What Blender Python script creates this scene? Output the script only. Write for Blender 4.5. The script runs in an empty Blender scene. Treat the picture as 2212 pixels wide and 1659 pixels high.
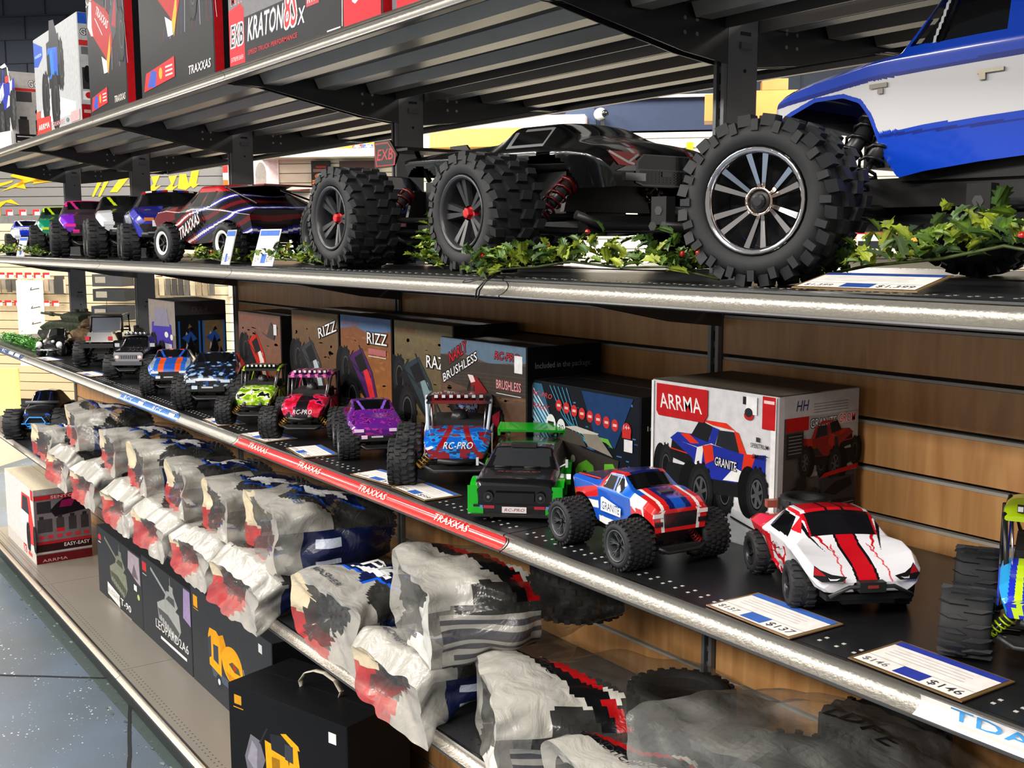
import bpy, math, random
from math import sin, cos, pi, radians
from mathutils import Vector, Matrix, noise
import numpy as np
# ---------------------------------------------------------------- camera, world, lights, exposure
SC = bpy.context.scene
COL = SC.collection
def make_camera():
    f = Vector((-0.80872213, 0.57411531, -0.12790674)); R = Vector((0.57903176, 0.81530353, -0.00154454)); U = Vector((-0.10339607, 0.07531117, 0.991785))
    cd = bpy.data.cameras.new('camera'); cam = bpy.data.objects.new('camera', cd); COL.objects.link(cam)
    M = Matrix((R, U, -f)).transposed().to_4x4(); M.translation = Vector((1.467454, -1.027796, 1.688737))
    cam.matrix_world = M
    cd.sensor_width = 36; cd.lens = 36 * 2361.03 / 2212; cd.clip_start = 0.02; cd.clip_end = 100
    SC.camera = cam
make_camera()
SC.view_settings.view_transform = 'Standard'; SC.view_settings.look = 'None'
SC.view_settings.exposure = 0.0; SC.view_settings.gamma = 1; SC.view_settings.use_curve_mapping = False
SC.cycles.max_bounces = 7; SC.cycles.transparent_max_bounces = 24; SC.cycles.glossy_bounces = 4; SC.cycles.caustics_reflective = False; SC.cycles.caustics_refractive = False
w = bpy.data.worlds.new('world'); SC.world = w; w.use_nodes = True
w.node_tree.nodes['Background'].inputs[0].default_value = (1.0, 0.93, 0.84, 1); w.node_tree.nodes['Background'].inputs[1].default_value = 0.42
def area(name, loc, sx, sy, power, color=(1, .95, .88), rot=(0, 0, 0)):
    l = bpy.data.lights.new(name, 'AREA'); l.shape = 'RECTANGLE'; l.size = sx; l.size_y = sy; l.energy = power; l.color = color
    o = bpy.data.objects.new(name, l); COL.objects.link(o); o.location = loc; o.rotation_euler = rot; return o
# ceiling troffers over the aisle in front of the shelves, over the aisle behind, and at the far wall, plus an added front fill row
for i, x in enumerate((1.6, -0.9, -3.4, -5.9)):
    area('aisle_troffer', (x, -1.5, 3.3), 1.2, .6, 55); area('front_fill_light', (x - .4, -3.6, 3.1), 1.2, .6, 170)  # the farther row is added to throw more frontal light into the shelves
for i, x in enumerate((0.8, -2.6, -5.6)):
    area('rear_aisle_troffer', (x, 2.6, 3.3), 1.2, .6, 75)
for i, a in enumerate((-3.2, -1.4, .4, 2.2, 4.2)):
    area('far_wall_troffer', (-6.9 + (a + 1.3) * .7071, 2.76 + (a - 1.3) * .7071, 3.6), .6, 1.2, 110, rot=(0, 0, pi / 4))

# ---------------------------------------------------------------- materials
MATS = {}
def nt(name):
    m = bpy.data.materials.new(name); m.use_nodes = True; t = m.node_tree; return m, t, t.nodes['Principled BSDF']
def vmat(key, rough=.5, metal=0, coat=0, bump=0, bscale=300, spec=.5, noise_amt=0, nscale=40, sheen=0):
    m, t, b = nt(key); a = t.nodes.new('ShaderNodeVertexColor'); a.layer_name = 'Col'
    src = a.outputs['Color']
    tc = t.nodes.new('ShaderNodeTexCoord')
    if noise_amt:
        n = t.nodes.new('ShaderNodeTexNoise'); n.inputs['Scale'].default_value = nscale; n.inputs['Detail'].default_value = 5
        t.links.new(tc.outputs['Object'], n.inputs['Vector'])
        mr = t.nodes.new('ShaderNodeMapRange'); mr.inputs['From Min'].default_value = .3; mr.inputs['From Max'].default_value = .7
        mr.inputs['To Min'].default_value = 1 - noise_amt; mr.inputs['To Max'].default_value = 1 + noise_amt
        t.links.new(n.outputs['Fac'], mr.inputs['Value'])
        mx = t.nodes.new('ShaderNodeVectorMath'); mx.operation = 'MULTIPLY'; t.links.new(src, mx.inputs[0]); t.links.new(mr.outputs[0], mx.inputs[1]); src = mx.outputs[0]
    t.links.new(src, b.inputs['Base Color'])
    b.inputs['Roughness'].default_value = rough; b.inputs['Metallic'].default_value = metal; b.inputs['Coat Weight'].default_value = coat; b.inputs['Coat Roughness'].default_value = .06
    b.inputs['Specular IOR Level'].default_value = spec
    if bump:
        n = t.nodes.new('ShaderNodeTexNoise'); n.inputs['Scale'].default_value = bscale; n.inputs['Detail'].default_value = 4
        t.links.new(tc.outputs['Object'], n.inputs['Vector'])
        bp = t.nodes.new('ShaderNodeBump'); bp.inputs['Strength'].default_value = bump; bp.inputs['Distance'].default_value = .002
        t.links.new(n.outputs['Fac'], bp.inputs['Height']); t.links.new(bp.outputs['Normal'], b.inputs['Normal'])
    MATS[key] = m; return m
vmat('gloss', rough=.22, coat=.8)
vmat('satin', rough=.32)
vmat('plastic', rough=.42, noise_amt=.08, nscale=60)
vmat('matte', rough=.75, noise_amt=.06, nscale=25)
vmat('rubber', rough=.6, bump=.25, bscale=500, spec=.35)
vmat('card', rough=.5, spec=.3, noise_amt=.05, nscale=14)
vmat('print', rough=.5, spec=.12, noise_amt=.10, nscale=60)
vmat('darkmetal', rough=.30, noise_amt=.10, nscale=9, spec=.7)
vmat('metal', rough=.28, metal=1)
vmat('hammered', rough=.42, metal=.85, bump=.6, bscale=170)
vmat('chrome', rough=.1, metal=1)
vmat('glass_dark', rough=.05, coat=1)
vmat('leaf', rough=.4, noise_amt=.25, nscale=90)
def glow(name, col, s):
    m, t, b = nt(name); b.inputs['Emission Color'].default_value = (*col, 1); b.inputs['Emission Strength'].default_value = s; b.inputs['Base Color'].default_value = (*col, 1); MATS[name] = m
def film():
    # polythene film: the colour attribute's alpha says how opaque the print on the film is; creases scatter a little light
    m = bpy.data.materials.new('film'); m.use_nodes = True; t = m.node_tree; b = t.nodes['Principled BSDF']; out = t.nodes['Material Output']; L = t.links.new
    a = t.nodes.new('ShaderNodeVertexColor'); a.layer_name = 'Col'
    L(a.outputs['Color'], b.inputs['Base Color']); b.inputs['Roughness'].default_value = .28; b.inputs['Specular IOR Level'].default_value = .6
    tc = t.nodes.new('ShaderNodeTexCoord'); n = t.nodes.new('ShaderNodeTexNoise'); n.inputs['Scale'].default_value = 16; n.inputs['Detail'].default_value = 5; n.inputs['Distortion'].default_value = 1.6
    L(tc.outputs['Object'], n.inputs['Vector'])
    bp = t.nodes.new('ShaderNodeBump'); bp.inputs['Strength'].default_value = .5; bp.inputs['Distance'].default_value = .010
    L(n.outputs['Fac'], bp.inputs['Height']); L(bp.outputs['Normal'], b.inputs['Normal'])
    tr = t.nodes.new('ShaderNodeBsdfTransparent'); tr.inputs[0].default_value = (.93, .93, .92, 1); gl = t.nodes.new('ShaderNodeBsdfGlossy'); gl.inputs['Roughness'].default_value = .16
    L(bp.outputs['Normal'], gl.inputs['Normal'])
    lw = t.nodes.new('ShaderNodeLayerWeight'); L(bp.outputs['Normal'], lw.inputs['Normal']); pw = t.nodes.new('ShaderNodeMath'); pw.operation = 'POWER'; L(lw.outputs['Facing'], pw.inputs[0]); pw.inputs[1].default_value = 3.0
    fr = t.nodes.new('ShaderNodeMath'); fr.operation = 'MULTIPLY_ADD'; L(pw.outputs[0], fr.inputs[0]); fr.inputs[1].default_value = .30; fr.inputs[2].default_value = .045
    m1 = t.nodes.new('ShaderNodeMixShader'); L(fr.outputs[0], m1.inputs[0]); L(tr.outputs[0], m1.inputs[1]); L(gl.outputs[0], m1.inputs[2])
    n3 = t.nodes.new('ShaderNodeTexNoise'); n3.noise_type = 'RIDGED_MULTIFRACTAL'; n3.inputs['Scale'].default_value = 7; n3.inputs['Detail'].default_value = 3; n3.inputs['Distortion'].default_value = 1.0; L(tc.outputs['Object'], n3.inputs['Vector'])
    mr = t.nodes.new('ShaderNodeMapRange'); mr.inputs['From Min'].default_value = .62; mr.inputs['From Max'].default_value = 1.1; mr.inputs['To Min'].default_value = 0; mr.inputs['To Max'].default_value = .22; L(n3.outputs['Fac'], mr.inputs['Value'])
    ad = t.nodes.new('ShaderNodeMath'); ad.operation = 'ADD'; ad.use_clamp = True; L(a.outputs['Alpha'], ad.inputs[0]); L(mr.outputs[0], ad.inputs[1])
    m2 = t.nodes.new('ShaderNodeMixShader'); L(ad.outputs[0], m2.inputs[0]); L(m1.outputs[0], m2.inputs[1]); L(b.outputs[0], m2.inputs[2])
    L(m2.outputs[0], out.inputs['Surface']); MATS['film'] = m
film()
def lin(c):
    return tuple((x / 12.92 if x <= .04045 else ((x + .055) / 1.055) ** 2.4) for x in c[:3]) + tuple(c[3:4])
def hx(s):
    return tuple(int(s[i:i + 2], 16) / 255 for i in (0, 2, 4))
BLACK = hx('121315'); DARK = hx('1c1d20'); WHITE = hx('e6e4e0'); RED = hx('c8151b'); GREY = hx('77777a'); CREAM = hx('e8dcc4'); NAVY = hx('12244f'); BLUE = hx('1458c8')
# ---------------------------------------------------------------- mesh builder
class MB:
    def __init__(s): s.v = []; s.f = []; s.c = []; s.m = []; s.sm = []; s.T = Matrix.Identity(4); s.st = []
    def push(s, M): s.st.append(s.T.copy()); s.T = s.T @ M; return s
    def pop(s): s.T = s.st.pop(); return s
    def add(s, vs, fs, col, mat='plastic', smooth=False):
        o = len(s.v); T = s.T
        s.v += [tuple(T @ Vector(p)) for p in vs]
        flip = T.determinant() < 0
        for f in fs:
            s.f.append(tuple(o + i for i in (reversed(f) if flip else f))); s.c.append(col); s.m.append(mat); s.sm.append(smooth)
        return s
    def box(s, c, d, col, mat='plastic', taper=1.0, tz=1.0):
        x, y, z = c; a, b, h = d[0] / 2, d[1] / 2, d[2] / 2; t = taper
        v = [(x - a, y - b, z - h), (x + a, y - b, z - h), (x + a, y + b, z - h), (x - a, y + b, z - h), (x - a * t, y - b * t, z + h), (x + a * t, y - b * t, z + h), (x + a * t, y + b * t, z + h), (x - a * t, y + b * t, z + h)]
        return s.add(v, [(0, 3, 2, 1), (4, 5, 6, 7), (0, 1, 5, 4), (1, 2, 6, 5), (2, 3, 7, 6), (3, 0, 4, 7)], col, mat)
    def prism(s, pts, axis, a, b, col, mat='plastic', smooth=False):
        # polygon pts extruded along an axis from a to b
        def mk(p, t):
            return {'x': (t, p[0], p[1]), 'y': (p[0], t, p[1]), 'z': (p[0], p[1], t)}[axis]
        n = len(pts); v = [mk(p, a) for p in pts] + [mk(p, b) for p in pts]
        fs = [tuple(range(n - 1, -1, -1)), tuple(range(n, 2 * n))]
        s.add(v, fs, col, mat)
        return s.add(v, [(i, (i + 1) % n, n + (i + 1) % n, n + i) for i in range(n)], col, mat, smooth)
    def lathe(s, prof, n, col, mat='plastic', axis='y', smooth=True, cols=None):
        v = []; k = len(prof)
        for i in range(n):
            a = 2 * pi * i / n
            for r, h in prof:
                v.append({'y': (r * sin(a), h, r * cos(a)), 'z': (r * cos(a), r * sin(a), h), 'x': (h, r * cos(a), r * sin(a))}[axis])
        for j in range(k - 1):
            fs = [(i * k + j, i * k + j + 1, ((i + 1) % n) * k + j + 1, ((i + 1) % n) * k + j) for i in range(n)]
            s.add(v, fs, cols[j] if cols else col, mat, smooth) if j == 0 else s._more(len(v), fs, cols[j] if cols else col, mat, smooth)
        return s
    def _more(s, n, fs, col, mat, smooth):
        o = len(s.v) - n
        for f in fs: s.f.append(tuple(o + i for i in f)); s.c.append(col); s.m.append(mat); s.sm.append(smooth)
    def tube(s, pts, r, col, mat='plastic', n=8, closed=False):
        P = [Vector(p) for p in pts]; v = []; m = len(P)
        for i, p in enumerate(P):
            d = (P[min(i + 1, m - 1)] - P[max(i - 1, 0)])
            if d.length < 1e-9: d = Vector((0, 0, 1))
            d.normalize(); u = d.cross(Vector((0, 0, 1)) if abs(d.z) < .9 else Vector((1, 0, 0))).normalized(); w2 = d.cross(u)
            rr = r[i] if isinstance(r, (list, tuple)) else r
            for k in range(n):
                a = 2 * pi * k / n; v.append(tuple(p + rr * (cos(a) * u + sin(a) * w2)))
        fs = [(i * n + k, i * n + (k + 1) % n, (i + 1) * n + (k + 1) % n, (i + 1) * n + k) for i in range(m - 1) for k in range(n)]
        s.add(v, fs, col, mat, True)
        s._more(len(v), [tuple(range(n - 1, -1, -1)), tuple(range((m - 1) * n, m * n))], col, mat, False)
        return s
    def build(s, name, parent=None, bevel=0, mesh_only=False):
        me = bpy.data.meshes.new(name); me.from_pydata(s.v, [], s.f); keys = []
        for k in s.m:
            if k not in keys: keys.append(k)
        for k in keys: me.materials.append(MATS[k])
        me.polygons.foreach_set('material_index', [keys.index(k) for k in s.m])
        me.polygons.foreach_set('use_smooth', s.sm)
        ca = me.color_attributes.new('Col', 'FLOAT_COLOR', 'CORNER')
        buf = []
        cache = {}
        for f, c in zip(s.f, s.c):
            if c not in cache:
                l = lin(c); cache[c] = (l + (1.0,)) if len(l) == 3 else l
            buf.extend(cache[c] * len(f))
        ca.data.foreach_set('color', buf)
        me.update()
        if mesh_only: return me
        return link(name, me, parent)
def link(name, me, parent=None, loc=None, rot=None, scale=None):
    o = bpy.data.objects.new(name, me); COL.objects.link(o)
    if parent: o.parent = parent
    if loc: o.location = loc
    if rot: o.rotation_euler = rot
    if scale: o.scale = scale
    return o
def tag(o, label=None, cat=None, group=None, kind=None):
    if label: o['label'] = label
    if cat: o['category'] = cat
    if group: o['group'] = group
    if kind: o['kind'] = kind
    return o
def thing(name, label, cat, loc=(0, 0, 0), rz=0, group=None, rx=0, ry=0):
    o = bpy.data.objects.new(name, None); COL.objects.link(o); o.location = loc; o.rotation_euler = (rx, ry, rz); o.empty_display_size = .05
    return tag(o, label, cat, group)
def T(x=0, y=0, z=0): return Matrix.Translation((x, y, z))
def RX(a): return Matrix.Rotation(a, 4, 'X')
def RY(a): return Matrix.Rotation(a, 4, 'Y')
def RZ(a): return Matrix.Rotation(a, 4, 'Z')
def SCL(x, y, z): return Matrix.Diagonal((x, y, z, 1))
FONT = {}
def text_geo(s):
    # flat faces of a word at height 1, origin at its lower left, width returned
    if s in FONT: return FONT[s]
    cu = bpy.data.curves.new('tmp', 'FONT'); cu.body = s; cu.size = 1.38; cu.resolution_u = 2; cu.space_character = 1.02; cu.offset = .010
    o = bpy.data.objects.new('tmp', cu); COL.objects.link(o)
    dg = bpy.context.evaluated_depsgraph_get(); me = bpy.data.meshes.new_from_object(o.evaluated_get(dg))
    v = [tuple(q.co[:2]) for q in me.vertices]; f = [tuple(p.vertices) for p in me.polygons]
    bpy.data.objects.remove(o); bpy.data.curves.remove(cu); bpy.data.meshes.remove(me)
    x0 = min((q[0] for q in v), default=0); x1 = max((q[0] for q in v), default=1)
    FONT[s] = ([(q[0] - x0, q[1]) for q in v], f, x1 - x0); return FONT[s]
# ---- printed pictures: commands in face coordinates (0..W across, 0..H up, metres are W,H fractions)
class Art:
    """Flat print, each shape a layer a hair above the last; x right, y up, normal +z of the local frame."""
    def __init__(s, mb, W, H, mat='print', step=.00018): s.mb = mb; s.W = W; s.H = H; s.mat = mat; s.k = 1; s.hold = False
    def _z(s):
        if not s.hold: s.k += 1
        return s.k * .000022 + .0003
    def poly(s, pts, col): z = s._z(); s.mb.add([(x * s.W, y * s.H, z) for x, y in pts], [tuple(range(len(pts)))], col, s.mat); return s
    def rect(s, x0, y0, x1, y1, col): return s.poly([(x0, y0), (x1, y0), (x1, y1), (x0, y1)], col)
    def ell(s, cx, cy, rx, ry, col, n=20, a0=0, a1=2 * pi):
        return s.poly([(cx + rx * cos(a0 + (a1 - a0) * i / n), cy + ry * sin(a0 + (a1 - a0) * i / n)) for i in range(n)], col)
    def line(s, pts, wd, col):
        z = s._z()
        for (x0, y0), (x1, y1) in zip(pts[:-1], pts[1:]):
            dx, dy = (x1 - x0) * s.W, (y1 - y0) * s.H; l = math.hypot(dx, dy) or 1; nx, ny = -dy / l * wd / 2, dx / l * wd / 2
            s.mb.add([(x0 * s.W + nx, y0 * s.H + ny, z), (x0 * s.W - nx, y0 * s.H - ny, z), (x1 * s.W - nx, y1 * s.H - ny, z), (x1 * s.W + nx, y1 * s.H + ny, z)], [(0, 1, 2, 3)], col, s.mat)
        return s
    def text(s, t, x, y, w, h, col, shear=0, rot=0, bold=0, outline=None):
        v, f, tw = text_geo(t); z = s._z(); sx = w * s.W / tw; sy = h * s.H; cr, sr = cos(rot), sin(rot)
        offs = [(0, 0)]
        if outline:
            b = outline[1]
            for i, (ox, oy) in enumerate(((-b, -b), (b, -b), (-b, b), (b, b))):
                s._tx(v, f, x, y, sx, sy, cr, sr, shear, ox, oy, z + i * 1.2e-5, outline[0])
            s.k += 3; z = s._z()
        for ox, oy in offs: s._tx(v, f, x, y, sx, sy, cr, sr, shear, ox, oy, z, col)
        return s
    def _tx(s, v, f, x, y, sx, sy, cr, sr, shear, ox, oy, z, col):
        vv = []
        for a, b in v:
            px, py = a * sx + b * sy * shear + ox, b * sy + oy
            vv.append((x * s.W + px * cr - py * sr, y * s.H + px * sr + py * cr, z))
        s.mb.add(vv, f, col, s.mat)
def mixc(a, b, t): return tuple(a[i] * (1 - t) + b[i] * t for i in range(3))
# ---------------------------------------------------------------- gondola geometry (metres; floor z = 0)
BAY = 1.2192; ZA, ZB, ZC, ZD, ZE = 2.114, 1.632, 1.203, .771, .159; YU = .49
def node_floor():
    m, t, b = nt('floor_paint'); tc = t.nodes.new('ShaderNodeTexCoord')
    n = t.nodes.new('ShaderNodeTexNoise'); n.inputs['Scale'].default_value = 1.6; n.inputs['Detail'].default_value = 6; t.links.new(tc.outputs['Object'], n.inputs['Vector'])
    cr = t.nodes.new('ShaderNodeValToRGB'); cr.color_ramp.elements[0].position = .35; cr.color_ramp.elements[0].color = (.085, .105, .12, 1); cr.color_ramp.elements[1].position = .7; cr.color_ramp.elements[1].color = (.11, .15, .215, 1)
    t.links.new(n.outputs['Fac'], cr.inputs[0])
    vo = t.nodes.new('ShaderNodeTexVoronoi'); vo.inputs['Scale'].default_value = 55; t.links.new(tc.outputs['Object'], vo.inputs['Vector'])
    n2 = t.nodes.new('ShaderNodeTexNoise'); n2.inputs['Scale'].default_value = 7; t.links.new(tc.outputs['Object'], n2.inputs['Vector'])
    mr = t.nodes.new('ShaderNodeMapRange'); mr.inputs['From Min'].default_value = .45; mr.inputs['From Max'].default_value = .75; mr.inputs['To Min'].default_value = .04; mr.inputs['To Max'].default_value = .26
    t.links.new(n2.outputs['Fac'], mr.inputs['Value'])
    lt = t.nodes.new('ShaderNodeMath'); lt.operation = 'LESS_THAN'; t.links.new(vo.outputs['Distance'], lt.inputs[0]); t.links.new(mr.outputs[0], lt.inputs[1])
    mx = t.nodes.new('ShaderNodeMix'); mx.data_type = 'RGBA'; t.links.new(lt.outputs[0], mx.inputs[0]); t.links.new(cr.outputs[0], mx.inputs[6]); mx.inputs[7].default_value = (.6, .66, .72, 1)
    t.links.new(mx.outputs[2], b.inputs['Base Color']); b.inputs['Roughness'].default_value = .38; MATS['floor'] = m
node_floor()
def node_wood():
    m, t, b = nt('maple_laminate'); tc = t.nodes.new('ShaderNodeTexCoord'); mp = t.nodes.new('ShaderNodeMapping'); mp.inputs['Scale'].default_value = (9, 1, 1.1)
    t.links.new(tc.outputs['Object'], mp.inputs[0]); n = t.nodes.new('ShaderNodeTexNoise'); n.inputs['Scale'].default_value = 5; n.inputs['Detail'].default_value = 8; n.inputs['Distortion'].default_value = .6
    t.links.new(mp.outputs[0], n.inputs['Vector']); cr = t.nodes.new('ShaderNodeValToRGB')
    cr.color_ramp.elements[0].position = .3; cr.color_ramp.elements[0].color = (.44, .205, .070, 1); cr.color_ramp.elements[1].position = .75; cr.color_ramp.elements[1].color = (.64, .345, .135, 1)
    t.links.new(n.outputs['Fac'], cr.inputs[0]); t.links.new(cr.outputs[0], b.inputs['Base Color']); b.inputs['Roughness'].default_value = .35; MATS['wood'] = m
node_wood()
def struct(name, mb): o = mb.build(name); o['kind'] = 'structure'; return o
# floor slabs with the dark seams between them and the unpainted strip along the fixture
f = MB(); f.box((-3, 2.5, -.05), (18, 16, .1), GREY, 'floor'); struct('floor', f)
g = MB(); g.add([(-5.2, -.02, .0006), (1.6, .04, .0006), (1.6, .2, .0006), (-5.2, .2, .0006)], [(0, 1, 2, 3)], hx('3a4644'), 'matte')
rnd = random.Random(4)
for i in range(120):
    x = rnd.uniform(-4.6, -1); y = rnd.uniform(-.03, .05); r = rnd.uniform(.002, .012)
    g.add([(x + r * rnd.uniform(.6, 1.8) * cos(a), y + r * .6 * sin(a), .0012 + i * 2e-6) for a in (0, 1, 2, 3.1, 4, 5)], [tuple(range(6))], rnd.choice([hx('3a4644'), hx('46524f'), hx('6c7a78')]), 'matte')
g2 = struct('trim_1', g)
g = MB()
for x0, y0, x1, y1 in ((-3.25, -.50, -2.78, .065), (-2.50, .052, -1.75, -.17)):
    d = Vector((x1 - x0, y1 - y0, 0)).normalized() * .006; n = Vector((-d.y, d.x, 0))
    k = 14; pts = []
    for i in range(k + 1):
        t = i / k; j = rnd.uniform(-.002, .002); pts.append((x0 + (x1 - x0) * t, y0 + (y1 - y0) * t + j))
    for (a, b), (c, e) in zip(pts[:-1], pts[1:]):
        g.add([(a - n.x, b - n.y, .002), (c - n.x, e - n.y, .002), (c + n.x, e + n.y, .002), (a + n.x, b + n.y, .002)], [(0, 1, 2, 3)], hx('0c0e10'), 'matte')
struct('trim_2', g)
# ---- far walls: the room's far side runs at 45 degrees to the shelving
WO = Vector((-6.9, 2.76, 0)); WM_ = T(0, 0, 0) if False else Matrix.Translation(WO) @ Matrix.Rotation(pi / 4, 4, 'Z')
def wp(a, off=0, z=0): return WM_ @ Vector((a, -off, z))
NV = hx('1c2532')
wl = MB(); wl.push(WM_); wl.box((1, .47, 2.2), (14, .1, 4.4), NV, 'matte')
for j in range(9):
    z = 2.66 + j * .2; wl.box((1, .414, z), (14, .012, .006), hx('151c27'), 'matte')
    for i in range(34): wl.box((-5.8 + i * .4 + (j % 2) * .2, .414, z + .1), (.006, .012, .19), hx('151c27'), 'matte')
struct('wall_back', wl)
wl = MB(); wl.push(WM_)
def slat_far(a0, a1, z0, z1, col, gr, mat='satin'):
    k = int((z1 - z0) / .0762)
    wl.box(((a0 + a1) / 2, .03, (z0 + z1) / 2), (a1 - a0, .02, z1 - z0), gr, mat)
    for i in range(k + 1):
        b = min(z0 + (i + 1) * .0762 - .006, z1); a = z0 + i * .0762
        if b > a: wl.box(((a0 + a1) / 2, .012, (a + b) / 2), (a1 - a0, .02, b - a), col, mat)
slat_far(-4.2, -.60, .35, 1.86, hx('d2bf9c'), hx('6c5c48')); slat_far(-.60, 6.4, .35, 2.525, hx('e2d6bd'), hx('7a6c56')); slat_far(-4.2, -.60, 1.86, 2.5, hx('6a6866'), hx('4c4a49'))
wl.box((1.1, .03, .17), (10.6, .04, .35), hx('3a3430'), 'matte'); wl.box((-.59, -.01, 1.9), (.02, .03, 1.3), hx('b8b2a6'), 'satin')
struct('wall_far', wl)
wl = MB(); wl.push(WM_); wl.box((4.0, .2, 2.66), (3.4, .4, .24), hx('22304a'), 'matte'); wl.prism([(2.1, 2.54), (2.45, 2.54), (2.42, 2.78), (2.28, 2.78)], 'y', -.02, .4, hx('2c3d58'), 'matte'); wl.box((4.0, -.02, 2.79), (3.4, .05, .02), hx('d8d4c8'), 'satin')
struct('trim_3', wl)
# ---- uprights
def upright(x, hi=2.112, lo=0):
    m = MB(); c = hx('66676a'); w, d = .030, .078
    m.box((x, YU + d / 2, (hi + lo) / 2), (w, d, hi - lo), c, 'darkmetal')
    m.box((x - w / 2 + .006, YU - .004, (hi + lo) / 2), (.008, .008, hi - lo), c, 'darkmetal'); m.box((x + w / 2 - .005, YU - .004, (hi + lo) / 2), (.008, .008, hi - lo), c, 'darkmetal')
    o = m.build('gondola_upright'); s = MB(); z = lo + .05
    while z < hi - .03:
        s.box((x, YU - .0005, z), (.008, .002, .02), hx('08080a'), 'matte'); z += .0318
    # knocked-out tabs and holes in the flat side towards the near end
    xs = x + w / 2
    for z in (.5, 1.0, 1.40, 1.80, 2.05):
        s.box((xs, YU + .045, z + .022), (.003, .026, .006), hx('0c0c0e'), 'matte'); s.box((xs + .002, YU + .045, z), (.005, .03, .012), hx('5a5b5d'), 'darkmetal')
        s.lathe([(.0, .001), (.0035, .001)], 10, hx('050506'), 'matte', axis='x'); 
        n = len(s.v) - 20
        for i in range(n, len(s.v)): p = s.v[i]; s.v[i] = (p[0] + xs, p[1] + YU + .045, p[2] + z - .045)
    tag(s.build('slots', o), kind='stuff'); return o
names = {-4: 'fifth and farthest', -3: 'fourth', -2: 'third', -1: 'second, behind the truck with red wheel nuts', 0: 'just behind the blue truck wheel', 1: 'rightmost'}
for n in range(-4, 2):
    o = upright(n * BAY); tag(o, 'dark slotted steel upright of the shelving, %s from the right' % names[n] if n < -1 else 'dark slotted steel upright of the shelving, %s' % names[n], 'upright', 'shelving uprights')
# ---- slatwall back panels, one per bay between the uprights
def slatback(n, z1):
    m = MB(); x0 = n * BAY + .0175; x1 = (n + 1) * BAY - .0175; gs = []; z = 1.475 - 17 * .079
    while z < z1 + .01:
        if z > ZE + .02: gs.append(z)
        z += .079
    zs = [ZE - .05] + gs + [z1]
    for i in range(len(zs) - 1):
        a = zs[i] + (.006 if i else 0); b = zs[i + 1] - (.006 if i < len(zs) - 2 else 0)
        if b - a > .003: m.box(((x0 + x1) / 2, .500, (a + b) / 2), (x1 - x0, .016, b - a), CREAM, 'wood')
    m.box(((x0 + x1) / 2, .514, (zs[0] + z1) / 2), (x1 - x0, .012, z1 - zs[0]), hx('1a1613'), 'matte')
    o = m.build('slatwall_panel'); r = MB()
    for k, z in enumerate(gs):
        if z > z1 - .01: continue
        r.box(((x0 + x1) / 2, .4995, z - .0032), (x1 - x0, .012, .0052), hx('a8a49c'), 'satin')
    r.build('groove_insert', o); return o
pl = {-4: 'at the far end of the shelving, under the row of bagged tyres', -3: 'in the second bay from the far end', -2: 'behind the boxes of the off-road buggies', -1: 'behind the tall dark box of the rock racer', 0: 'right of the white truck box, with silver inserts'}
for n in range(-4, 1):
    o = slatback(n, ZB - .04 if n >= -2 else ZC - .03); tag(o, 'maple slatwall panel ' + pl[n], 'slatwall panel', 'slatwall back panels')
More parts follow.
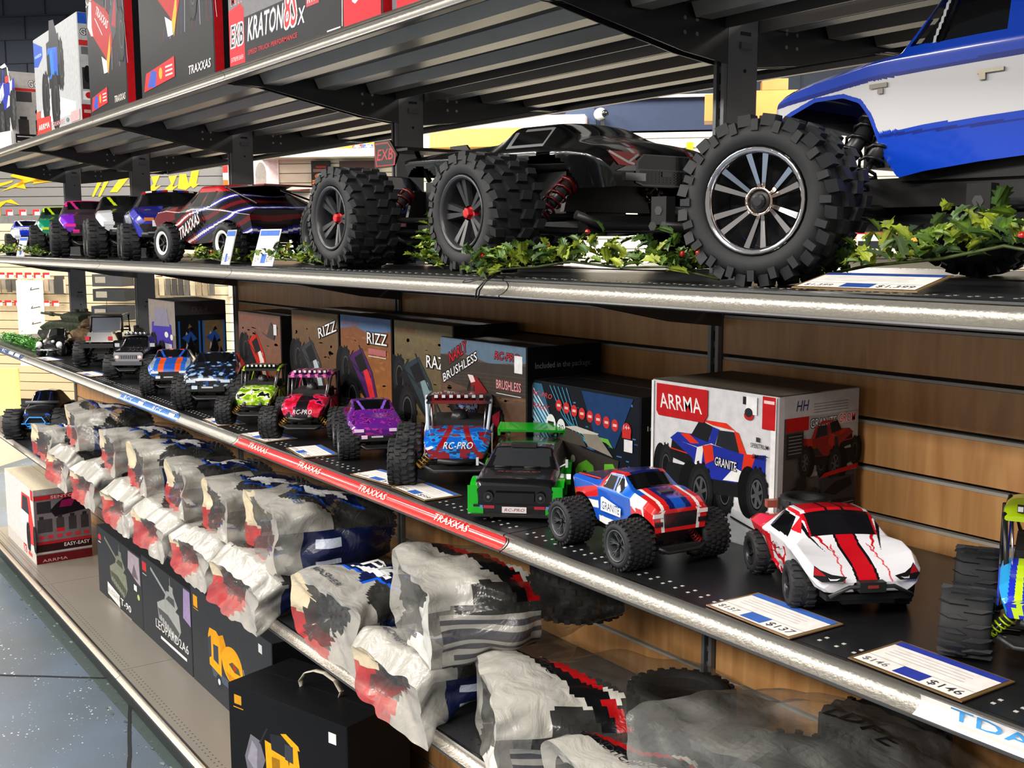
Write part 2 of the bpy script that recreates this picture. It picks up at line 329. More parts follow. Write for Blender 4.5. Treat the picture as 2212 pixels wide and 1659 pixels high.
# ---- shelves
def lip_profile():
    p = [(.006, 0), (-.001, .0005), (-.004, -.0015), (-.003, -.004), (.003, -.0055)]
    q = [(.003, -.006), (.0065, -.010), (.0065, -.015), (.003, -.020), (-.003, -.0245), (-.009, -.0272)]
    r = [(-.009, -.0272), (-.0115, -.0275), (-.012, -.030), (-.009, -.032), (.008, -.0325), (.010, -.02), (.010, -.002)]
    return p, q, r
def shelf(n, Z, label, mirror=False, deck=hx('2a2b2d'), depth=YU - .002, lipcol=hx('aaa69e'), lipmat='hammered', brackets=True, deckmat='darkmetal', perf=True, dh=.33, s0=1):
    # mirror: the unit of the other face of the gondola
    M = (T(0, YU * 2 + .078, 0) @ SCL(1, -1, 1)) if mirror else Matrix.Identity(4)
    x0 = n * BAY + .0015; x1 = (n + 1) * BAY - .0015; xm = (x0 + x1) / 2; L = x1 - x0
    root = thing('gondola_shelf', label, 'shelf', (xm, 0, Z))
    a = x0 - xm; b = x1 - xm
    d = MB(); d.push(M)
    d.box((0, (.008 + depth) / 2, -.002), (L, depth - .008, .004), deck, deckmat)
    for y0, y1, h in ((.10, .145, .024), (.25, .295, .024), (.40, .44, .024)):
        d.prism([(y0 - .012, -.004), (y0, -.004 - h), (y1, -.004 - h), (y1 + .012, -.004)], 'x', a + .02, b - .02, hx('8a8276'), deckmat)  # ribs of the dark underside: their tan highlights are put into the lighter colour
    d.box((0, depth - .004, -.02), (L, .004, .034), hx('4c4844'), deckmat)
    for s in (a + .004, b - .004): d.box((s, .25, -.018), (.004, .44, .030), hx('2c2c2e'), deckmat)
    d.build('deck', root)
    P, Q, R2 = lip_profile(); l = MB(); l.push(M)
    def ext(pr, col, mat, sm):
        k = len(pr); v = [(a, y, z) for y, z in pr] + [(b, y, z) for y, z in pr]
        l.add(v, [(i, i + 1, k + i + 1, k + i) for i in range(k - 1)], col, mat, sm)
    ext(P, hx('8f8d88'), 'metal', False); ext(Q, lipcol, lipmat, True); ext(R2, hx('333436'), 'darkmetal', False)
    for x in (a, b): l.add([(x, y, z) for y, z in P + Q[1:] + R2[1:]], [tuple(range(len(P) + len(Q) + len(R2) - 2))], hx('1a1a1c'), 'darkmetal')
    l.build('price_channel', root)
    if perf:
        h = MB(); h.push(M)
        for yy in (.030, .044):
            k = int(L / .0254)
            for i in range(k):
                x = a + .02 + i * .0254; h.box((x, yy, .0003), (.0045, .0045, .0004), dh if isinstance(dh, tuple) else hx('9a9a96'), 'matte')
        o = h.build('perforations', root); o['kind'] = 'stuff'
    if brackets:
        for x in (a + .012, b - .012):
            bk = MB(); bk.push(M); bk.prism([(.012, -.004), (.012, -.030), (.10, -.034), (.38, -.088), (YU - .001, -.10), (YU - .001, -.004)], 'x', x - .0015, x + .0015, hx('2a2a2c'), 'darkmetal')
            for q in range(4): bk.lathe([(0, 0), (.004, 0)], 8, hx('b0b0ac'), 'metal', axis='x'); _sh(bk, 16, x + (.0018 if x < 0 else .0018), .38 + (q % 2) * .03, -.03 - (q // 2) * .025, M)
            bk.build('shelf_bracket', root)
    return root
def _sh(m, n, dx, dy, dz, M):
    for i in range(len(m.v) - n, len(m.v)):
        p = M.inverted() @ Vector(m.v[i]); m.v[i] = tuple(M @ (p + Vector((dx, dy, dz))))
pos = {-4: 'farthest bay', -3: 'fourth bay from the right', -2: 'third bay from the right', -1: 'second bay from the right', 0: 'nearest bay at the right'}
for n in range(-4, 1):
    shelf(n, ZA, 'black steel top shelf, %s, boxes standing on it' % pos[n] if n < 0 else 'black steel top shelf, nearest bay, over the blue truck', deck=hx('524e4a'))
    shelf(n, ZB, 'eye-level shelf with silver price channel, %s' % pos[n])
    shelf(n, ZC, 'black perforated shelf of small cars with price channel, %s' % pos[n], deck=hx('18191b'), dh=hx('b4b4ae'))
    shelf(n, ZD, 'lower shelf carrying bagged tyres, %s' % pos[n], deck=hx('28282a'), dh=hx('0a0a0b'), lipcol=hx('b8b0a6'))
    shelf(n, ZE, 'wide base shelf at floor level, %s' % pos[n], deck=hx('7a756d'), brackets=False, dh=hx('3a3734'), lipcol=hx('d0bfae'), deckmat='satin')
    shelf(n, ZA, 'top shelf of the rear side of the shelving, %s' % pos[n], mirror=True, deck=hx('524e4a'))
    k = MB(); k.box(((n + .5) * BAY, .055, .059), (BAY - .002, .02, .118), hx('2c3030'), 'plastic'); tag(k.build('kick_plate'), 'dark kick plate between floor and base shelf, %s' % pos[n], 'kick plate', 'kick plates')
for n in range(-4, 1):
    shelf(n, ZB, 'eye-level shelf of the rear side of the shelving, %s' % pos[n], mirror=True, brackets=False)
# ---------------------------------------------------------------- model cars: wheels, shells, running gear
WM = {}
def wheel_mesh(tread, rr, rim, rimcol, hubcol=BLACK, face=None):
    key = (tread, rr, rim, rimcol, hubcol, face)
    if key in WM: return WM[key]
    rub = hx('202123'); t = MB()
    base = .93 if tread != 'slick' else .99
    prof = [(rr, .40), (rr + .02, -.44), (rr + .06, -.49), (.78, -.50), (base - .05, -.46), (base, -.34), (base + .01, 0), (base, .34), (base - .05, .46), (.78, .50), (rr + .06, .49), (rr, .40)]
    t.lathe(prof, 36, rub, 'rubber')
    if face: t.lathe([(rr - .02, -.505), (rr + .12, -.507), (rr + .13, -.49)], 32, face, 'plastic')
    def lug(a, y, wy, da, r0, r1, yo=0):
        vs = []
        for r in (r0, r1):
            k = 1 if r == r0 else .8
            for sa, sy in ((-1, -1), (1, -1), (1, 1), (-1, 1)):
                an = a + sa * da / 2 * k; yy = y + sy * wy / 2 * k + (yo * sa)
                vs.append((r * sin(an), yy, r * cos(an)))
        t.add(vs, [(4, 5, 6, 7), (0, 1, 5, 4), (1, 2, 6, 5), (2, 3, 7, 6), (3, 0, 4, 7)], hx('242528'), 'rubber')
    if tread == 'mt':
        N = 20
        for i in range(N):
            a = 2 * pi * i / N
            lug(a, -.13, .22, .19, .9, 1.0, .03); lug(a + pi / N, .13, .22, .19, .9, 1.0, -.03)
            lug(a + pi / N, -.38, .20, .17, .86, .995, .02); lug(a, .38, .20, .17, .86, .995, -.02)
            lug(a, -.475, .07, .11, .80, .93); lug(a, .475, .07, .11, .80, .93)
    elif tread == 'knob':
        N = 26
        for i in range(N):
            a = 2 * pi * i / N
            for j, y in enumerate((-.40, -.2, 0, .2, .40)): lug(a + (j % 2) * pi / N, y, .12, .13, .9, 1.0)
    elif tread == 'chev':
        N = 15
        for i in range(N):
            a = 2 * pi * i / N
            lug(a, -.24, .42, .15, .88, 1.0, .10); lug(a + pi / N, .24, .42, .15, .88, 1.0, -.10)
    elif tread == 'small':
        N = 18
        for i in range(N):
            a = 2 * pi * i / N
            lug(a, -.25, .36, .2, .9, 1.0, .04); lug(a + pi / N, .25, .36, .2, .9, 1.0, -.04)
    r = MB(); mt = 'chrome' if rim in ('ten',) else 'satin'
    r.lathe([(rr + .015, -.455), (rr + .025, -.48), (rr - .005, -.49), (rr - .05, -.455), (rr - .05, -.30), (rr - .06, .2), (rr - .10, .2)], 36, rimcol, mt)
    dk = hx('0c0c0e')
    r.lathe([(rr - .06, -.05), (.02, -.05), (.0, -.049)], 24, dk, 'matte')
    def spoke(a, w0, w1, r0=.12, r1=None, y0=-.33, y1=-.40, col=rimcol, skew=0):
        r1 = r1 or rr - .03; vs = []
        for rad, w, y in ((r0, w0, y0), (r1, w1, y1)):
            an = a if rad == r0 else a + skew
            cx, cz = rad * sin(an), rad * cos(an); px, pz = cos(an) * w / 2, -sin(an) * w / 2
            for yy, k in ((y, .7), (y + .09, 1)): vs += [(cx - px * k, yy, cz - pz * k), (cx + px * k, yy, cz + pz * k)]
        r.add(vs, [(0, 1, 5, 4), (2, 6, 7, 3), (0, 4, 6, 2), (1, 3, 7, 5)], col, mt)
    if rim == 'split5':
        for i in range(5):
            a = 2 * pi * i / 5 + .2; spoke(a - .16, .07, .15); spoke(a + .16, .07, .15)
    elif rim == 'ten':
        for i in range(6):
            a = 2 * pi * i / 6; spoke(a - .14, .06, .105, .16, y0=-.30, y1=-.43, skew=-.05); spoke(a + .14, .06, .105, .16, y0=-.30, y1=-.43, skew=.05)
        r.lathe([(.0, -.33), (.13, -.33), (.135, -.36), (.165, -.37), (.175, -.34), (.175, -.25)], 24, hx('d8c2b4'), 'chrome')
        r.lathe([(.0, -.345), (.11, -.345), (.125, -.335)], 20, hx('17181a'), 'plastic')
    elif rim == 'mesh':
        for i in range(6):
            a = 2 * pi * i / 6; spoke(a, .05, .06); spoke(a, .03, .05, .28, rr - .03, skew=.22); spoke(a, .03, .05, .28, rr - .03, skew=-.22)
    elif rim == 'five':
        for i in range(5): spoke(2 * pi * i / 5, .12, .10)
    elif rim == 'ring':
        r.lathe([(rr + .01, -.49), (rr - .12, -.47), (rr - .15, -.40)], 32, WHITE, 'satin')
        for i in range(6): spoke(2 * pi * i / 6, .14, .10, col=hx('1a1a1c'), r1=rr - .15)
    hb = MB(); hb.lathe([(0, -.40), (.055, -.40), (.085, -.385), (.09, -.30), (.12, -.29), (.125, -.2)], 6 if hubcol != BLACK else 14, hubcol, 'gloss' if hubcol != BLACK else 'plastic', smooth=False)
    WM[key] = (t.build('tire', mesh_only=True), r.build('rim', mesh_only=True), hb.build('wheel_nut', mesh_only=True)); return WM[key]
def put_wheel(root, x, y, R, W, spec, side=-1, steer=0):
    mt, mr, mh = wheel_mesh(*spec); rz = (0 if side < 0 else pi) + steer
    t = link('tire', mt, root, (x, y, R), (0, (x * 7.3) % 1, rz), (R, W, R))
    link('rim', mr, t); link('wheel_nut', mh, t); return t
def four(root, wb, tr, R, W, spec, x0=0, steer=0, Rr=None):
    for x in (-wb / 2, wb / 2):
        for s in (-1, 1): put_wheel(root, x0 + x, s * tr / 2, R, W, spec, s, steer if x > 0 else 0)
def shock(root, p0, p1, r, spring=hx('1a1a1c'), coil=hx('2a2a2c')):
    m = MB(); a, b = Vector(p0), Vector(p1); m.tube([a, a.lerp(b, .55)], r, coil, 'satin'); m.tube([a.lerp(b, .5), b], r * .35, hx('b8b8b8'), 'metal', 6)
    d = (b - a); u = d.normalized().cross(Vector((1, 0, .01))).normalized(); w2 = d.normalized().cross(u); pts = []
    for i in range(49):
        t = i / 48; pts.append(a.lerp(b, .1 + .85 * t) + r * 1.35 * (cos(t * 12 * pi) * u + sin(t * 12 * pi) * w2))
    m.tube(pts, r * .22, spring, 'satin', 5); m.tube([a.lerp(b, .05), a.lerp(b, .1)], r * 1.6, spring, 'satin'); m.tube([a.lerp(b, .93), a.lerp(b, .97)], r * 1.5, spring, 'satin')
    return m.build('shock_absorber', root)
def chassis(root, wb, tr, R, h=None, col=hx('161719'), bumper=True, w=None, spring=hx('1a1a1c'), shocks=True, fb=.0, zb=None):
    h = h or R * .85; w = w or tr * .34; m = MB(); z = zb or R * .8
    m.box((0, 0, z), (wb * 1.15, w, R * .22), col, 'plastic'); m.box((0, 0, z + R * .3), (wb * .7, w * .6, R * .5), hx('0e0f10'), 'plastic', taper=.8)
    for x in (-wb / 2, wb / 2):
        m.box((x, 0, R * .95), (R * .6, tr * .22, R * .6), hx('0f1011'), 'plastic', taper=.8)
        for s in (-1, 1):
            m.tube([(x, 0, R), (x, s * tr * .42, R)], R * .07, hx('3a3a3c'), 'satin', 6)
            for dx in (-R * .35, R * .35): m.tube([(x + dx, s * w * .3, R * .72), (x + dx * .3, s * tr * .42, R * .78)], R * .07, col, 'plastic', 6)
            m.box((x, s * tr * .40, R), (R * .28, R * .2, R * .4), hx('0a0a0b'), 'matte')
        sg = 1 if x > 0 else -1; m.box((x + sg * R * .28, 0, R * 1.35), (R * .1, tr * .42, R * .55), hx('0a0a0b'), 'plastic', taper=.85)
    if bumper:
        x = wb / 2 + fb + R * .9
        m.box((x, 0, R * .85), (R * .25, tr * .5, R * .28), hx('0b0b0c'), 'matte'); m.tube([(x + R * .1, -tr * .3, R * 1.0), (x + R * .25, -tr * .2, R * .8), (x + R * .25, tr * .2, R * .8), (x + R * .1, tr * .3, R * 1.0)], R * .08, hx('1a1a1c'), 'plastic')
        m.tube([(wb / 2 + R * .3, 0, R * .8), (x, 0, R * .85)], R * .15, hx('121314'), 'plastic')
    m.build('chassis', root)
    if shocks:
        for x in (-wb / 2, wb / 2):
            sg = 1 if x > 0 else -1
            for s in (-1, 1): shock(root, (x + sg * R * .35, s * tr * .18, R * 1.6), (x + sg * R * .35, s * tr * .36, R * .85), R * .12, spring)
WIN = 'win'
def shell(root, st, painter, nx=84, name='body_shell', mat='gloss', win='glass_dark', seg=(9, 8, 10), smooth=2, sec_smooth=2, wincol=hx('0b0c0e'), cap=True):
    """Body shell lofted through stations (x, z_bottom, z_shoulder, z_top, half_bottom, half_shoulder, half_top, crown)."""
    A = np.array(st, float); xs = np.linspace(A[0, 0], A[-1, 0], nx); P = np.array([np.interp(xs, A[:, 0], A[:, k]) for k in range(1, 8)]).T
    for _ in range(smooth):
        Q = P.copy(); Q[1:-1] = (P[:-2] + 2 * P[1:-1] + P[2:]) / 4; P = Q
    rows = []; reg = ['side'] * seg[0] + ['green'] * seg[1] + ['top'] * seg[2]
    for i in range(nx):
        zb, zs, zt, wb, ws, wt, cr = P[i]; h = []
        for k in range(seg[0]): t = k / seg[0]; h.append((wb + (ws - wb) * t, zb + (zs - zb) * t))
        for k in range(seg[1]): t = k / seg[1]; h.append((ws + (wt - ws) * t, zs + (zt - zs) * t))
        for k in range(seg[2] + 1): t = k / seg[2]; h.append((wt * (1 - t), zt + cr * (1 - (1 - t) ** 2)))
        h = np.array(h)
        for _ in range(sec_smooth):
            g = h.copy(); g[1:-1] = (h[:-2] + 2 * h[1:-1] + h[2:]) / 4; h = g
        full = [(-y, z) for y, z in h[:-1]] + [(h[-1][0], h[-1][1])] + [(y, z) for y, z in h[-2::-1]]
        rows.append(full)
    n = len(rows[0]); V = [(xs[i], y, z) for i in range(nx) for y, z in rows[i]]
    L = A[-1, 0] - A[0, 0]; x0 = A[0, 0]; B = MB(); Wn = MB(); rg = reg + reg[::-1]
    B.add(V, [], (0, 0, 0)); Wn.add(V, [], (0, 0, 0)); used = False
    for i in range(nx - 1):
        for j in range(n - 1):
            q = (i * n + j, (i + 1) * n + j, (i + 1) * n + j + 1, i * n + j + 1)
            c = np.mean([V[k] for k in q], axis=0); r = painter((c[0] - x0) / L, c[1], c[2], rg[j])
            if r is None: continue
            if r == WIN: Wn.f.append(q); Wn.c.append(wincol); Wn.m.append(win); Wn.sm.append(True); used = True
            else: B.f.append(q); B.c.append(r); B.m.append(mat); B.sm.append(True)
    if cap:
        for i, rn in ((0, 'rear'), (nx - 1, 'front')):
            row = rows[i]; m = 16; hn = n // 2; o = len(B.v); g = []
            for k in range(hn + 1):
                (ya, za), (yb, zb2) = row[k], row[n - 1 - k]
                g.append([(xs[i], ya + (yb - ya) * t / m, za + (zb2 - za) * t / m) for t in range(m + 1)])
            B.v += [p for r in g for p in r]
            for k in range(hn):
                for t in range(m):
                    q = [o + k * (m + 1) + t, o + k * (m + 1) + t + 1, o + (k + 1) * (m + 1) + t + 1, o + (k + 1) * (m + 1) + t]
                    c = np.mean([B.v[z] for z in q], axis=0); r = painter(0 if rn == 'rear' else 1, c[1], c[2], rn)
                    if r is None: continue
                    if rn == 'rear': q = q[::-1]
                    B.f.append(tuple(q)); B.c.append(hx('0b0c0e') if r == WIN else r); B.m.append(mat); B.sm.append(False)
    o = B.build(name, root)
    if used: Wn.build('window', root)
    return o
def arch(x, z, L, cx, cz, r, x0):
    return (x * L + x0 - cx) ** 2 + (z - cz) ** 2 < r * r
def word(root, s, M, w, h, col, shear=0, name='lettering', outline=None, mat='satin', bold=0):
    m = MB(); m.push(M); a = Art(m, 1, 1, mat); a.text(s, 0, 0, w, h, col, shear=shear, outline=outline, bold=bold); return m.build(name, root)
def FRONT(x, y, z, tilt=0): return T(x, y, z) @ RZ(pi / 2) @ RX(pi / 2 - tilt)
def RSIDE(x, y, z): return T(x, y, z) @ RX(pi / 2)
def LSIDE(x, y, z): return T(x, y, z) @ RZ(pi) @ RX(pi / 2)
def art(root, M, W, H, fn, name='decal', mat='satin'):
    m = MB(); m.push(M); a = Art(m, W, H, mat); fn(a); return m.build(name, root)
# ---- blue and white truck on huge chrome-spoked wheels, nose to the left
def blue_truck():
    r = thing('model_truck', 'big blue and white model truck with chrome spoked wheels on the eye-level shelf', 'model truck', (.4505, .388, ZB), radians(186.6))
    B1 = hx('0b43c4'); B2 = hx('08278a'); W1 = hx('dcdce0')
    st = [(-.50, .165, .297, .385, .137, .142, .118, .003), (-.20, .152, .297, .39, .137, .142, .118, .004), (-.150, .148, .297, .385, .137, .142, .116, .004), (-.125, .146, .297, .352, .137, .142, .120, .004), (-.088, .140, .297, .304, .137, .142, .130, .004),
          (-.066, .172, .296, .302, .137, .142, .130, .005), (-.045, .225, .294, .300, .137, .142, .129, .005), (-.030, .246, .291, .298, .137, .142, .128, .005), (-.005, .256, .287, .294, .137, .142, .127, .005), (.04, .256, .280, .288, .136, .141, .125, .005), (.085, .240, .270, .279, .134, .138, .120, .005), (.105, .232, .262, .274, .128, .132, .114, .004), (.115, .230, .250, .262, .118, .122, .10, .002)]
    A = np.array(st); ax = np.linspace(-.10, .115, 120); az = np.interp(ax, A[:, 0], A[:, 1])
    def ad(x, z): return 1 if x < -.12 else float(np.min(np.hypot(ax - x, az - z)))
    def p(u, y, z, reg):
        x = u * .615 - .50; zb = np.interp(x, A[:, 0], A[:, 1]); hi = np.interp(x, (-.5, -.05, .1), (.282, .272, .255)); lo = np.interp(x, (-.5, -.25, -.052, -.045), (.214, .210, .203, .1))
        if reg == 'green':
            if x < -.135 or z > .31:
                edge = -.088 - (z - .304) * .62
                if .309 < z < .372 and x < edge - .010 and x > -.232: return WIN if abs(x + .142 + (z - .33) * .25) > .0022 else hx('c8c8ca')
                if .309 < z < .372 and -.42 < x < -.26: return WIN
            return B1
        if reg in ('side', 'rear', 'front'):
            if reg == 'side' and (lo < z < hi) and ad(x, z) > .0058: return W1
            if reg == 'side' and hi <= z < hi + .006: return B2
            if reg == 'side' and .196 < z < .2 and x < -.06: return B2
            if reg == 'front' and abs(y) < .1: return hx('1a1a1c')
            return B1
        if -.13 < x < -.093 and z > .31 and abs(y) < .108: return WIN
        return B1
    sh = shell(r, st, p, nx=300, seg=(60, 36, 14), smooth=2, sec_smooth=2); sh.rotation_euler = (0, radians(2.0), 0)
    m = MB(); m.push(RY(radians(2.0))); m.box((-.215, .1435, .262), (.034, .003, .0045), hx('8a8478'), 'metal'); m.box((-.205, .1436, .256), (.008, .003, .008), hx('8a8478'), 'metal'); m.build('door_handle', r)
    m = MB(); m.push(RY(radians(2.0))); m.box((-.062, .143, .2645), (.026, .0015, .006), hx('8a8478'), 'satin'); m.box((-.065, .143, .257), (.008, .0015, .007), hx('8a8478'), 'satin'); m.build('fender_badge', r)
    m = MB()
    for y in (-.1, -.02, .03, .1): m.lathe([(.003, .28), (.003, .296), (.001, .298)], 8, hx('18181a'), 'plastic', axis='z'); _sh(m, 24, .0 if y else 0, y, .0, Matrix.Identity(4))
    m.build('body_post', r)
    m = MB(); m.tube([(-.092, .137, .305), (-.128, .129, .352), (-.148, .121, .378)], .0025, hx('b9bcc4'), 'metal'); m.tube([(-.09, .139, .304), (-.24, .140, .304)], .0018, hx('9a9a9e'), 'metal'); m.build('window_trim', r)
    # wheels steered outwards, suspension, chassis
    spec = ('mt', .60, 'ten', hx('c9c9cd'))
    for s in (-1, 1):
        put_wheel(r, 0, s * .30, .109, .135, spec, s, radians(12)); put_wheel(r, -.49, s * .30, .109, .135, spec, s)
    chassis(r, .49, .58, .105, w=.15, shocks=False, bumper=False); root_ch = r.children[-1]; root_ch.location = (-.245, 0, 0)
    for s in (-1, 1):
        shock(r, (-.02, s * .09, .232), (.01, s * .185, .115), .0115); shock(r, (-.06, s * .09, .232), (-.04, s * .185, .115), .0115)
        m = MB(); m.tube([(.02, s * .05, .10), (.0, s * .235, .10)], .011, hx('121214')); m.tube([(-.05, s * .05, .10), (.0, s * .235, .10)], .009, hx('121214')); m.tube([(0, s * .05, .145), (0, s * .235, .125)], .006, hx('8a8a8c'), 'metal'); m.box((0, s * .235, .11), (.04, .04, .07), hx('101012')); m.build('suspension_arm', r)
    m = MB(); m.box((-.25, 0, .125), (.5, .20, .04), hx('0d0d0f')); m.box((-.03, 0, .20), (.04, .2, .08), hx('0e0e10')); m.box((-.25, 0, .19), (.36, .22, .1), hx('0b0b0d')); m.build('inner_frame', r)
blue_truck()
# ---- black stadium truck with red wheel nuts
def kraton():
    r = thing('model_truck', 'black model stadium truck with red wheel nuts and a red-marked rear wing', 'model truck', (-.43 - .055, .38, ZB), radians(2))
    K = hx('0d0e10')
    st = [(-.31, .21, .245, .252, .09, .10, .08, 0), (-.16, .19, .24, .256, .10, .12, .09, .002), (.06, .17, .232, .258, .11, .135, .10, .002), (.085, .165, .232, .268, .12, .14, .10, .004), (.12, .16, .232, .287, .125, .142, .098, .004), (.24, .16, .230, .285, .125, .142, .094, .006), (.30, .16, .228, .258, .13, .148, .10, .008), (.33, .158, .226, .245, .135, .155, .12, .010), (.40, .156, .216, .232, .14, .165, .135, .010), (.43, .156, .205, .220, .135, .155, .13, .006), (.44, .158, .19, .21, .12, .14, .12, .003)]
    def p(u, y, z, reg):
        x = u * .75 - .31
        if reg == 'side' and ((x - .248) ** 2 + (z - .11) ** 2 < .118 ** 2 or (x + .248) ** 2 + (z - .11) ** 2 < .12 ** 2): return None
        if reg == 'green' and .125 < x < .245 and .243 < z < .278:
            return WIN if (.135 < x < .235 and .248 < z < .273) else hx('9a9a9c')
        if reg == 'top' and .245 < x < .31 and abs(y) < .088: return WIN
        if reg == 'top' and x > .32 and .03 < abs(y) - (x - .32) * .3 < .042: return hx('b01218')
        if reg == 'top' and x > .32 and .042 < abs(y) - (x - .32) * .3 < .048: return hx('d8d8d8')
        return K
    shell(r, st, p, nx=130, seg=(10, 10, 14))
    def fr(a):
        for s in (1, -1):
            c = .5; q = lambda x, y: (c + s * x, y)
            a.poly([q(.50, .95), q(.30, .92), q(.24, .62), q(.30, .56), q(.40, .58)], hx('b51a1c')); a.line([q(.48, .93), q(.32, .66), q(.27, .62)], .004, hx('f0f0f0')); a.line([q(.24, .88), q(.32, .66)], .004, hx('e8e8e8')); a.poly([q(.42, .42), q(.22, .44), q(.22, .60), q(.34, .56)], hx('8f8f93'))
        a.poly([(.30, .9), (.70, .9), (.76, .7), (.76, .12), (.7, .04), (.30, .04), (.24, .12), (.24, .7)], hx('6a6a6c')); a.poly([(.31, .87), (.69, .87), (.74, .68), (.74, .5), (.26, .5), (.26, .68)], hx('1c1d1f')); a.poly([(.27, .45), (.73, .45), (.73, .14), (.69, .08), (.31, .08), (.27, .14)], hx('141517'))
        for i in range(14):
            for j in range(5): a.rect(.28 + i * .032, .14 + j * .075, .30 + i * .032, .17 + j * .075, hx('35373a'))
        a.rect(.46, .3, .54, .45, hx('55575a'))
    art(r, FRONT(.442, -.15, .157), .30, .066, fr, 'grille', 'gloss')
    for s in (-1, 1):
        m = MB(); m.box((.435, s * .08, .175), (.02, .05, .014), hx('a9a9ad'), 'chrome'); m.build('bumper_light', r)
    # rear wing with the red framed letters on its end plate
    m = MB(); m.box((-.33, 0, .272), (.10, .22, .006), hx('141516'), 'plastic'); m.box((-.39, 0, .283), (.03, .22, .006), hx('141516'), 'plastic')
    for s in (-1, 1): m.prism([(-.425, .235), (-.34, .235), (-.32, .262), (-.355, .298), (-.425, .298)], 'y', s * .11 - .003, s * .11 + .003, hx('17181a'), 'satin'); m.tube([(-.32, s * .06, .27), (-.28, s * .05, .2)], .006, hx('121314'))
    wing = m.build('rear_wing', r)
    def w(a):
        a.poly([(.08, .05), (.9, .05), (.95, .45), (.62, .93), (.0, .93)], hx('c42a2e')); a.poly([(.13, .09), (.85, .09), (.9, .43), (.6, .87), (.05, .87)], hx('1c1d20')); a.text('EXB', .13, .28, .68, .42, hx('e03a3c'), shear=.2, bold=.001)
    art(wing, RSIDE(-.425, -.1135, .235), .105, .063, w, 'wing_decal')
    four(r, .497, .545, .111, .118, ('mt', .60, 'split5', hx('2e2f32'), hx('d2222a')))
    chassis(r, .497, .545, .108, w=.16, spring=hx('5a0c10'), fb=.02)
    m = MB(); m.box((.0, 0, .15), (.5, .16, .09), hx('0c0d0e')); m.box((-.02, -.06, .185), (.2, .03, .05), hx('b8b8ba'), 'metal'); m.build('motor_tray', r)
kraton()
# ---- short course truck: shared builder (heading +x local)
def sc_shell(root, k, paint, L=(-.29, .26)):
    st = [(-.285, .085, .135, .15, .13, .14, .12, 0), (-.24, .085, .14, .165, .135, .148, .11, .002), (-.14, .085, .15, .20, .135, .148, .10, .003), (-.06, .06, .152, .222, .125, .14, .095, .006), (.035, .055, .152, .222, .12, .135, .092, .006), (.06, .055, .15, .205, .12, .135, .095, .006), (.105, .07, .148, .165, .125, .138, .115, .004), (.16, .095, .152, .168, .13, .145, .13, -.006), (.205, .09, .148, .160, .13, .146, .13, -.010), (.245, .075, .128, .145, .12, .138, .12, -.006), (.262, .075, .11, .122, .10, .12, .10, 0)]
    st = [tuple(v * k for v in q) for q in st]
    x0, x1 = st[0][0], st[-1][0]; R = .062 * k
    def p(u, y, z, reg):
        x = (u * (x1 - x0) + x0) / k; zz = z / k; yy = y / k
        if reg == 'side' and (arch(x, zz, 1, .165, .05, .072, 0) or arch(x, zz, 1, -.175, .05, .072, 0)): return None
        c = paint(x, yy, zz, reg)
        if reg == 'green' and -.075 < x < .045 + (.2 - zz) * .6 and .163 < zz < .206 and abs(x + .02) > .004: return c if c == 'x' else WIN
        if reg == 'top' and .045 < x < .095 and abs(yy) < .085: return WIN
        return c
    return shell(root, st, p, nx=230, seg=(30, 20, 24))
def slash():
    r = thing('model_truck', 'red, blue and black short course truck with white-ringed wheels, nose to the left', 'model truck', (-1.70, .215, ZB), radians(190.6))
    def p(x, y, z, reg):
        t = z - .10 + .05 * sin(x * 14); s = sin(x * 26 + z * 95 + 1.5 * noise.noise(Vector((x * 9, y * 9, z * 12))))
        if reg == 'top' and x > .1: return hx('7e1014') if abs(y) < .1 else hx('a01418')
        if z > .205: return hx('b3151b')
        if s > .965: return hx('d8d4d8')
        if x > .12: return hx('6c0d12') if s < .0 else hx('1a0c10')
        if s > .70: return hx('24248c') if x < .02 else hx('86121a')
        if s < -.8: return hx('640d14')
        return hx('140f16')
    sc_shell(r, 1, p)
    word(r, 'TRAXXAS', LSIDE(.085, .1425, .066) @ RZ(radians(24)), .125, .034, hx('f0e4e2'), shear=.3, outline=(hx('241018'), .0015))
    m = MB(); m.tube([(-.08, .0, .228), (-.2, .0, .216), (-.28, 0, .20)], .002, BLACK)
    for s in (-1, 1): m.tube([(-.09, s * .09, .218), (-.28, s * .11, .165)], .003, BLACK, 'satin')
    m.box((-.19, 0, .215), (.2, .19, .003), hx('141418'), 'gloss'); m.box((-.245, 0, .219), (.05, .16, .003), hx('b3151b'), 'gloss'); m.build('roof_wing', r)
    four(r, .335, .27, .058, .05, ('small', .60, 'ring', hx('2a2a2c')), x0=-.005)
    chassis(r, .335, .27, .055)
slash()
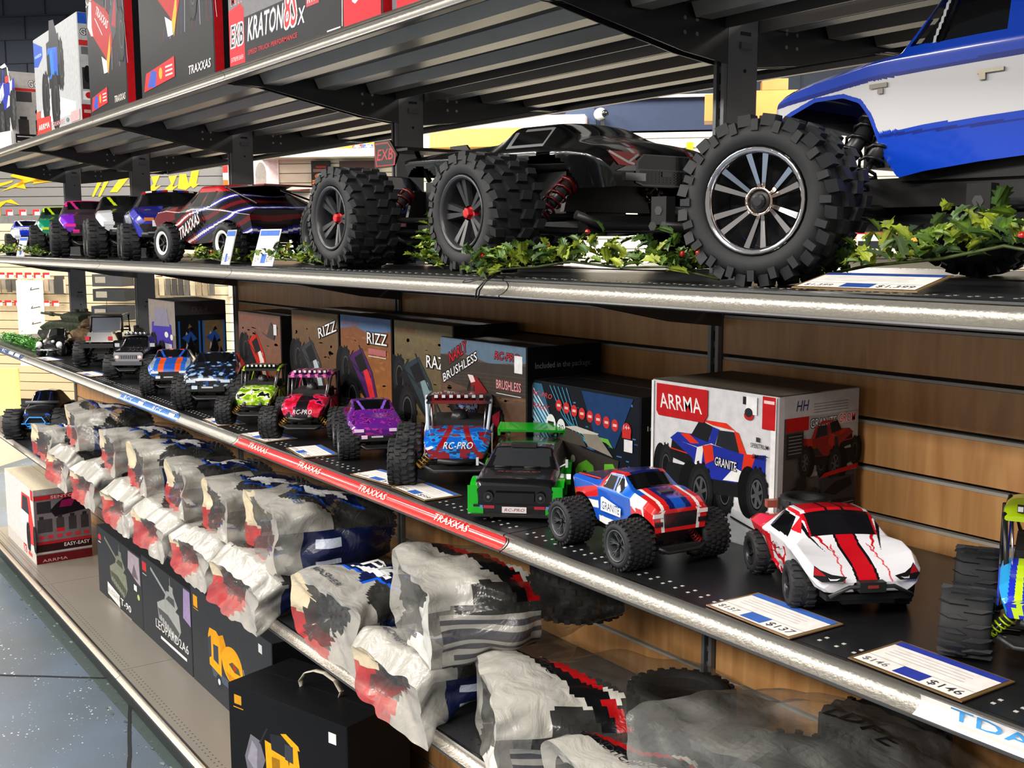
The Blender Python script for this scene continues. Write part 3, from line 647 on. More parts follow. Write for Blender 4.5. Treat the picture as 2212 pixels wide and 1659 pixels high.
def nose_truck(label, x, y, rz, k, cols, wheel=('small', .60, 'five', hx('1c1c1e')), R=.075, W=.075, name='model_truck', zz0=None, paint=None, bump=True, wk=1):
    """monster truck seen nose on: hood, headlights, windscreen, roof"""
    r = thing(name, label, 'model truck', (x, y, ZB if zz0 is None else zz0), radians(rz)); main, roof, nose, line, lamp = cols
    st = [(-.20, .12, .17, .18, .10, .11, .10, 0), (-.10, .11, .175, .20, .10, .115, .09, .002), (-.07, .11, .175, .235, .10, .115, .085, .004), (.0, .11, .175, .238, .10, .115, .083, .004), (.05, .11, .175, .20, .10, .115, .095, .004), (.08, .11, .17, .185, .10, .118, .105, .006), (.15, .11, .155, .17, .10, .12, .11, .006), (.19, .105, .135, .15, .09, .11, .09, .004), (.20, .105, .12, .135, .08, .10, .08, 0)]
    st = [tuple(v * k for v in q) for q in st]
    def p(u, y2, z, rg):
        xx = u * .40 - .20; zz = z / k; yy = y2 / k
        if rg == 'side' and (arch(xx, zz, 1, .14, .07, .078, 0) or arch(xx, zz, 1, -.14, .07, .078, 0)): return None
        if rg == 'top' and .005 < xx < .05 and abs(yy) < .08: return line if abs(abs(yy) - .055 + (xx - .02) * .5) < .006 else WIN
        if rg == 'green' and -.06 < xx < .03 and .185 < zz < .225: return WIN
        if paint:
            c = paint(xx, yy, zz, rg)
            if c: return c
        if zz > .215: return roof
        if xx > .1 and abs(yy) > .06: return nose
        if rg == 'front': return hx('1a1a1c') if abs(yy) < .06 else nose
        return main
    shell(r, st, p, nx=130, seg=(14, 12, 26))
    m = MB()
    for s in (-1, 1): m.box((.196 * k, s * .075 * k, .133 * k), (.012, .04 * k, .012 * k), lamp, 'satin')
    m.build('headlight', r)
    m = MB(); m.box((.21 * k, 0, .10 * k), (.03 * k, .15 * k, .02 * k), hx('161718')); m.box((.222 * k, -.055 * k, .108 * k), (.006, .025 * k, .014 * k), lamp, 'satin'); m.box((.222 * k, .0, .108 * k), (.004, .05 * k, .006 * k), hx('c8c8c8'), 'satin'); m.build('front_bumper', r)
    four(r, .28 * k, .235 * k, R * k, W * k, wheel); chassis(r, .28 * k, .235 * k, R * k * .9); return r
# nose-on trucks further along the eye-level shelf
def blue_slash():
    r = thing('model_truck', 'dark blue short course truck, nose to camera, left of the red and black one', 'model truck', (-2.36, .24, ZB), radians(-14))
    def p(x, y, z, reg):
        if z > .205: return [hx('17171b'), hx('2b2b9e'), hx('9c1a1c'), hx('e8e8e8')][int((y + .2) * 60) % 4] if z > .212 else hx('17171b')
        if reg == 'top' and x > .1: return hx('1b1c7e') if abs(y) > .05 else hx('3b3ba8') if abs(y) > .04 else hx('15151b')
        if reg == 'side' and x > .17: return hx('2a2aa6')
        return hx('15151b') if sin(x * 40 + z * 80) < .7 else hx('2a2aa6')
    sc_shell(r, 1.05, p)
    m = MB()
    for s in (-1, 1): m.box((.268, s * .095, .125), (.012, .03, .03), hx('d07818'), 'gloss'); m.box((.27, s * .075, .122), (.012, .02, .02), hx('e8e8e8'), 'gloss')
    m.build('headlight', r)
    m = MB(); m.tube([(.30, -.10, .09), (.315, -.05, .09), (.30, -.03, .13), (.29, .03, .13), (.315, .05, .09), (.30, .10, .09)], .005, BLACK); m.tube([(.29, -.12, .085), (.30, .12, .085)], .008, BLACK); m.build('front_bumper', r)
    four(r, .335, .30, .062, .062, ('small', .60, 'five', hx('2a2a2c'))); chassis(r, .335, .30, .06)
blue_slash()
nose_truck('white-nosed black truck with yellow accents, nose to camera, on the eye-level shelf', -2.95, .25, -12, 1.0, (hx('141518'), hx('0d0e10'), hx('d9dce0'), hx('c8e020'), hx('eef2f4')))
nose_truck('purple truck with bright pink roof on the eye-level shelf', -3.52, .25, -12, 1.0, (hx('3a3038'), hx('ff1488'), hx('7a22c8'), hx('c02c80'), hx('ff2c9c')))
nose_truck('green truck with yellow roof, behind the purple truck with pink roof', -4.05, .27, -12, .95, (hx('1a3a30'), hx('b8e018'), hx('0c8a68'), hx('b8e018'), hx('c8e828')))
nose_truck('small blue and white truck at the far left end of the eye-level shelf', -4.55, .22, -10, .72, (hx('1030b8'), hx('1030b8'), hx('e8ecf4'), hx('ffffff'), hx('e8e8ff')))
nose_truck('dark blue monster truck, half hidden behind the big black truck', -1.06, .36, -4, .95, (hx('16223e'), hx('0f1218'), hx('1c3464'), hx('20304c'), hx('f0a0a8')), wheel=('mt', .56, 'five', hx('303236')), R=.085, W=.085)
rc = random.Random(11)
def blot(cols, f=55, seed=0):
    def c(x, y, z):
        v = noise.noise(Vector((x * f + seed, y * f, z * f))) + .5 * noise.noise(Vector((x * f * 2.3, y * f * 2.3 + seed, z * f * 2.3)))
        return cols[0] if v < -.12 else cols[1] if v < .16 else cols[2 % len(cols)] if v < .34 else cols[-1]
    return c
# ---- white and red short course truck
def sc_white():
    r = thing('model_truck', 'white short course truck with red stripes and angry-eye headlights', 'model truck', (.497, .205, ZC), radians(-29)); r.scale = (1, 1, .94)
    st = [(-.115, .054, .078, .086, .062, .072, .060, 0), (-.10, .052, .080, .090, .065, .076, .061, 0), (-.055, .050, .082, .096, .066, .078, .056, .002), (-.035, .038, .084, .112, .066, .078, .050, .003), (-.02, .028, .086, .122, .064, .076, .048, .004), (.020, .024, .085, .124, .064, .075, .048, .005), (.034, .030, .084, .118, .064, .075, .050, .005), (.060, .042, .081, .095, .066, .077, .060, .004), (.078, .056, .082, .092, .068, .080, .074, -.005), (.105, .056, .077, .086, .068, .081, .074, -.008), (.125, .046, .066, .076, .066, .078, .070, -.006), (.138, .042, .052, .062, .058, .068, .060, -.002), (.142, .042, .048, .055, .052, .060, .05, 0)]
    Wt = hx('e4e4ea'); Rd = hx('c00f1e'); Bk = hx('101014')
    def p(u, y, z, reg):
        x = u * .257 - .115
        if reg == 'side' and (arch(x, z, 1, .078, .03, .039, 0) or arch(x, z, 1, -.077, .03, .040, 0)): return None
        if reg == 'green' and -.028 < x < .022 + (.115 - z) * .6 and .091 < z < .116: return WIN
        if reg == 'top' and .026 < x < .060 and abs(y) < .048: return Bk if abs(y) < .045 else Rd
        if reg == 'top' and x > -.03:
            if x <= .026: return Wt if (abs(y) > .042 or x < -.022) else (Bk if .010 < abs(y) < .0135 else Rd)
            if abs(y) < .0125: return Rd
            if abs(y) < .016: return Bk
            if .024 < abs(y) - (x - .07) * .10 - .0012 * sin(x * 400) < .0262 and x > .075: return hx('d84a54')
            if x < .105 and .0335 < abs(y) + (x - .07) * .25 + .001 * sin(x * 500) < .0335 + (.105 - x) * .12: return Rd
            if x < .095 and .044 < abs(y) + (x - .07) * .25 < .044 + (.095 - x) * .12: return Bk
            return Wt
        if reg == 'green' and .03 < x < .060 and z > .096: return Rd if z > .100 else Wt
        if reg in ('side', 'green'):
            if x < -.045: return hx('d8141f') if z > .058 + (x + .1) * .2 else Wt
            if -.02 < x < .035 and z < .075: return Rd if noise.noise(Vector((x * 70, 0, z * 90))) > .12 else Wt
            if x < -.02 and z < .08: return hx('c8121e')
            if z > .118: return Rd
            return Wt
        if reg == 'front': return Bk if abs(y) < .02 else Wt
        if reg == 'rear': return Rd
        return hx('c00f1e') if x < -.045 else Wt
    shell(r, st, p, nx=380, seg=(36, 30, 54))
    m = MB(); a = None
    for s in (-1, 1):
        m.push(T(.1395, s * .051, .0665) @ RZ(s * radians(20)) @ RZ(pi / 2) @ RX(pi / 2 - radians(42)))
        a = Art(m, .042, .024, 'gloss'); q = (lambda x, y: (x - .5, y - .5)) if s > 0 else (lambda x, y: (.5 - x, y - .5))
        def po(pts, c):
            if s < 0: pts = pts[::-1]
            a.poly([q(*t) for t in pts], c)
        po([(0, .42), (.12, .12), (.75, .0), (1, .3), (.98, 1), (.8, .75), (.45, .5)], hx('141418')); po([(.62, .38), (.98, .4), (.97, .92), (.8, .68)], hx('a01420')); po([(.2, .3), (.3, .16), (.5, .12), (.56, .3), (.5, .22), (.34, .24)], hx('d0d0d4'))
        m.pop()
    m.build('headlight', r)
    m = MB()
    m.box((.133, 0, .035), (.022, .115, .008), hx('141416')); m.box((.118, 0, .030), (.05, .07, .010), hx('0e0e10')); m.tube([(.148, -.055, .038), (.152, -.03, .052), (.152, .03, .052), (.148, .055, .038)], .003, hx('2a2a2c')); m.box((.150, 0, .052), (.012, .035, .014), hx('1e1e20')); m.box((.1565, 0, .053), (.001, .014, .004), hx('8a3028'))
    m.build('front_bumper', r)
    m = MB(); m.push(T(-.085, 0, .106)); m.lathe([(.022, -.012), (.033, -.014), (.036, -.008), (.036, .008), (.033, .014), (.022, .012), (.022, -.012)], 28, hx('18181a'), 'rubber', axis='z')
    for i in range(18):
        a2 = 2 * pi * i / 18; m.push(RZ(a2)); m.box((.0365, 0, (.005 if i % 2 else -.005)), (.003, .007, .01), hx('222224'), 'rubber'); m.pop()
    m.pop(); m.build('spare_tire', r)
    m = MB(); m.box((-.128, -.03, .098), (.012, .026, .012), hx('9a5648'), 'satin'); m.box((-.128, .03, .098), (.012, .026, .012), hx('6a3c34'), 'satin'); m.box((-.12, 0, .075), (.02, .11, .012), hx('c8141c'), 'gloss'); m.build('tail_wing', r)
    four(r, .155, .134, .0335, .036, ('small', .55, 'five', hx('1d1d20')), steer=radians(-8)); chassis(r, .155, .126, .032, bumper=False)
    art(r, RSIDE(-.012, -.0768, .040), .045, .036, lambda a: (a.line([(.1, .8), (.3, .95), (.5, .75), (.85, .9)], .0018, hx('6a0c18')), a.line([(.1, .5), (.4, .6), (.8, .45)], .0015, hx('6a0c18')), a.poly([(.1, .1), (.5, .32), (.9, .22), (.8, .05), (.45, .15)], Rd)))
sc_white()
# ---- blue, red and white truck with the word on its door
def granite():
    r = thing('model_truck', 'blue, red and white pickup-style model truck with white lettering on its door', 'model truck', (.195, .118, ZC), radians(-7))
    st = [(-.108, .070, .104, .108, .046, .052, .046, 0), (-.10, .062, .104, .110, .048, .054, .047, 0), (-.045, .052, .104, .110, .05, .055, .047, 0), (-.032, .046, .102, .112, .05, .055, .043, .002), (-.012, .044, .102, .128, .05, .055, .039, .003), (.020, .044, .102, .130, .05, .055, .038, .003), (.048, .048, .102, .110, .05, .056, .043, .003), (.058, .052, .102, .110, .05, .056, .047, .003), (.10, .058, .094, .102, .05, .055, .047, .002), (.112, .058, .088, .096, .048, .052, .044, .001), (.115, .058, .086, .092, .046, .05, .042, 0)]
    Bl = hx('1650b4'); Dk = hx('101c5c'); Rd = hx('cc1c1c'); Wt = hx('e4e2e0')
    def p(u, y, z, reg):
        x = u * .223 - .108
        if reg == 'side' and (arch(x, z, 1, .083, .038, .044, 0) or arch(x, z, 1, -.083, .038, .044, 0)): return None
        if reg == 'green' and -.016 < x < .036 and .105 < z < .124 and abs(x - .012 + (z - .12) * .2) > .002: return WIN
        if reg == 'top' and .024 < x < .053 and abs(y) < .036: return WIN
        if reg == 'front':
            if abs(y) < .030 and .064 < z < .086: return hx('15171c')
            return Wt if .030 < abs(y) < .037 else Rd
        if reg == 'top':
            if x < -.032: return hx('14151a')
            if x < .024: return Dk if abs(y) < .028 else (Wt if abs(abs(y) - .014) < .004 and x > .01 else Rd)
            if abs(y) < .020: return Dk if (x < .09 or abs(y) > .01) else Bl
            return Rd if abs(y) < .030 else (Wt if abs(y) < .036 else Bl if x < .075 else Rd)
        if x > .062: return Rd if sin(x * 260 + z * 60) > -.5 and z < .09 or x > .095 else Wt if z > .09 - (x - .062) * .5 else Rd
        if x < -.03: return Rd if abs(z - .088 - (x + .06) * .25) < .009 else Wt if abs(z - .070 - (x + .06) * .1) < .006 else Bl
        if z > .1255: return Rd if x < 0 else Dk
        if z < .056: return Wt
        if x > -.026 and x < -.008 and z > .104: return Rd
        return hx('1a62c8') if z > .1 else Bl
    shell(r, st, p, nx=360, seg=(44, 28, 42))
    art(r, RSIDE(-.018, -.0555, .064), .056, .026, lambda a: (a.poly([(0, .1), (.98, .1), (1, .62), (.1, .98), (0, .9)], hx('e8e6e2')), a.text('GRANITE', .05, .22, .88, .5, hx('15305c'), bold=.0005)), 'lettering')
    m = MB()
    for s in (-1, 1): m.box((.115, s * .041, .084), (.003, .018, .006), hx('e8e8ea'), 'gloss'); m.box((.1155, s * .040, .071), (.002, .014, .007), hx('16181c'), 'gloss')
    m.build('headlight', r)
    m = MB(); m.box((-.068, 0, .106), (.07, .085, .002), hx('0f1012')); m.build('truck_bed', r)
    m = MB(); m.tube([(-.10, -.044, .110), (-.035, -.044, .113)], .0012, Rd); m.build('bed_rail', r)
    m = MB(); m.box((.07, 0, .1085), (.022, .024, .004), hx('26282c')); m.build('hood_scoop', r)
    four(r, .166, .142, .038, .050, ('knob', .62, 'mesh', hx('46484b')), steer=0); chassis(r, .166, .142, .036, w=.05, spring=hx('a01a1c'), shocks=True)
granite()
# ---- black hatchback with green arches and rear spoiler
def rally():
    r = thing('model_car', 'black and green boxy hatchback model car with green rear spoiler', 'model car', (-.168, .162, ZC), radians(-43))
    r.scale = (1.17, 1.17, 1.0)
    st = [(-.115, .022, .07, .075, .058, .062, .055, 0), (-.112, .018, .075, .088, .060, .064, .053, .001), (-.095, .018, .075, .104, .060, .064, .050, .002), (-.02, .018, .073, .108, .059, .063, .046, .002), (.005, .018, .072, .106, .059, .063, .046, .002), (.040, .018, .072, .080, .059, .063, .053, .002), (.048, .018, .072, .0755, .059, .063, .056, .001), (.108, .018, .067, .071, .058, .062, .055, .001), (.118, .018, .063, .068, .056, .060, .054, 0), (.122, .02, .055, .062, .054, .058, .052, 0)]
    Gn = hx('12a41c'); K = hx('0d0e10')
    def p(u, y, z, reg):
        x = u * .237 - .115
        if reg == 'side' and (arch(x, z, 1, .075, .028, .031, 0) or arch(x, z, 1, -.07, .028, .031, 0)): return None
        if reg == 'green' and -.09 < x < .02 + (.1 - z) * .7 and .078 < z < .101 and abs(x + .03) > .003: return WIN
        if reg == 'top' and .007 < x < .044 and abs(y) < .046: return hx('2c2e31') if abs(y) < .044 else K
        return K
    shell(r, st, p, nx=110, seg=(12, 10, 14))
    for s in (-1, 1):
        for x in (.075, -.07):
            m = MB()
            pts = [(x + .040 * cos(a), .028 + .038 * sin(a)) for a in [pi * k / 12 for k in range(13)]]; inn = [(x + .031 * cos(a), .028 + .031 * sin(a)) for a in [pi * k / 12 for k in range(13)]][::-1]
            if x > 0: pts = [(.122, .012), (.122, .062)] + pts[3:] ; inn = inn[:-1] + [(x + .031, .012)]
            y0, y1 = (.056, .072) if s > 0 else (-.072, -.056); m.prism(pts + inn, 'y', y0, y1, Gn, 'gloss'); m.build('wheel_arch', r)
    m = MB(); m.box((.119, 0, .02), (.016, .125, .018), K, 'gloss'); m.box((.126, 0, .012), (.02, .13, .004), hx('141416'))
    for s in (-1, 1): m.box((.121, s * .056, .018), (.016, .018, .014), Gn, 'gloss')
    m.build('front_bumper', r)
    m = MB()
    for s in (-1, 1): m.push(T(-.112, s * .04, .106) @ RY(radians(-12))); m.box((0, 0, .006), (.012, .004, .016), hx('0f7a18'), 'gloss'); m.pop()
    m.push(T(-.112, 0, .121) @ RY(radians(14))); m.box((0, 0, 0), (.034, .112, .005), Gn, 'gloss'); m.box((.0, .056, -.004), (.034, .004, .014), Gn, 'gloss'); m.box((.0, -.056, -.004), (.034, .004, .014), Gn, 'gloss'); m.pop(); m.build('rear_spoiler', r)
    def fr(a):
        a.rect(.24, .42, .76, .82, hx('0b0b0d'))
        for k in range(6): a.rect(.25, .45 + k * .06, .75, .47 + k * .06, hx('1c1c1f'))
        for s in (.16, .84): a.ell(s, .64, .062, .20, hx('2a2b2e')); a.ell(s, .64, .05, .16, hx('151618')); a.ell(s, .64, .018, .06, hx('707276'))
        a.rect(.10, .20, .24, .32, hx('a02438')); a.rect(.76, .20, .90, .32, hx('a02438')); a.rect(.05, .20, .09, .32, hx('5a80c0')); a.rect(.91, .20, .95, .32, hx('5a80c0'))
        a.rect(.34, .04, .66, .28, hx('d8d0d4')); a.text('RC-PRO', .37, .10, .26, .12, hx('7c2430'), shear=.3)
    art(r, FRONT(.1285, -.058, .014), .116, .046, fr, 'front_grille')
    m = MB(); m.push(T(.078, -.033, .0765) @ RZ(pi / 2)); a = Art(m, .066, .008, 'satin'); a.text('RC-PRO', 0, 0, 1, 1, hx('8a3038'), shear=.3); m.pop()
    m.box((.085, 0, .0735), (.012, .07, .003), K); m.build('bonnet_lettering', r)
    for y0 in (-.042, .005): m = MB(); m.tube([(.046, y0, .078), (.046, y0 + .026, .079)], .0012, K); m.build('wiper', r)
    for s in (-1, 1): m = MB(); m.tube([(.03, s * .060, .076), (.034, s * .071, .084)], .0015, hx('b8b8bc')); m.box((.034, s * .071, .084), (.006, .004, .014), hx('c0c0c4'), 'satin'); m.build('wing_mirror', r)
    m = MB(); m.box((.0, .0, .110), (.02, .04, .006), hx('1a1a1c')); m.build('roof_scoop', r)
    four(r, .145, .112, .030, .026, ('slick', .66, 'mesh', hx('2c2d30'))); chassis(r, .145, .10, .026, bumper=False, shocks=False)
rally()
# ---- open cage buggies
def cage_buggy(label, x, y, rz, k, hood, roof, side, cage=hx('1a1a1c'), wheel=('mt', .50, 'five', hx('2a2b2d')), wordcol=None, spring=hx('c89020'), R=.042, W=.048, tr=.175, wb=.19, z0=None, rows=7, cabin=hx('08080a'), hz=1.0):
    r = thing('model_buggy', label, 'model buggy', (x, y, ZC if z0 is None else z0), radians(rz)); q = k
    st = [(.035, .072, .102, .108, .048, .056, .050, .001), (.06, .070, .100, .106, .05, .057, .050, .001), (.10, .066, .090, .098, .05, .056, .045, .001), (.122, .062, .082, .088, .045, .052, .040, 0), (.126, .062, .078, .084, .042, .048, .036, 0)]
    shell(r, [tuple(v * q for v in s) for s in st], lambda u, y2, z, rg: hood(u * .091 + .035, y2 / q, z / q), nx=100, seg=(18, 8, 44), name='hood').scale[2] = hz
    st = [(-.085, .155, .158, .162, .050, .054, .046, .001), (-.04, .158, .161, .165, .054, .058, .05, .002), (.0, .157, .160, .164, .056, .060, .052, .002), (.022, .150, .153, .156, .054, .058, .050, .001)]
    shell(r, [tuple(v * q for v in s) for s in st], lambda u, y2, z, rg: roof(u * .107 - .085, y2 / q, z / q), nx=24, seg=(3, 2, 12), name='roof_panel').scale[2] = hz
    m = MB(); m.push(SCL(q, q, q * hz))
    for i in range(rows):
        yy = (i - (rows - 1) / 2) * .013; m.box((.016, yy, .165), (.010, .0075, .008), hx('18181a'), 'satin'); m.box((.0215, yy, .1655), (.002, .006, .006), hx('d8d8d8'), 'satin')
    m.build('light_bar', r)
    m = MB(); m.push(SCL(q, q, q * hz))
    for s in (-1, 1):
        c = cage
        m.tube([(.06, s * .05, .100), (.015, s * .056, .155), (-.085, s * .054, .158), (-.135, s * .04, .10), (-.12, s * .045, .06), (-.05, s * .06, .045), (.06, s * .058, .05), (.10, s * .045, .07)], .003, c, 'satin', 7)
        m.tube([(-.03, s * .058, .160), (-.05, s * .060, .05)], .003, c, 'satin', 6); m.tube([(-.085, s * .054, .158), (-.05, s * .06, .10), (.045, s * .056, .10)], .0025, c, 'satin', 6); m.tube([(-.05, s * .06, .05), (.03, s * .057, .10)], .0022, c, 'satin', 6)
        m.tube([(.045, s * .044, .104), (.008, s * .048, .158)], .0016, hx('b8b8bc'), 'metal', 5)
    m.tube([(-.135, -.04, .10), (-.135, .04, .10)], .003, cage); m.build('roll_cage', r)
    for s in (-1, 1):
        m = MB(); m.push(SCL(q, q, q * hz))
        m.prism([(.055, .052), (.04, .098), (-.045, .096), (-.05, .05)], 'y', s * .0575 - .0012, s * .0575 + .0012, side, 'gloss'); m.prism([(-.055, .06), (-.05, .10), (-.10, .135), (-.125, .10), (-.11, .065)], 'y', s * .052 - .0012, s * .052 + .0012, side, 'gloss')
        m.build('side_panel', r)
    m = MB(); m.push(SCL(q, q, q * hz)); m.box((-.02, 0, .082), (.11, .095, .07), cabin, 'matte', taper=.9); m.box((.10, 0, .062), (.05, .05, .02), hx('0e0e10')); m.box((-.02, 0, .050), (.2, .07, .02), hx('101012'))
    m.lathe([(0, .10), (.013, .105), (.016, .12), (.011, .134), (0, .137)], 12, hx('202022'), 'satin', axis='z'); _sh(m, 60, 0, 0, 0, Matrix.Identity(4)); m.build('cabin', r)
    if wordcol: word(r, 'RC-PRO', FRONT(.127 * q, -.022 * q, .070 * q), .048 * q, .012 * q, wordcol, shear=.25)
    four(r, wb * q, tr * q, R * q, W * q, wheel, x0=.005 * q); chassis(r, wb * q, tr * q, R * q, spring=spring, bumper=True, w=.06 * q)
    m = MB(); m.push(SCL(q, q, q * hz)); m.tube([(.135, -.03, .06), (.14, 0, .058), (.135, .03, .06)], .004, BLACK)
    for s in (-1, 1): m.lathe([(0, .001), (.005, .001), (.006, -.004)], 10, hx('505256'), 'satin', axis='x'); _sh(m, 30, .13, s * .022, .062, Matrix.Identity(4))
    m.build('nose_light', r)
    return r
_b = blot([hx('0e58b8'), hx('1a86d8'), hx('10306c'), hx('8a1420')], 60, 3)
cage_buggy('blue and dark red rock racer with roof lights and metal cage, largest of the buggies', -.448, .196, -35, 1.2, lambda x, y, z: hx('8a1018') if abs(abs(y) - .03 + (z - .08) * .6) < .005 else _b(x, y, z), lambda x, y, z: hx('6c0c14') if abs(y) < .045 else hx('121114'), hx('b8301c'), cage=hx('b8c4d0'), wordcol=hx('e8e8ec'), wheel=('mt', .48, 'mesh', hx('2c2d30')), R=.040, W=.046, tr=.185, hz=.86, wb=.155)
_p = blot([hx('b00c2c'), hx('e0203c'), hx('d83a80'), hx('1a0a14')], 45, 7)
cage_buggy('pink and red buggy with roof lights, between the green buggy and the purple truck', -1.10, .165, -38, .98, lambda x, y, z: _p(x, y, z) if abs(y) > .015 else hx('141014'), lambda x, y, z: hx('58105c') if sin(y * 300) > -.2 else hx('e070a8'), hx('d82c58'), wordcol=hx('f0e0e8'), wb=.165)
_g = blot([hx('70a010'), hx('b8dc28'), hx('e8e8e0'), hx('0e1c0a')], 50, 9)
cage_buggy('lime green buggy with roof lights, left of the pink and red buggy', -1.385, .15, -36, .92, lambda x, y, z: _g(x, y, z), lambda x, y, z: hx('181c14') if abs(y) < .05 else hx('a8c820'), hx('9cc01c'))
_y = blot([hx('1428a0'), hx('2040c8'), hx('101a50'), hx('b8d820')], 35, 2)
cage_buggy('blue and lime yellow buggy cut off by the right edge of the photo', .795, .258, -62, 1.0, lambda x, y, z: hx('c0e020') if .03 < abs(y) < .038 or (x < .06 and abs(y) < .012) else hx('2a98d8') if abs(y) > .045 else hx('1c2cc0'), lambda x, y, z: hx('b8d818') if abs(y) > .02 else hx('2f8fe0'), hx('1c34b8'), wheel=('chev', .45, 'five', hx('1c1c1e')), spring=hx('b8d820'), W=.056)
# ---- monster trucks and pickups further down the shelf
_q = blot([hx('5a1a80'), hx('5a1a80'), hx('a8288c'), hx('38145c')], 40, 5)
nose_truck('purple and magenta monster truck behind the rock racer', -.78, .165, -22, .52, (hx('5c2086'), hx('2c1860'), hx('8c2090'), hx('8050c0'), hx('f0d0f0')), wheel=('mt', .52, 'five', hx('4a4b4e')), R=.078, W=.09, zz0=ZC, paint=lambda x, y, z, g: hx('241c48') if z > .22 and abs(y) < .06 else _q(x, y, z))
_c = blot([hx('101218'), hx('14161c'), hx('1a4488'), hx('90a8b8')], 40, 6)
nose_truck('black and blue monster truck with light grey streaks, on big black tyres', -1.735, .15, -32, .66, (hx('101218'), hx('0c0e14'), hx('1c2c60'), hx('101018'), hx('c8d8e8')), wheel=('mt', .52, 'five', hx('6a6c70')), R=.078, W=.09, zz0=ZC, paint=lambda x, y, z, g: _c(x, y, z))
nose_truck('blue truck with orange and grey patches, left of the black and blue monster truck', -2.11, .14, -26, .58, (hx('1c50b0'), hx('d84818'), hx('2060c0'), hx('1c50b0'), hx('e8e8e8')), wheel=('mt', .52, 'five', hx('8a8c90')), R=.072, W=.08, zz0=ZC, paint=lambda x, y, z, g: (hx('d84c1c') if z > .2 and int((y + .2) * 50) % 3 == 0 else hx('18203c') if z > .2 else hx('d8501c') if g == 'top' and x > .06 and .03 < abs(y) < .06 else hx('8a96a4') if g == 'top' and x > .06 and abs(y) >= .085 else hx('d8501c') if g != 'top' and -.1 < x < 0 and z > .14 else hx('9aa4ac') if g != 'top' and 0 <= x < .06 else None))
def old_pickup(label, x, y, rz, k, col, kind):
    r = thing('model_truck', label, 'model truck', (x, y, ZC), radians(rz))
    st = [(-.13, .06, .098, .102, .045, .052, .045, 0), (-.06, .058, .098, .104, .046, .053, .046, 0), (-.045, .056, .098, .138, .046, .053, .040, .002), (.0, .056, .098, .140, .046, .053, .038, .002), (.035, .056, .098, .104, .046, .053, .045, .002), (.10, .058, .093, .098, .046, .052, .046, .001), (.106, .06, .088, .094, .045, .050, .044, 0)]
    def p(u, y2, z, rg):
        xx = u * .236 - .13; zz = z / k; yy = y2 / k
        if rg == 'side' and (arch(xx, zz, 1, .07, .045, .04, 0) or arch(xx, zz, 1, -.085, .045, .04, 0)): return None
        if rg == 'green' and -.04 < xx < .015 and .105 < zz < .132: return WIN
        if rg == 'top' and .004 < xx < .032 and abs(yy) < .038: return WIN
        if rg == 'front': return hx('9a9aa0')
        return col
    shell(r, [tuple(v * k for v in q) for q in st], p, nx=60, seg=(8, 8, 10))
    def g(a):
        a.rect(0, 0, 1, 1, hx('8a8a90')); a.rect(.2, .3, .8, .85, hx('141416'))
        for i in range(9): a.rect(.22 + i * .064, .3, .24 + i * .064, .85, hx('a8a8ae'))
        for s in (.1, .9): a.ell(s, .55, .08, .3, hx('c89080')); a.ell(s, .6, .06, .2, hx('e8e8e8'))
    art(r, FRONT(.107 * k, -.048 * k, .064 * k), .096 * k, .024 * k, g, 'grille')
    m = MB(); m.box((.118 * k, 0, .058 * k), (.016 * k, .10 * k, .012 * k), hx('8a8a90'), 'metal'); m.build('front_bumper', r)
    m = MB()
    for i in range(5): m.push(T(.006 * k, (i - 2) * .015 * k, .150 * k)); m.lathe([(0, .006 * k), (.0055 * k, .006 * k), (.006 * k, 0), (.003 * k, -.006 * k)], 10, hx('c8c8cc'), 'chrome', axis='x'); m.pop()
    m.box((0, 0, .146 * k), (.012 * k, .085 * k, .006 * k), BLACK); m.build('roof_lights', r)
    for s in (-1, 1): m = MB(); m.box((.03 * k, s * .060 * k, .112 * k), (.006 * k, .016 * k, .012 * k), hx('c0c0c4'), 'satin'); m.build('wing_mirror', r)
    four(r, .155 * k, .125 * k, .042 * k, .048 * k, ('chev', .45, 'five', hx('3a3a3c'))); chassis(r, .155 * k, .125 * k, .042 * k)
old_pickup('black pickup with chrome grille and round roof lights on balloon tyres', -2.60, .17, -34, 1.06, hx('121214'), 0)
def crawler():
    r = thing('model_buggy', 'tall black open rock crawler behind the black pickup', 'model buggy', (-3.10, .20, ZC), radians(-30)); k = 1.25
    m = MB(); m.push(SCL(k, k, k))
    m.box((.06, 0, .095), (.09, .085, .03), hx('070708'), 'gloss', taper=.85); m.box((-.03, 0, .08), (.10, .10, .05), hx('070708'), 'gloss'); m.box((-.11, 0, .085), (.06, .095, .045), hx('070708'), 'gloss'); m.build('tub', r)
    m = MB(); m.push(SCL(k, k, k))
    for s in (-1, 1): m.tube([(.02, s * .05, .105), (.005, s * .048, .155), (-.075, s * .048, .158), (-.08, s * .05, .1)], .004, BLACK)
    m.tube([(.005, -.048, .155), (.005, .048, .155)], .004, BLACK); m.tube([(-.075, -.048, .158), (-.075, .048, .158)], .004, BLACK); m.box((-.035, 0, .160), (.085, .098, .004), hx('16171a'), 'satin'); m.build('roll_cage', r)
    m = MB(); m.push(SCL(k, k, k) @ T(.013, 0, .13) @ RY(radians(-15))); m.box((0, 0, 0), (.002, .088, .042), hx('1c2840'), 'gloss'); m.build('windscreen', r)
    m = MB(); m.push(SCL(k, k, k))
    for s in (-1, 1): m.box((.107, s * .035, .092), (.004, .014, .012), hx('c83038'), 'satin')
    m.box((.125, 0, .07), (.02, .1, .012), BLACK); m.build('front_bumper', r)
    four(r, .20, .155, .052, .05, ('chev', .45, 'five', hx('2a2a2c'))); chassis(r, .20, .155, .05, bumper=False)
crawler()
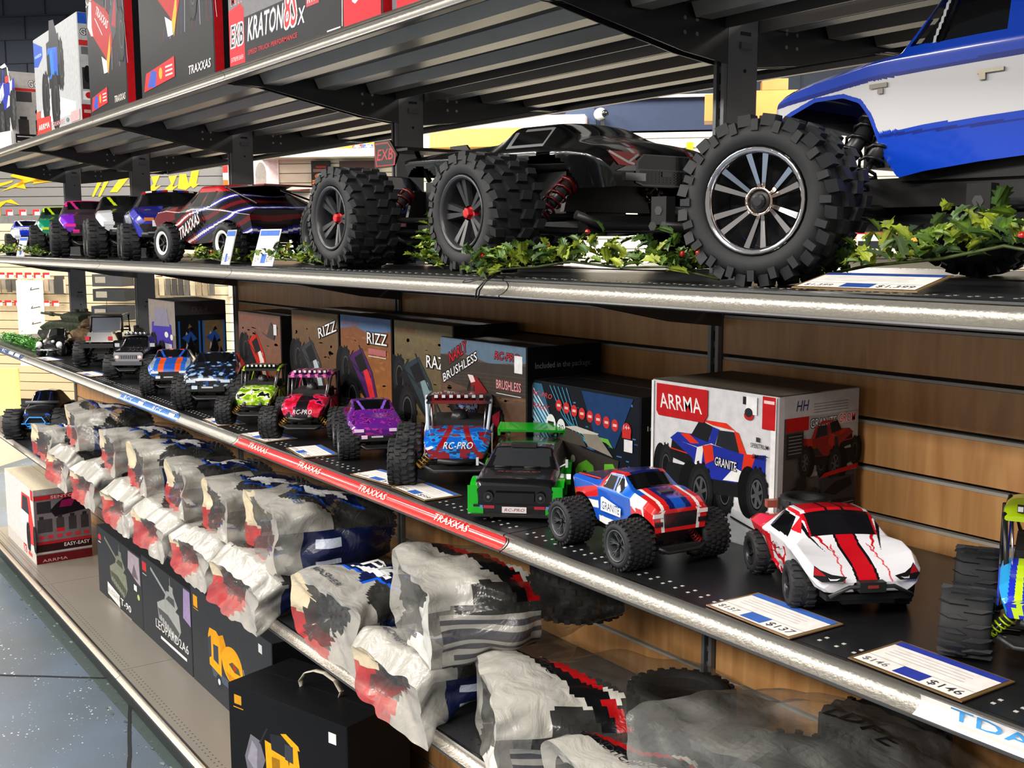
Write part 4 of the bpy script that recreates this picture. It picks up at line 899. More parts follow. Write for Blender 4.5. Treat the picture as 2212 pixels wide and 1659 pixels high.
def beetle():
    r = thing('model_car', 'small round black vintage car with bright headlamps, by the green moss', 'model car', (-3.62, .125, ZC), radians(-36)); k = 1.0
    st = [(-.09, .03, .05, .056, .03, .035, .025, 0), (-.07, .025, .062, .078, .042, .048, .032, .003), (-.03, .022, .066, .110, .046, .052, .034, .006), (.005, .022, .066, .112, .046, .052, .034, .006), (.035, .022, .064, .078, .044, .05, .032, .006), (.075, .026, .056, .068, .036, .042, .026, .006), (.092, .03, .045, .052, .024, .028, .018, .002)]
    def p(u, y2, z, rg):
        xx = u * .182 - .09; zz = z / k
        if rg == 'side' and (arch(xx, zz, 1, .06, .025, .028, 0) or arch(xx, zz, 1, -.055, .025, .028, 0)): return None
        if rg == 'green' and -.035 < xx < .02 and .074 < zz < .102: return WIN
        if rg == 'top' and .008 < xx < .03 and abs(y2) < .032: return WIN
        return hx('101012')
    shell(r, [tuple(v * k for v in q) for q in st], p, nx=60, seg=(8, 8, 10))
    for s in (-1, 1):
        m = MB(); m.push(T(.06 * k, s * .046 * k, .03 * k) @ SCL(k, k, k)); m.lathe([(.036, -.014), (.040, 0), (.036, .014), (.03, .016)], 20, hx('131315'), 'gloss'); m.build('fender', r)
        m = MB(); m.push(T(.094 * k, s * .044 * k, .052 * k) @ SCL(k, k, k)); m.lathe([(0, .008), (.012, .006), (.014, 0), (.008, -.012)], 14, hx('f0f0ee'), 'satin', axis='x'); m.build('headlamp', r)
        m = MB(); m.push(T(.098 * k, s * .018 * k, .066 * k) @ SCL(k, k, k)); m.lathe([(0, .005), (.006, .003), (.006, -.004)], 10, hx('e8e8e8'), 'satin', axis='x'); m.build('spot_lamp', r)
    m = MB(); m.tube([(.108 * k, -.05 * k, .03 * k), (.116 * k, 0, .03 * k), (.108 * k, .05 * k, .03 * k)], .004, hx('d8d8dc'), 'chrome'); m.build('front_bumper', r)
    four(r, .115 * k, .092 * k, .023 * k, .018 * k, ('slick', .55, 'five', hx('8a8a8c'))); chassis(r, .115 * k, .08 * k, .02 * k, bumper=False, shocks=False)
beetle()
# ---- black monster truck on the bag shelf with a bright blue bumper
def blue_bumper():
    r = thing('model_truck', 'black monster truck with bright blue front bumper, far left on the bag shelf', 'model truck', (-4.10, .165, ZD), radians(-30)); k = 1.3
    st = [(-.13, .08, .105, .11, .05, .058, .05, 0), (-.08, .078, .108, .145, .052, .06, .044, .003), (-.06, .076, .108, .160, .052, .06, .04, .005), (.0, .076, .108, .162, .052, .06, .04, .005), (.04, .076, .108, .122, .052, .06, .048, .004), (.10, .078, .098, .108, .048, .056, .046, .003), (.115, .078, .09, .098, .044, .05, .04, 0)]
    def p(u, y2, z, rg):
        xx = u * .245 - .13; zz = z / k; yy = y2 / k
        if rg == 'side' and (arch(xx, zz, 1, .09, .05, .052, 0) or arch(xx, zz, 1, -.09, .05, .052, 0)): return None
        if rg == 'green' and -.05 < xx < .02 and .115 < zz < .15: return WIN
        if rg == 'top' and .004 < xx < .038 and abs(yy) < .04: return hx('1c2c7c') if abs(abs(yy) - .02) < .003 else WIN
        if rg == 'front' and abs(yy) > .03 and zz > .09: return hx('1c48a8')
        return hx('101115')
    shell(r, [tuple(v * k for v in q) for q in st], p, nx=60, seg=(8, 8, 10)); B = hx('2c86d8')
    m = MB(); m.push(SCL(k, k, k) @ T(.13, 0, .062)); m.tube([(0, -.03, -.01), (.004, -.035, .006), (0, -.022, .022), (0, .022, .022), (.004, .035, .006), (0, .03, -.01), (0, -.03, -.01)], .003, B, 'satin'); m.box((0, 0, -.012), (.006, .045, .012), B, 'satin'); m.box((0, 0, 0), (.005, .10, .004), B, 'satin'); m.box((-.004, 0, -.025), (.006, .034, .012), B, 'satin'); m.build('front_bumper', r)
    m = MB(); m.tube([(.045 * k, -.06 * k, .128 * k), (.045 * k, .06 * k, .128 * k)], .006 * k, hx('5a5c60'), 'satin'); m.build('light_bar', r)
    four(r, .18 * k, .17 * k, .056 * k, .062 * k, ('chev', .42, 'five', hx('202022'))); chassis(r, .18 * k, .17 * k, .054 * k, bumper=False)
blue_bumper()
# ---- tanks at the far end
def tank(label, x, y, rz, k, col, col2, gun=.19):
    r = thing('model_tank', label, 'model tank', (x, y, ZC), radians(rz)); bl = blot([col, col, col2], 25, 1)
    st = [(-.15, .05, .075, .08, .06, .07, .06, 0), (-.14, .04, .078, .085, .06, .075, .065, 0), (.09, .04, .078, .085, .06, .075, .065, 0), (.15, .045, .055, .062, .058, .07, .06, 0)]
    shell(r, [tuple(v * k for v in q) for q in st], lambda u, y2, z, g: bl(u, y2 * 3, z * 3), nx=30, seg=(4, 3, 8), name='hull', mat='matte')
    for s in (-1, 1):
        m = MB(); m.prism([(-.15 * k, .02 * k), (-.13 * k, 0), (.12 * k, 0), (.16 * k, .03 * k), (.15 * k, .045 * k), (-.15 * k, .045 * k)], 'y', s * .058 * k - .016 * k, s * .058 * k + .016 * k, hx('1e1e1c'), 'matte')
        for i in range(7): m.push(T((-.12 + i * .04) * k, s * .0585 * k, .018 * k) @ SCL(k, k, k)); m.lathe([(.0, -.018), (.014, -.018), (.016, -.012), (.016, .012), (.014, .018), (0, .018)], 12, col2, 'matte'); m.pop()
        m.build('track', r)
    st = [(-.09, .085, .105, .112, .05, .055, .035, 0), (-.02, .085, .108, .122, .055, .06, .04, 0), (.05, .085, .10, .112, .035, .045, .03, 0), (.07, .088, .095, .10, .015, .02, .015, 0)]
    t = shell(r, [tuple(v * k for v in q) for q in st], lambda u, y2, z, g: bl(u * 2, y2 * 3, z * 3), nx=24, seg=(4, 3, 8), name='turret', mat='matte')
    m = MB(); m.tube([(.05 * k, 0, .10 * k), ((.05 + gun) * k, 0, .106 * k)], .005 * k, col, 'matte'); m.tube([((.05 + gun * .55) * k, 0, .103 * k), ((.05 + gun * .68) * k, 0, .1035 * k)], .008 * k, col, 'matte'); m.build('gun_barrel', t)
    m = MB()
    for a, b in ((-.03, .02), (-.03, -.02)): m.push(T(a * k, b * k, .118 * k) @ SCL(k, k, k)); m.lathe([(.012, 0), (.012, .012), (0, .014)], 12, col2, 'matte', axis='z'); m.pop()
    m.tube([(-.08 * k, .03 * k, .11 * k), (-.09 * k, .03 * k, .19 * k)], .001, BLACK, n=4); m.build('hatch', t)
    return r
tank('sandy brown model tank behind the small vintage car', -3.80, .33, -28, 1.15, hx('6c5236'), hx('50402c'))
tank('dark green model tank at the left end of the lower shelf, gun pointing left', -4.25, .36, 200, 1.25, hx('39422c'), hx('2a2e22'))
tank('dark olive model tank standing behind the open rock crawler', -3.42, .39, 160, 1.0, hx('3a3a2a'), hx('26241c'))
# ---------------------------------------------------------------- retail boxes and their printed pictures
def pt(a, cx, cy, s, fl=1):
    return lambda x, y: (cx + fl * x * s / a.W, cy + y * s / a.H)
def tyre(a, P, x, y, rx, ry, s, rim=hx('4c4e52'), spokes=6, tread=1):
    def el(dx, k, c): a.poly([P(x + dx + rx * k * cos(t), y + ry * k * sin(t)) for t in [2 * pi * i / 22 for i in range(22)]], c)
    if tread: el(-.10 * rx / .12, 1.0, hx('0b0c0d'))
    for i in range(14): t = 2 * pi * i / 14; a.poly([P(x + rx * 1.06 * cos(t + d) * k, y + ry * 1.06 * sin(t + d) * k) for d, k in ((-.1, .9), (.1, .9), (.08, 1.02), (-.08, 1.02))], hx('0c0d0e'))
    el(0, 1, hx('1b1c1f')); el(0, .80, hx('232427')); el(0, .62, hx('070708')); el(0, .56, rim); el(0, .48, hx('0b0c0d'))
    for i in range(spokes): t = 2 * pi * i / spokes + .3; a.line([P(x, y), P(x + rx * .54 * cos(t), y + ry * .54 * sin(t))], s * .022, rim)
def monster(a, cx, cy, s, c1, c2, c3, fl=1, txt=None):
    """three-quarter monster truck, nose towards -x, one unit about its length"""
    P = pt(a, cx, cy, s, fl)
    if fl < 0: P0 = P; P = P0
    def po(p, c): a.poly([P(*q) for q in (p if fl > 0 else p[::-1])], c)
    tyre(a, P, -.44, -.02, .07, .16, s, spokes=0); tyre(a, P, .12, -.10, .08, .15, s, spokes=0)
    po([(-.46, -.12), (-.30, -.16), (.35, -.10), (.36, .02), (-.42, .02)], hx('17181b'))
    po([(-.40, .06), (-.16, .02), (-.14, .16), (-.38, .19)], hx('15171b')); a.line([P(-.40, .12), P(-.15, .10)], s * .008, c2)
    po([(-.40, .19), (-.14, .16), (-.02, .20), (.30, .18), (.46, .20), (.46, .06), (.30, .10), (.22, -.02), (.0, -.03), (-.08, .04), (-.16, .0), (-.18, .08)], c1)
    po([(-.14, .16), (-.08, .18), (-.10, .02), (-.17, .0)], c3); po([(-.09, .18), (.0, .2), (.02, .1), (-.06, .06)], c2); po([(.28, .18), (.38, .19), (.34, .08), (.26, .05)], c2); po([(.20, .08), (.28, .06), (.24, -.01), (.1, -.02)], c3)
    po([(-.40, .19), (-.14, .165), (.02, .22), (-.12, .25), (-.33, .24)], c1); po([(-.30, .235), (-.2, .18), (-.12, .19), (-.22, .245)], c2)
    po([(-.20, .235), (-.04, .21), (.0, .32), (-.12, .35)], hx('1a1c22')); po([(-.12, .355), (.0, .33), (.20, .32), (.12, .36)], c2)
    po([(.0, .32), (-.03, .215), (.02, .20), (.06, .31)], c1); po([(.06, .305), (.03, .20), (.24, .18), (.19, .31)], hx('23262c')); po([(.19, .32), (.24, .18), (.30, .18), (.23, .31)], c2)
    tyre(a, P, -.10, -.14, .115, .20, s); tyre(a, P, .40, -.06, .09, .17, s)
    if txt:
        x, y = P(.03 if fl > 0 else .22, .07); a.text(txt, x, y, .19 * s / a.W, .06 * s / a.H, hx('f0f0f0'), shear=0, outline=(hx('1c1c22'), s * .004), rot=-.06)
def buggy_pic(a, cx, cy, s, c1, c2, rot=0):
    R = lambda x, y: (x * cos(rot) - y * sin(rot), x * sin(rot) + y * cos(rot)); P0 = pt(a, cx, cy, s); P = lambda x, y: P0(*R(x, y))
    tyre(a, P, -.34, .10, .10, .17, s, spokes=0); tyre(a, P, .30, -.26, .10, .15, s)
    a.poly([P(-.32, .12), P(-.05, -.10), (P(.30, -.34)), P(.18, -.12), P(-.12, .22)], hx('1c1c1e'))
    a.poly([P(-.28, .20), P(-.05, .28), P(.12, .10), P(.20, -.10), P(.30, -.30), P(.12, -.22), P(-.08, .0)], c1); a.poly([P(-.05, .14), P(.08, .10), P(.2, -.2), P(.08, -.12)], c2); a.poly([P(-.18, .19), P(-.06, .24), P(.04, .12), P(-.08, .08)], hx('17181c'))
    for p, q in (((-.28, .18), (-.02, .05)), ((-.1, .3), (.1, .05)), ((-.2, .25), (-.34, .1))): a.line([P(*p), P(*q)], s * .012, hx('242428'))
    tyre(a, P, -.22, -.14, .13, .19, s, spokes=0); tyre(a, P, .10, -.36, .11, .16, s, spokes=0)
def dirt(a, cols, n=90, seed=1, sky=None):
    rr = random.Random(seed); k = 14
    for i in range(k):
        t = i / (k - 1); c = mixc(cols[0], cols[1], t); a.rect(0, i / k, 1, (i + 1) / k + (.002 if i < k - 1 else 0), c)
    if sky: a.poly([(0, 1), (0, sky[1]), (.3, sky[1] + .03), (.6, sky[1] - .02), (1, sky[1] + .02), (1, 1)], sky[0])
    a._z(); a.hold = True
    for i in range(n):
        x, y = rr.uniform(.06, .94), rr.uniform(.05, (sky[1] if sky else .95) - .06); w, h = rr.uniform(.02, .08), rr.uniform(.006, .03)
        a.poly([(x + w * rr.uniform(.6, 1.) * cos(t), y + h * rr.uniform(.5, 1) * sin(t)) for t in [2 * pi * q / 7 for q in range(7)]], mixc(mixc(cols[0], cols[1], y), cols[2], rr.uniform(.0, .35)))
    a.hold = False
BOXN = 0
def carton(name, label, x0, x1, y0, y1, z0, h, col, front=None, side=None, top=None, left=None, rz=0, group=None, mat='card'):
    """box with corners x0..x1, y0 (front) .. y1; prints are parts on its faces"""
    W, D = x1 - x0, y1 - y0; r = thing(name, label, 'box', ((x0 + x1) / 2, (y0 + y1) / 2, z0), rz, group)
    m = MB(); b = .002
    m.prism([(-W / 2 + b, -D / 2), (W / 2 - b, -D / 2), (W / 2, -D / 2 + b), (W / 2, D / 2 - b), (W / 2 - b, D / 2), (-W / 2 + b, D / 2), (-W / 2, D / 2 - b), (-W / 2, -D / 2 + b)], 'z', 0, h, col, mat)
    m.box((0, D * .25, h + .0006), (W - .004, D * .5 - .004, .0008), mixc(col, BLACK, .04), mat); m.build('carton', r)
    if front: art(r, RSIDE(-W / 2 + .002, -D / 2, .001), W - .004, h - .002, front, 'front_print', 'print')
    if side: art(r, FRONT(W / 2, -D / 2 + .002, .001), D - .004, h - .002, side, 'side_print', 'print')
    if top: art(r, T(-W / 2, -D / 2, h + .001), W, D, top, 'top_print', 'print')
    return r
def logo_arrma(a, x0, y0, x1, y1):
    a.poly([(x0, y0 + .03), (x0 + .02, y0), (x1 - .03, y0), (x1, y0 + .05), (x1, y1), (x0, y1)], hx('c01a1e')); a.text('ARRMA', x0 + (x1 - x0) * .08, y0 + (y1 - y0) * .25, (x1 - x0) * .82, (y1 - y0) * .48, hx('f2f0ee'), shear=-.15, bold=.0012)
# -- white truck box on the lower shelf
def granite_front(a):
    a.rect(0, 0, 1, 1, hx('d9d9dc')); a.poly([(.0, .0), (1, 0), (1, .16), (.6, .24), (.3, .30), (0, .38)], hx('c4c6c9')); a.poly([(.1, .30), (.42, .22), (.55, .0), (.3, .0)], hx('e0e0e2')); a.poly([(.42, .22), (.7, .16), (1, .06), (1, 0), (.55, 0)], hx('b2b6ba')); a.poly([(.18, .34), (.3, .2), (.2, .08), (.06, .14)], hx('a9b0b4'))
    monster(a, .52, .42, .25, hx('2030a0'), hx('e0341c'), hx('eeeeee'), txt='GRANITE')
    a.rect(.965, 0, 1, 1, hx('f0f0f0')); a.rect(0, 0, .02, 1, hx('f0f0f0')); logo_arrma(a, .045, .76, .48, .985)
    a.rect(.90, .79, .995, 1, hx('c01a1e')); a.rect(.91, .955, .985, .975, hx('f0d0d0')); a.rect(.78, .87, .86, .985, hx('f4f4f4')); a.ell(.80, .86, .035, .03, hx('c02424')); a.ell(.80, .88, .03, .03, hx('2a2a2e')); a.rect(.755, .93, .78, .98, hx('202024'))
    a.text('SPEKTRUM', .82, .66, .13, .03, hx('3a3a3e')); a.rect(.86, .70, .885, .73, hx('3a3a3e')); a.text('SMART', .83, .59, .11, .03, hx('202024'), shear=.3)
    a.line([(.68, .17), (.95, .10)], .003, hx('222226'))
def granite_side(a):
    a.rect(0, 0, 1, 1, hx('55504e')); a.rect(0, .86, 1, 1, hx('c9c9cc')); a.rect(0, 0, .06, 1, hx('dcdcde')); a.text('HH', .20, .90, .14, .07, hx('1c2c68'), shear=.2, bold=.001)
    for k in range(4): a.rect(.42, .93 - k * .018, .86, .936 - k * .018, hx('8a8a90'))
    a.rect(.08, .77, .36, .85, hx('c01a1e')); a.text('BATTERIES', .12, .79, .2, .03, hx('e8c0c0')); a.rect(.30, .46, 1, .86, hx('a9a7a6')); a.rect(.08, .77, .36, .86, hx('c01a1e'))
    a.text('GRANITE', .38, .78, .33, .06, hx('f0f0f0'), outline=(hx('28282c'), .0012)); a.text('GROM', .74, .79, .22, .06, hx('e84840'), outline=(hx('f0e8e8'), .001))
    monster(a, .62, .60, .15, hx('8c2420'), hx('b02a20'), hx('2a2a2c'), fl=-1); a.poly([(.50, .44), (1, .47), (1, .50), (.56, .47)], hx('c01a1e'))
    a.rect(.08, .60, .28, .76, hx('26262a'))
    for k in range(6): a.rect(.10, .74 - k * .022, .26, .745 - k * .022, hx('90908e'))
    a.poly([(.02, .36), (.22, .42), (.30, .46), (.30, .36), (.24, .34), (.04, .30)], hx('1a1a1c')); a.ell(.27, .42, .07, .06, hx('222226')); a.ell(.44, .34, .06, .05, hx('2a2a2e')); a.rect(.52, .28, .95, .43, hx('35343a')); a.poly([(.55, .34), (.7, .40), (.9, .42), (.93, .36), (.7, .31)], hx('151518'))
    for i, x in enumerate((.08, .34, .50, .66)):
        w = .22 if i == 0 else .12; w = .31 if i == 3 else w; a.rect(x, .06, x + w, .27, hx('232226'))
        for k in range(7): a.rect(x + .015, .245 - k * .018, x + w - .015, .25 - k * .018, hx('8a8886'))
        a.rect(x, .05, x + w, .12, hx('c8301c') if i else hx('8a2a20'))
carton('model_box', 'white box printed with a blue and red monster truck, rightmost on the small-car shelf', .06, .346, .273, .47, ZC, .249, hx('cfcfd2'), granite_front, granite_side, lambda a: (a.rect(0, 0, 1, 1, hx('6c6258')), a.rect(.0, .49, 1, .50, hx('4c443c'))))
# -- car box
def car_front(a):
    a.rect(0, 0, 1, 1, hx('10161f')); rr = random.Random(3)
    for i in range(40): x = rr.uniform(.4, .98); y = rr.uniform(.3, .93); a.rect(x, y, min(.99, x + rr.uniform(.01, .05)), y + .012, mixc(hx('18406a'), hx('5a8ac0'), rr.random()))
    a.poly([(0, .98), (.0, .5), (.5, .12), (.62, .2), (.2, .7), (.12, .98)], hx('35607c')); a.poly([(0, .5), (0, .3), (.42, .08), (.5, .12)], hx('a8c4d8')); a.poly([(.5, .98), (.62, .6), (.8, .5), (.95, .98)], hx('1c3a68'))
    for k in range(13):
        y0 = 1.0 - k * .055; a.line([(0.01, y0 - .04), (.22 - k * .002, y0 - .36)] if k < 9 else [(0.01, .42 - (k - 9) * .05), (.3, .30 - (k - 9) * .05)], .0026 + .0016 * (k % 3), mixc(hx('7ac0e0'), hx('ffffff'), rr.random()))
    for k in range(5): a.line([(.2 + .04 * k, .98), (.32 + .04 * k, .72 - .03 * k), (.45 + .03 * k, .55), (.6, .48)], .0018, hx('4aa0c8'))
    a.poly([(0, 0), (1, 0), (1, .16), (.5, .10), (0, .26)], hx('3c4650')); a.text('RC-PRO', .03, .86, .19, .05, hx('c84850'), shear=.3, rot=-.05); a.text('RALLY', .03, .74, .16, .05, hx('c83840'), shear=.3, rot=-.05)
    for k in range(8): x = .29 + k * .073; y = .80 - k * .012; a.ell(x, y, .029, .056, hx('c83030')); a.rect(x - .016, y - .012, x + .016, y + .012, hx('e8c0c0'))
    a.ell(.90, .69, .038, .07, hx('c83030')); a.rect(.865, .62, .935, .69, hx('c83030')); a.text('14+', .875, .70, .05, .04, hx('f4dcdc')); a.rect(.88, .50, .95, .61, hx('e8e8ec'))
    a.ell(.215, .60, .048, .10, hx('e8e8ea')); a.rect(.185, .60, .245, .63, hx('1a1a1e')); a.ell(.315, .59, .04, .085, hx('e8e8ea')); a.text('30', .29, .56, .05, .06, hx('1a1a1e'), bold=.0006)
    a.rect(.04, .46, .11, .60, hx('8c9298')); a.rect(.04, .30, .11, .43, hx('8c9298')); a.line([(.055, .40), (.09, .33)], .004, hx('202024'))
    P = pt(a, .53, .34, .205)
    def po(p, c): a.poly([P(*q) for q in p], c)
    po([(.0, .24), (.35, .24), (.42, .16), (.32, .20)], hx('6ab040'))
    po([(-.50, .02), (-.46, .12), (-.12, .14), (.0, .10), (.5, .06), (.46, -.20), (.36, -.26), (-.10, -.30), (-.46, -.12)], hx('33302c'))
    po([(-.44, .13), (-.28, .26), (-.05, .23), (.04, .12)], hx('4a4640')); po([(-.30, .27), (-.12, .30), (.22, .27), (.12, .22), (-.05, .24)], hx('c8c4b8')); po([(.06, .13), (-.02, .24), (.2, .26), (.42, .08)], hx('8a8478'))
    po([(-.08, -.06), (.04, .0), (.14, -.04), (.16, -.12), (.06, -.16), (.04, -.30), (-.12, -.30), (-.12, -.12)], hx('5aa02c')); po([(.30, .0), (.42, .02), (.48, -.06), (.46, -.22), (.2, -.30), (.16, -.2), (.3, -.18)], hx('62b030'))
    po([(-.46, -.02), (-.2, -.06), (-.14, -.18), (-.45, -.10)], hx('241f1c')); po([(-.44, -.06), (-.32, -.08), (-.31, -.13), (-.43, -.10)], hx('c8a8a0')); a.ell(*P(-.16, -.02), .02, .035, hx('b8b0a0')); a.ell(*P(-.45, .03), .02, .035, hx('b8b0a0'))
    tyre(a, P, .02, -.26, .07, .15, .17, rim=hx('4a4c50'), tread=0); tyre(a, P, .42, -.22, .05, .12, .17, rim=hx('4a4c50'), tread=0)
carton('model_box', 'wide box printed with a black and green rally car against city lights', -.325, .012, .290, .475, ZC, .209, hx('0e0f12'), car_front, lambda a: (a.rect(0, 0, 1, 1, hx('0d0e10')), a.text('Included', .08, .70, .5, .045, hx('a8a8a8')), a.ell(.5, .35, .2, .15, hx('4a4a4e'))))
# -- tall brown buggy boxes
def brand(a, x, y, w, c=hx('a84848')): a.text('RC-PRO', x, y, w, .035, c, shear=.3)
def narly(a):
    dirt(a, (hx('6a4a34'), hx('5a4a42'), hx('9c6a3c')), 150, 5, (hx('5f7488'), .86)); a.poly([(0, .86), (.5, .84), (1, .86), (1, .62), (.6, .58), (0, .66)], hx('3f3833'))
    for k in range(8): a.line([(0, .56 + k * .02), (.4, .54 + k * .03), (1, .56 + k * .03)], .001, hx('54493f'))
    a.text('NARLY', .12, .79, .24, .09, hx('c8202a'), shear=.3, rot=.45, outline=(hx('141416'), .002)); a.text('BRUSHLESS', .04, .63, .46, .07, hx('eeeeee'), shear=.2, rot=.42, outline=(hx('141416'), .0022))
    a.text('RC-PRO', .66, .885, .27, .06, hx('c03038'), shear=.2, outline=(hx('1c1416'), .0012)); a.rect(.88, .80, .965, .93, hx('ececec')); a.text('BRUSHLESS', .68, .66, .27, .07, hx('d8a8a8'), outline=(hx('7a2028'), .001)); a.rect(.68, .62, .95, .625, hx('e8e8e8'))
    P = pt(a, .46, .40, .215)
    tyre(a, P, -.38, .10, .09, .11, .3, spokes=0); tyre(a, P, .38, .02, .09, .12, .3, spokes=0)
    b = blot([hx('2050a0'), hx('5a88d0'), hx('c8d8f0')], 3, 2); rr = random.Random(8)
    for i in range(70):
        x, y = rr.uniform(-.34, -.02), rr.uniform(-.12, .16); 
        if y < .16 - (x + .3) * .2: a.poly([P(x + .05 * rr.random(), y), P(x + .06, y + .04), P(x + .01, y + .06 * rr.random()), P(x - .03, y + .02)], rr.choice([hx('2858b0'), hx('4a80d0'), hx('a8c0e8'), hx('1c3870'), hx('b84050')]))
    a.poly([P(-.14, .42), P(.02, .40), P(.30, .20), P(.26, .13), P(.06, .22), P(-.10, .32)], hx('8c1c20')); a.poly([P(.0, .24), P(.16, .22), P(.18, .19), P(.03, .20)], hx('e8e0e0')); a.poly([P(-.16, .42), P(-.06, .42), P(-.02, .36), P(-.10, .34)], hx('f0d8d8'))
    for p, q in (((-.12, .36), (-.22, .14)), ((-.04, .32), (-.06, .10)), ((.14, .24), (.20, .0)), ((.28, .18), (.22, -.1))): a.line([P(*p), P(*q)], .004, hx('1a1416'))
    a.poly([P(.28, .05), P(.42, .12), P(.38, -.12), P(.28, -.10)], hx('b02a3c')); tyre(a, P, -.20, -.20, .14, .18, .3, spokes=0); tyre(a, P, .10, -.24, .13, .17, .3, spokes=5)
    for i in range(60): x = rr.uniform(.12, .93); y = rr.uniform(.02, .22); a.poly([(x, y), (x + .05, y + .01), (x + .05 * rr.random(), y + .08), (x - .01, y + .04)], rr.choice([hx('a06a38'), hx('7a4c2a'), hx('c08850'), hx('4a3424')]))
def sd(a):
    a.rect(0, 0, 1, 1, hx('0c0d0f')); a.text('Included in the package:', .10, .84, .76, .045, hx('7c7c80')); a.poly([(.06, .48), (.10, .46), (.90, .46), (.94, .5), (.94, .72), (.90, .76), (.10, .76), (.06, .72)], hx('6c6468')); a.ell(.33, .58, .13, .10, hx('17171a')); a.ell(.72, .66, .06, .05, hx('17171a')); a.rect(.70, .50, .73, .66, hx('17171a'))
carton('model_box', 'dark box printed with a blue and red buggy kicking up dirt, right of the row', -.645, -.312, .272, .47, ZC, .276, hx('101113'), narly, sd)
def rz_box(label, x0, x1, y0, h, cols, word_, wy, wx, c1, c2, seed, sky=None, rot=0, wrot=0, sub=True, yb=.46):
    def fr(a):
        dirt(a, cols, 110, seed, sky); brand(a, .05, .91, .32, mixc(cols[0], hx('b03030'), .55)); buggy_pic(a, .50, .43, .32, c1, c2, rot)
        if word_: a.text(word_, wx, wy, .38 if len(word_) > 3 else .30, .10, hx('f0f0ee'), rot=wrot, outline=(hx('1c1c1e'), .0022))
        if word_ and sub: a.rect(wx + .02, wy - .09, wx + .36, wy - .04, hx('b06868')); a.rect(wx + .02, wy - .11, wx + .36, wy - .104, hx('e0e0e0'))
        if not word_: a.poly([(.55, .80), (.70, .76), (.80, .92), (.90, .80), (.86, .72), (.72, .74)], hx('4a4442')); a.rect(.86, .78, .93, .90, hx('e0e0e0'))
        rr = random.Random(seed)
        for i in range(26): x = rr.uniform(.08, .86); y = rr.uniform(.02, .16); a.poly([(x, y), (x + .07, y + .01), (x + .05, y + .06), (x - .01, y + .05)], mixc(cols[0], cols[2], rr.random()))
    carton('model_box', label, x0, x1, y0, yb, ZC, h, hx('0c0d0f'), fr)
rz_box('brown box printed with a red buggy, leftmost of the tall brown boxes', -1.935, -1.600, .30, .270, (hx('8a5a40'), hx('7a5a50'), hx('b8703c')), None, 0, 0, hx('c8281c'), hx('f0e8e0'), 2, yb=.45)
rz_box('brown box printed with a grey buggy and slanted white word RIZZ', -1.475, -1.175, .28, .298, (hx('6a4030'), hx('6c5a42'), hx('8c5838')), 'RIZZ', .76, .62, hx('3a3c42'), hx('b8c0c8'), 4, wrot=.25, sub=False)
rz_box('box printed with a purple buggy under blue sky and the word RIZZ', -1.163, -.886, .28, .300, (hx('a0642c'), hx('7a5038'), hx('c88a4c')), 'RIZZ', .78, .56, hx('4a2460'), hx('d83038'), 6, (hx('566f92'), .88))
rz_box('olive brown box printed with a grey striped truck, half behind the tallest box', -.876, -.606, .282, .301, (hx('5a4a34'), hx('6c6248'), hx('8a7448')), 'RAZE', .66, .58, hx('2c3a40'), hx('7c9498'), 8, sub=False)
# -- display box with window frames, and a box on it
def trx_front(a):
    a.rect(0, 0, 1, 1, hx('7c726c')); a.poly([(0, .5), (1, .55), (1, 1), (0, 1)], hx('968c86')); P = pt(a, .5, .38, .32)
    for i in range(30): x = random.Random(i).uniform(.05, .9); a.poly([(x, .02), (x + .1, .03), (x + .06, .2), (x - .02, .14)], mixc(hx('4a4444'), hx('8a8280'), (i % 7) / 7))
    a.poly([P(-.40, .0), P(-.36, .26), P(-.1, .30), P(.34, .26), P(.38, -.02), P(.0, -.10)], hx('4a3ca8')); a.poly([P(-.30, .22), P(-.2, .44), P(.2, .44), P(.28, .24)], hx('8c889c')); a.ell(*P(.16, .14), .07, .04, hx('f0ece0')); a.ell(*P(.34, .12), .05, .04, hx('f0ece0')); a.rect(*P(.1, -.06), *P(.34, .04), hx('c8c0c8')); tyre(a, P, -.28, -.06, .1, .2, .32, spokes=0); tyre(a, P, .02, -.12, .1, .18, .32, spokes=0)
def trx_side(a):
    a.rect(0, 0, 1, 1, hx('191b20')); a.rect(.0, .82, 1, 1, hx('3c3a3c')); a.text('TRX-4', .30, .86, .32, .07, hx('605450'), shear=.3)
    for x0, x1 in ((.05, .48), (.52, .97)):
        a.poly([(x0, .74), (x0, .14), (x0 + .08, .06), (x1 - .08, .06), (x1, .16), (x1, .74)], hx('2e70c8')); a.poly([(x0 + .035, .74), (x0 + .035, .16), (x0 + .10, .10), (x1 - .10, .10), (x1 - .035, .18), (x1 - .035, .74)], hx('1a1c20') if x0 < .3 else hx('7a6a50'))
        for k in range(12): x = x0 + .06 + random.Random(k).random() * .28; a.poly([(x, .2 + k * .04), (x + .08, .22 + k * .04), (x + .03, .32 + k * .035)], [hx('c8c8d0'), hx('28406c'), hx('0c0c10'), hx('8a7048')][k % 4])
        a.poly([(x0 + .06, .52), (x0 + .25, .60), (x0 + .36, .50), (x0 + .2, .44)], hx('2a58b8')); a.poly([(x0 + .14, .34), (x0 + .24, .55), (x0 + .32, .36), (x0 + .22, .2)], hx('101216'))
trx = carton('model_box', 'box printed with a purple off-roader and blue-framed panels, left of the brown boxes', -2.78, -2.47, .27, .46, ZC, .277, hx('2a2a2e'), trx_front, None)
art(trx, FRONT(.155, -.095, 0), .19, .277, trx_side, 'side_print', 'print')
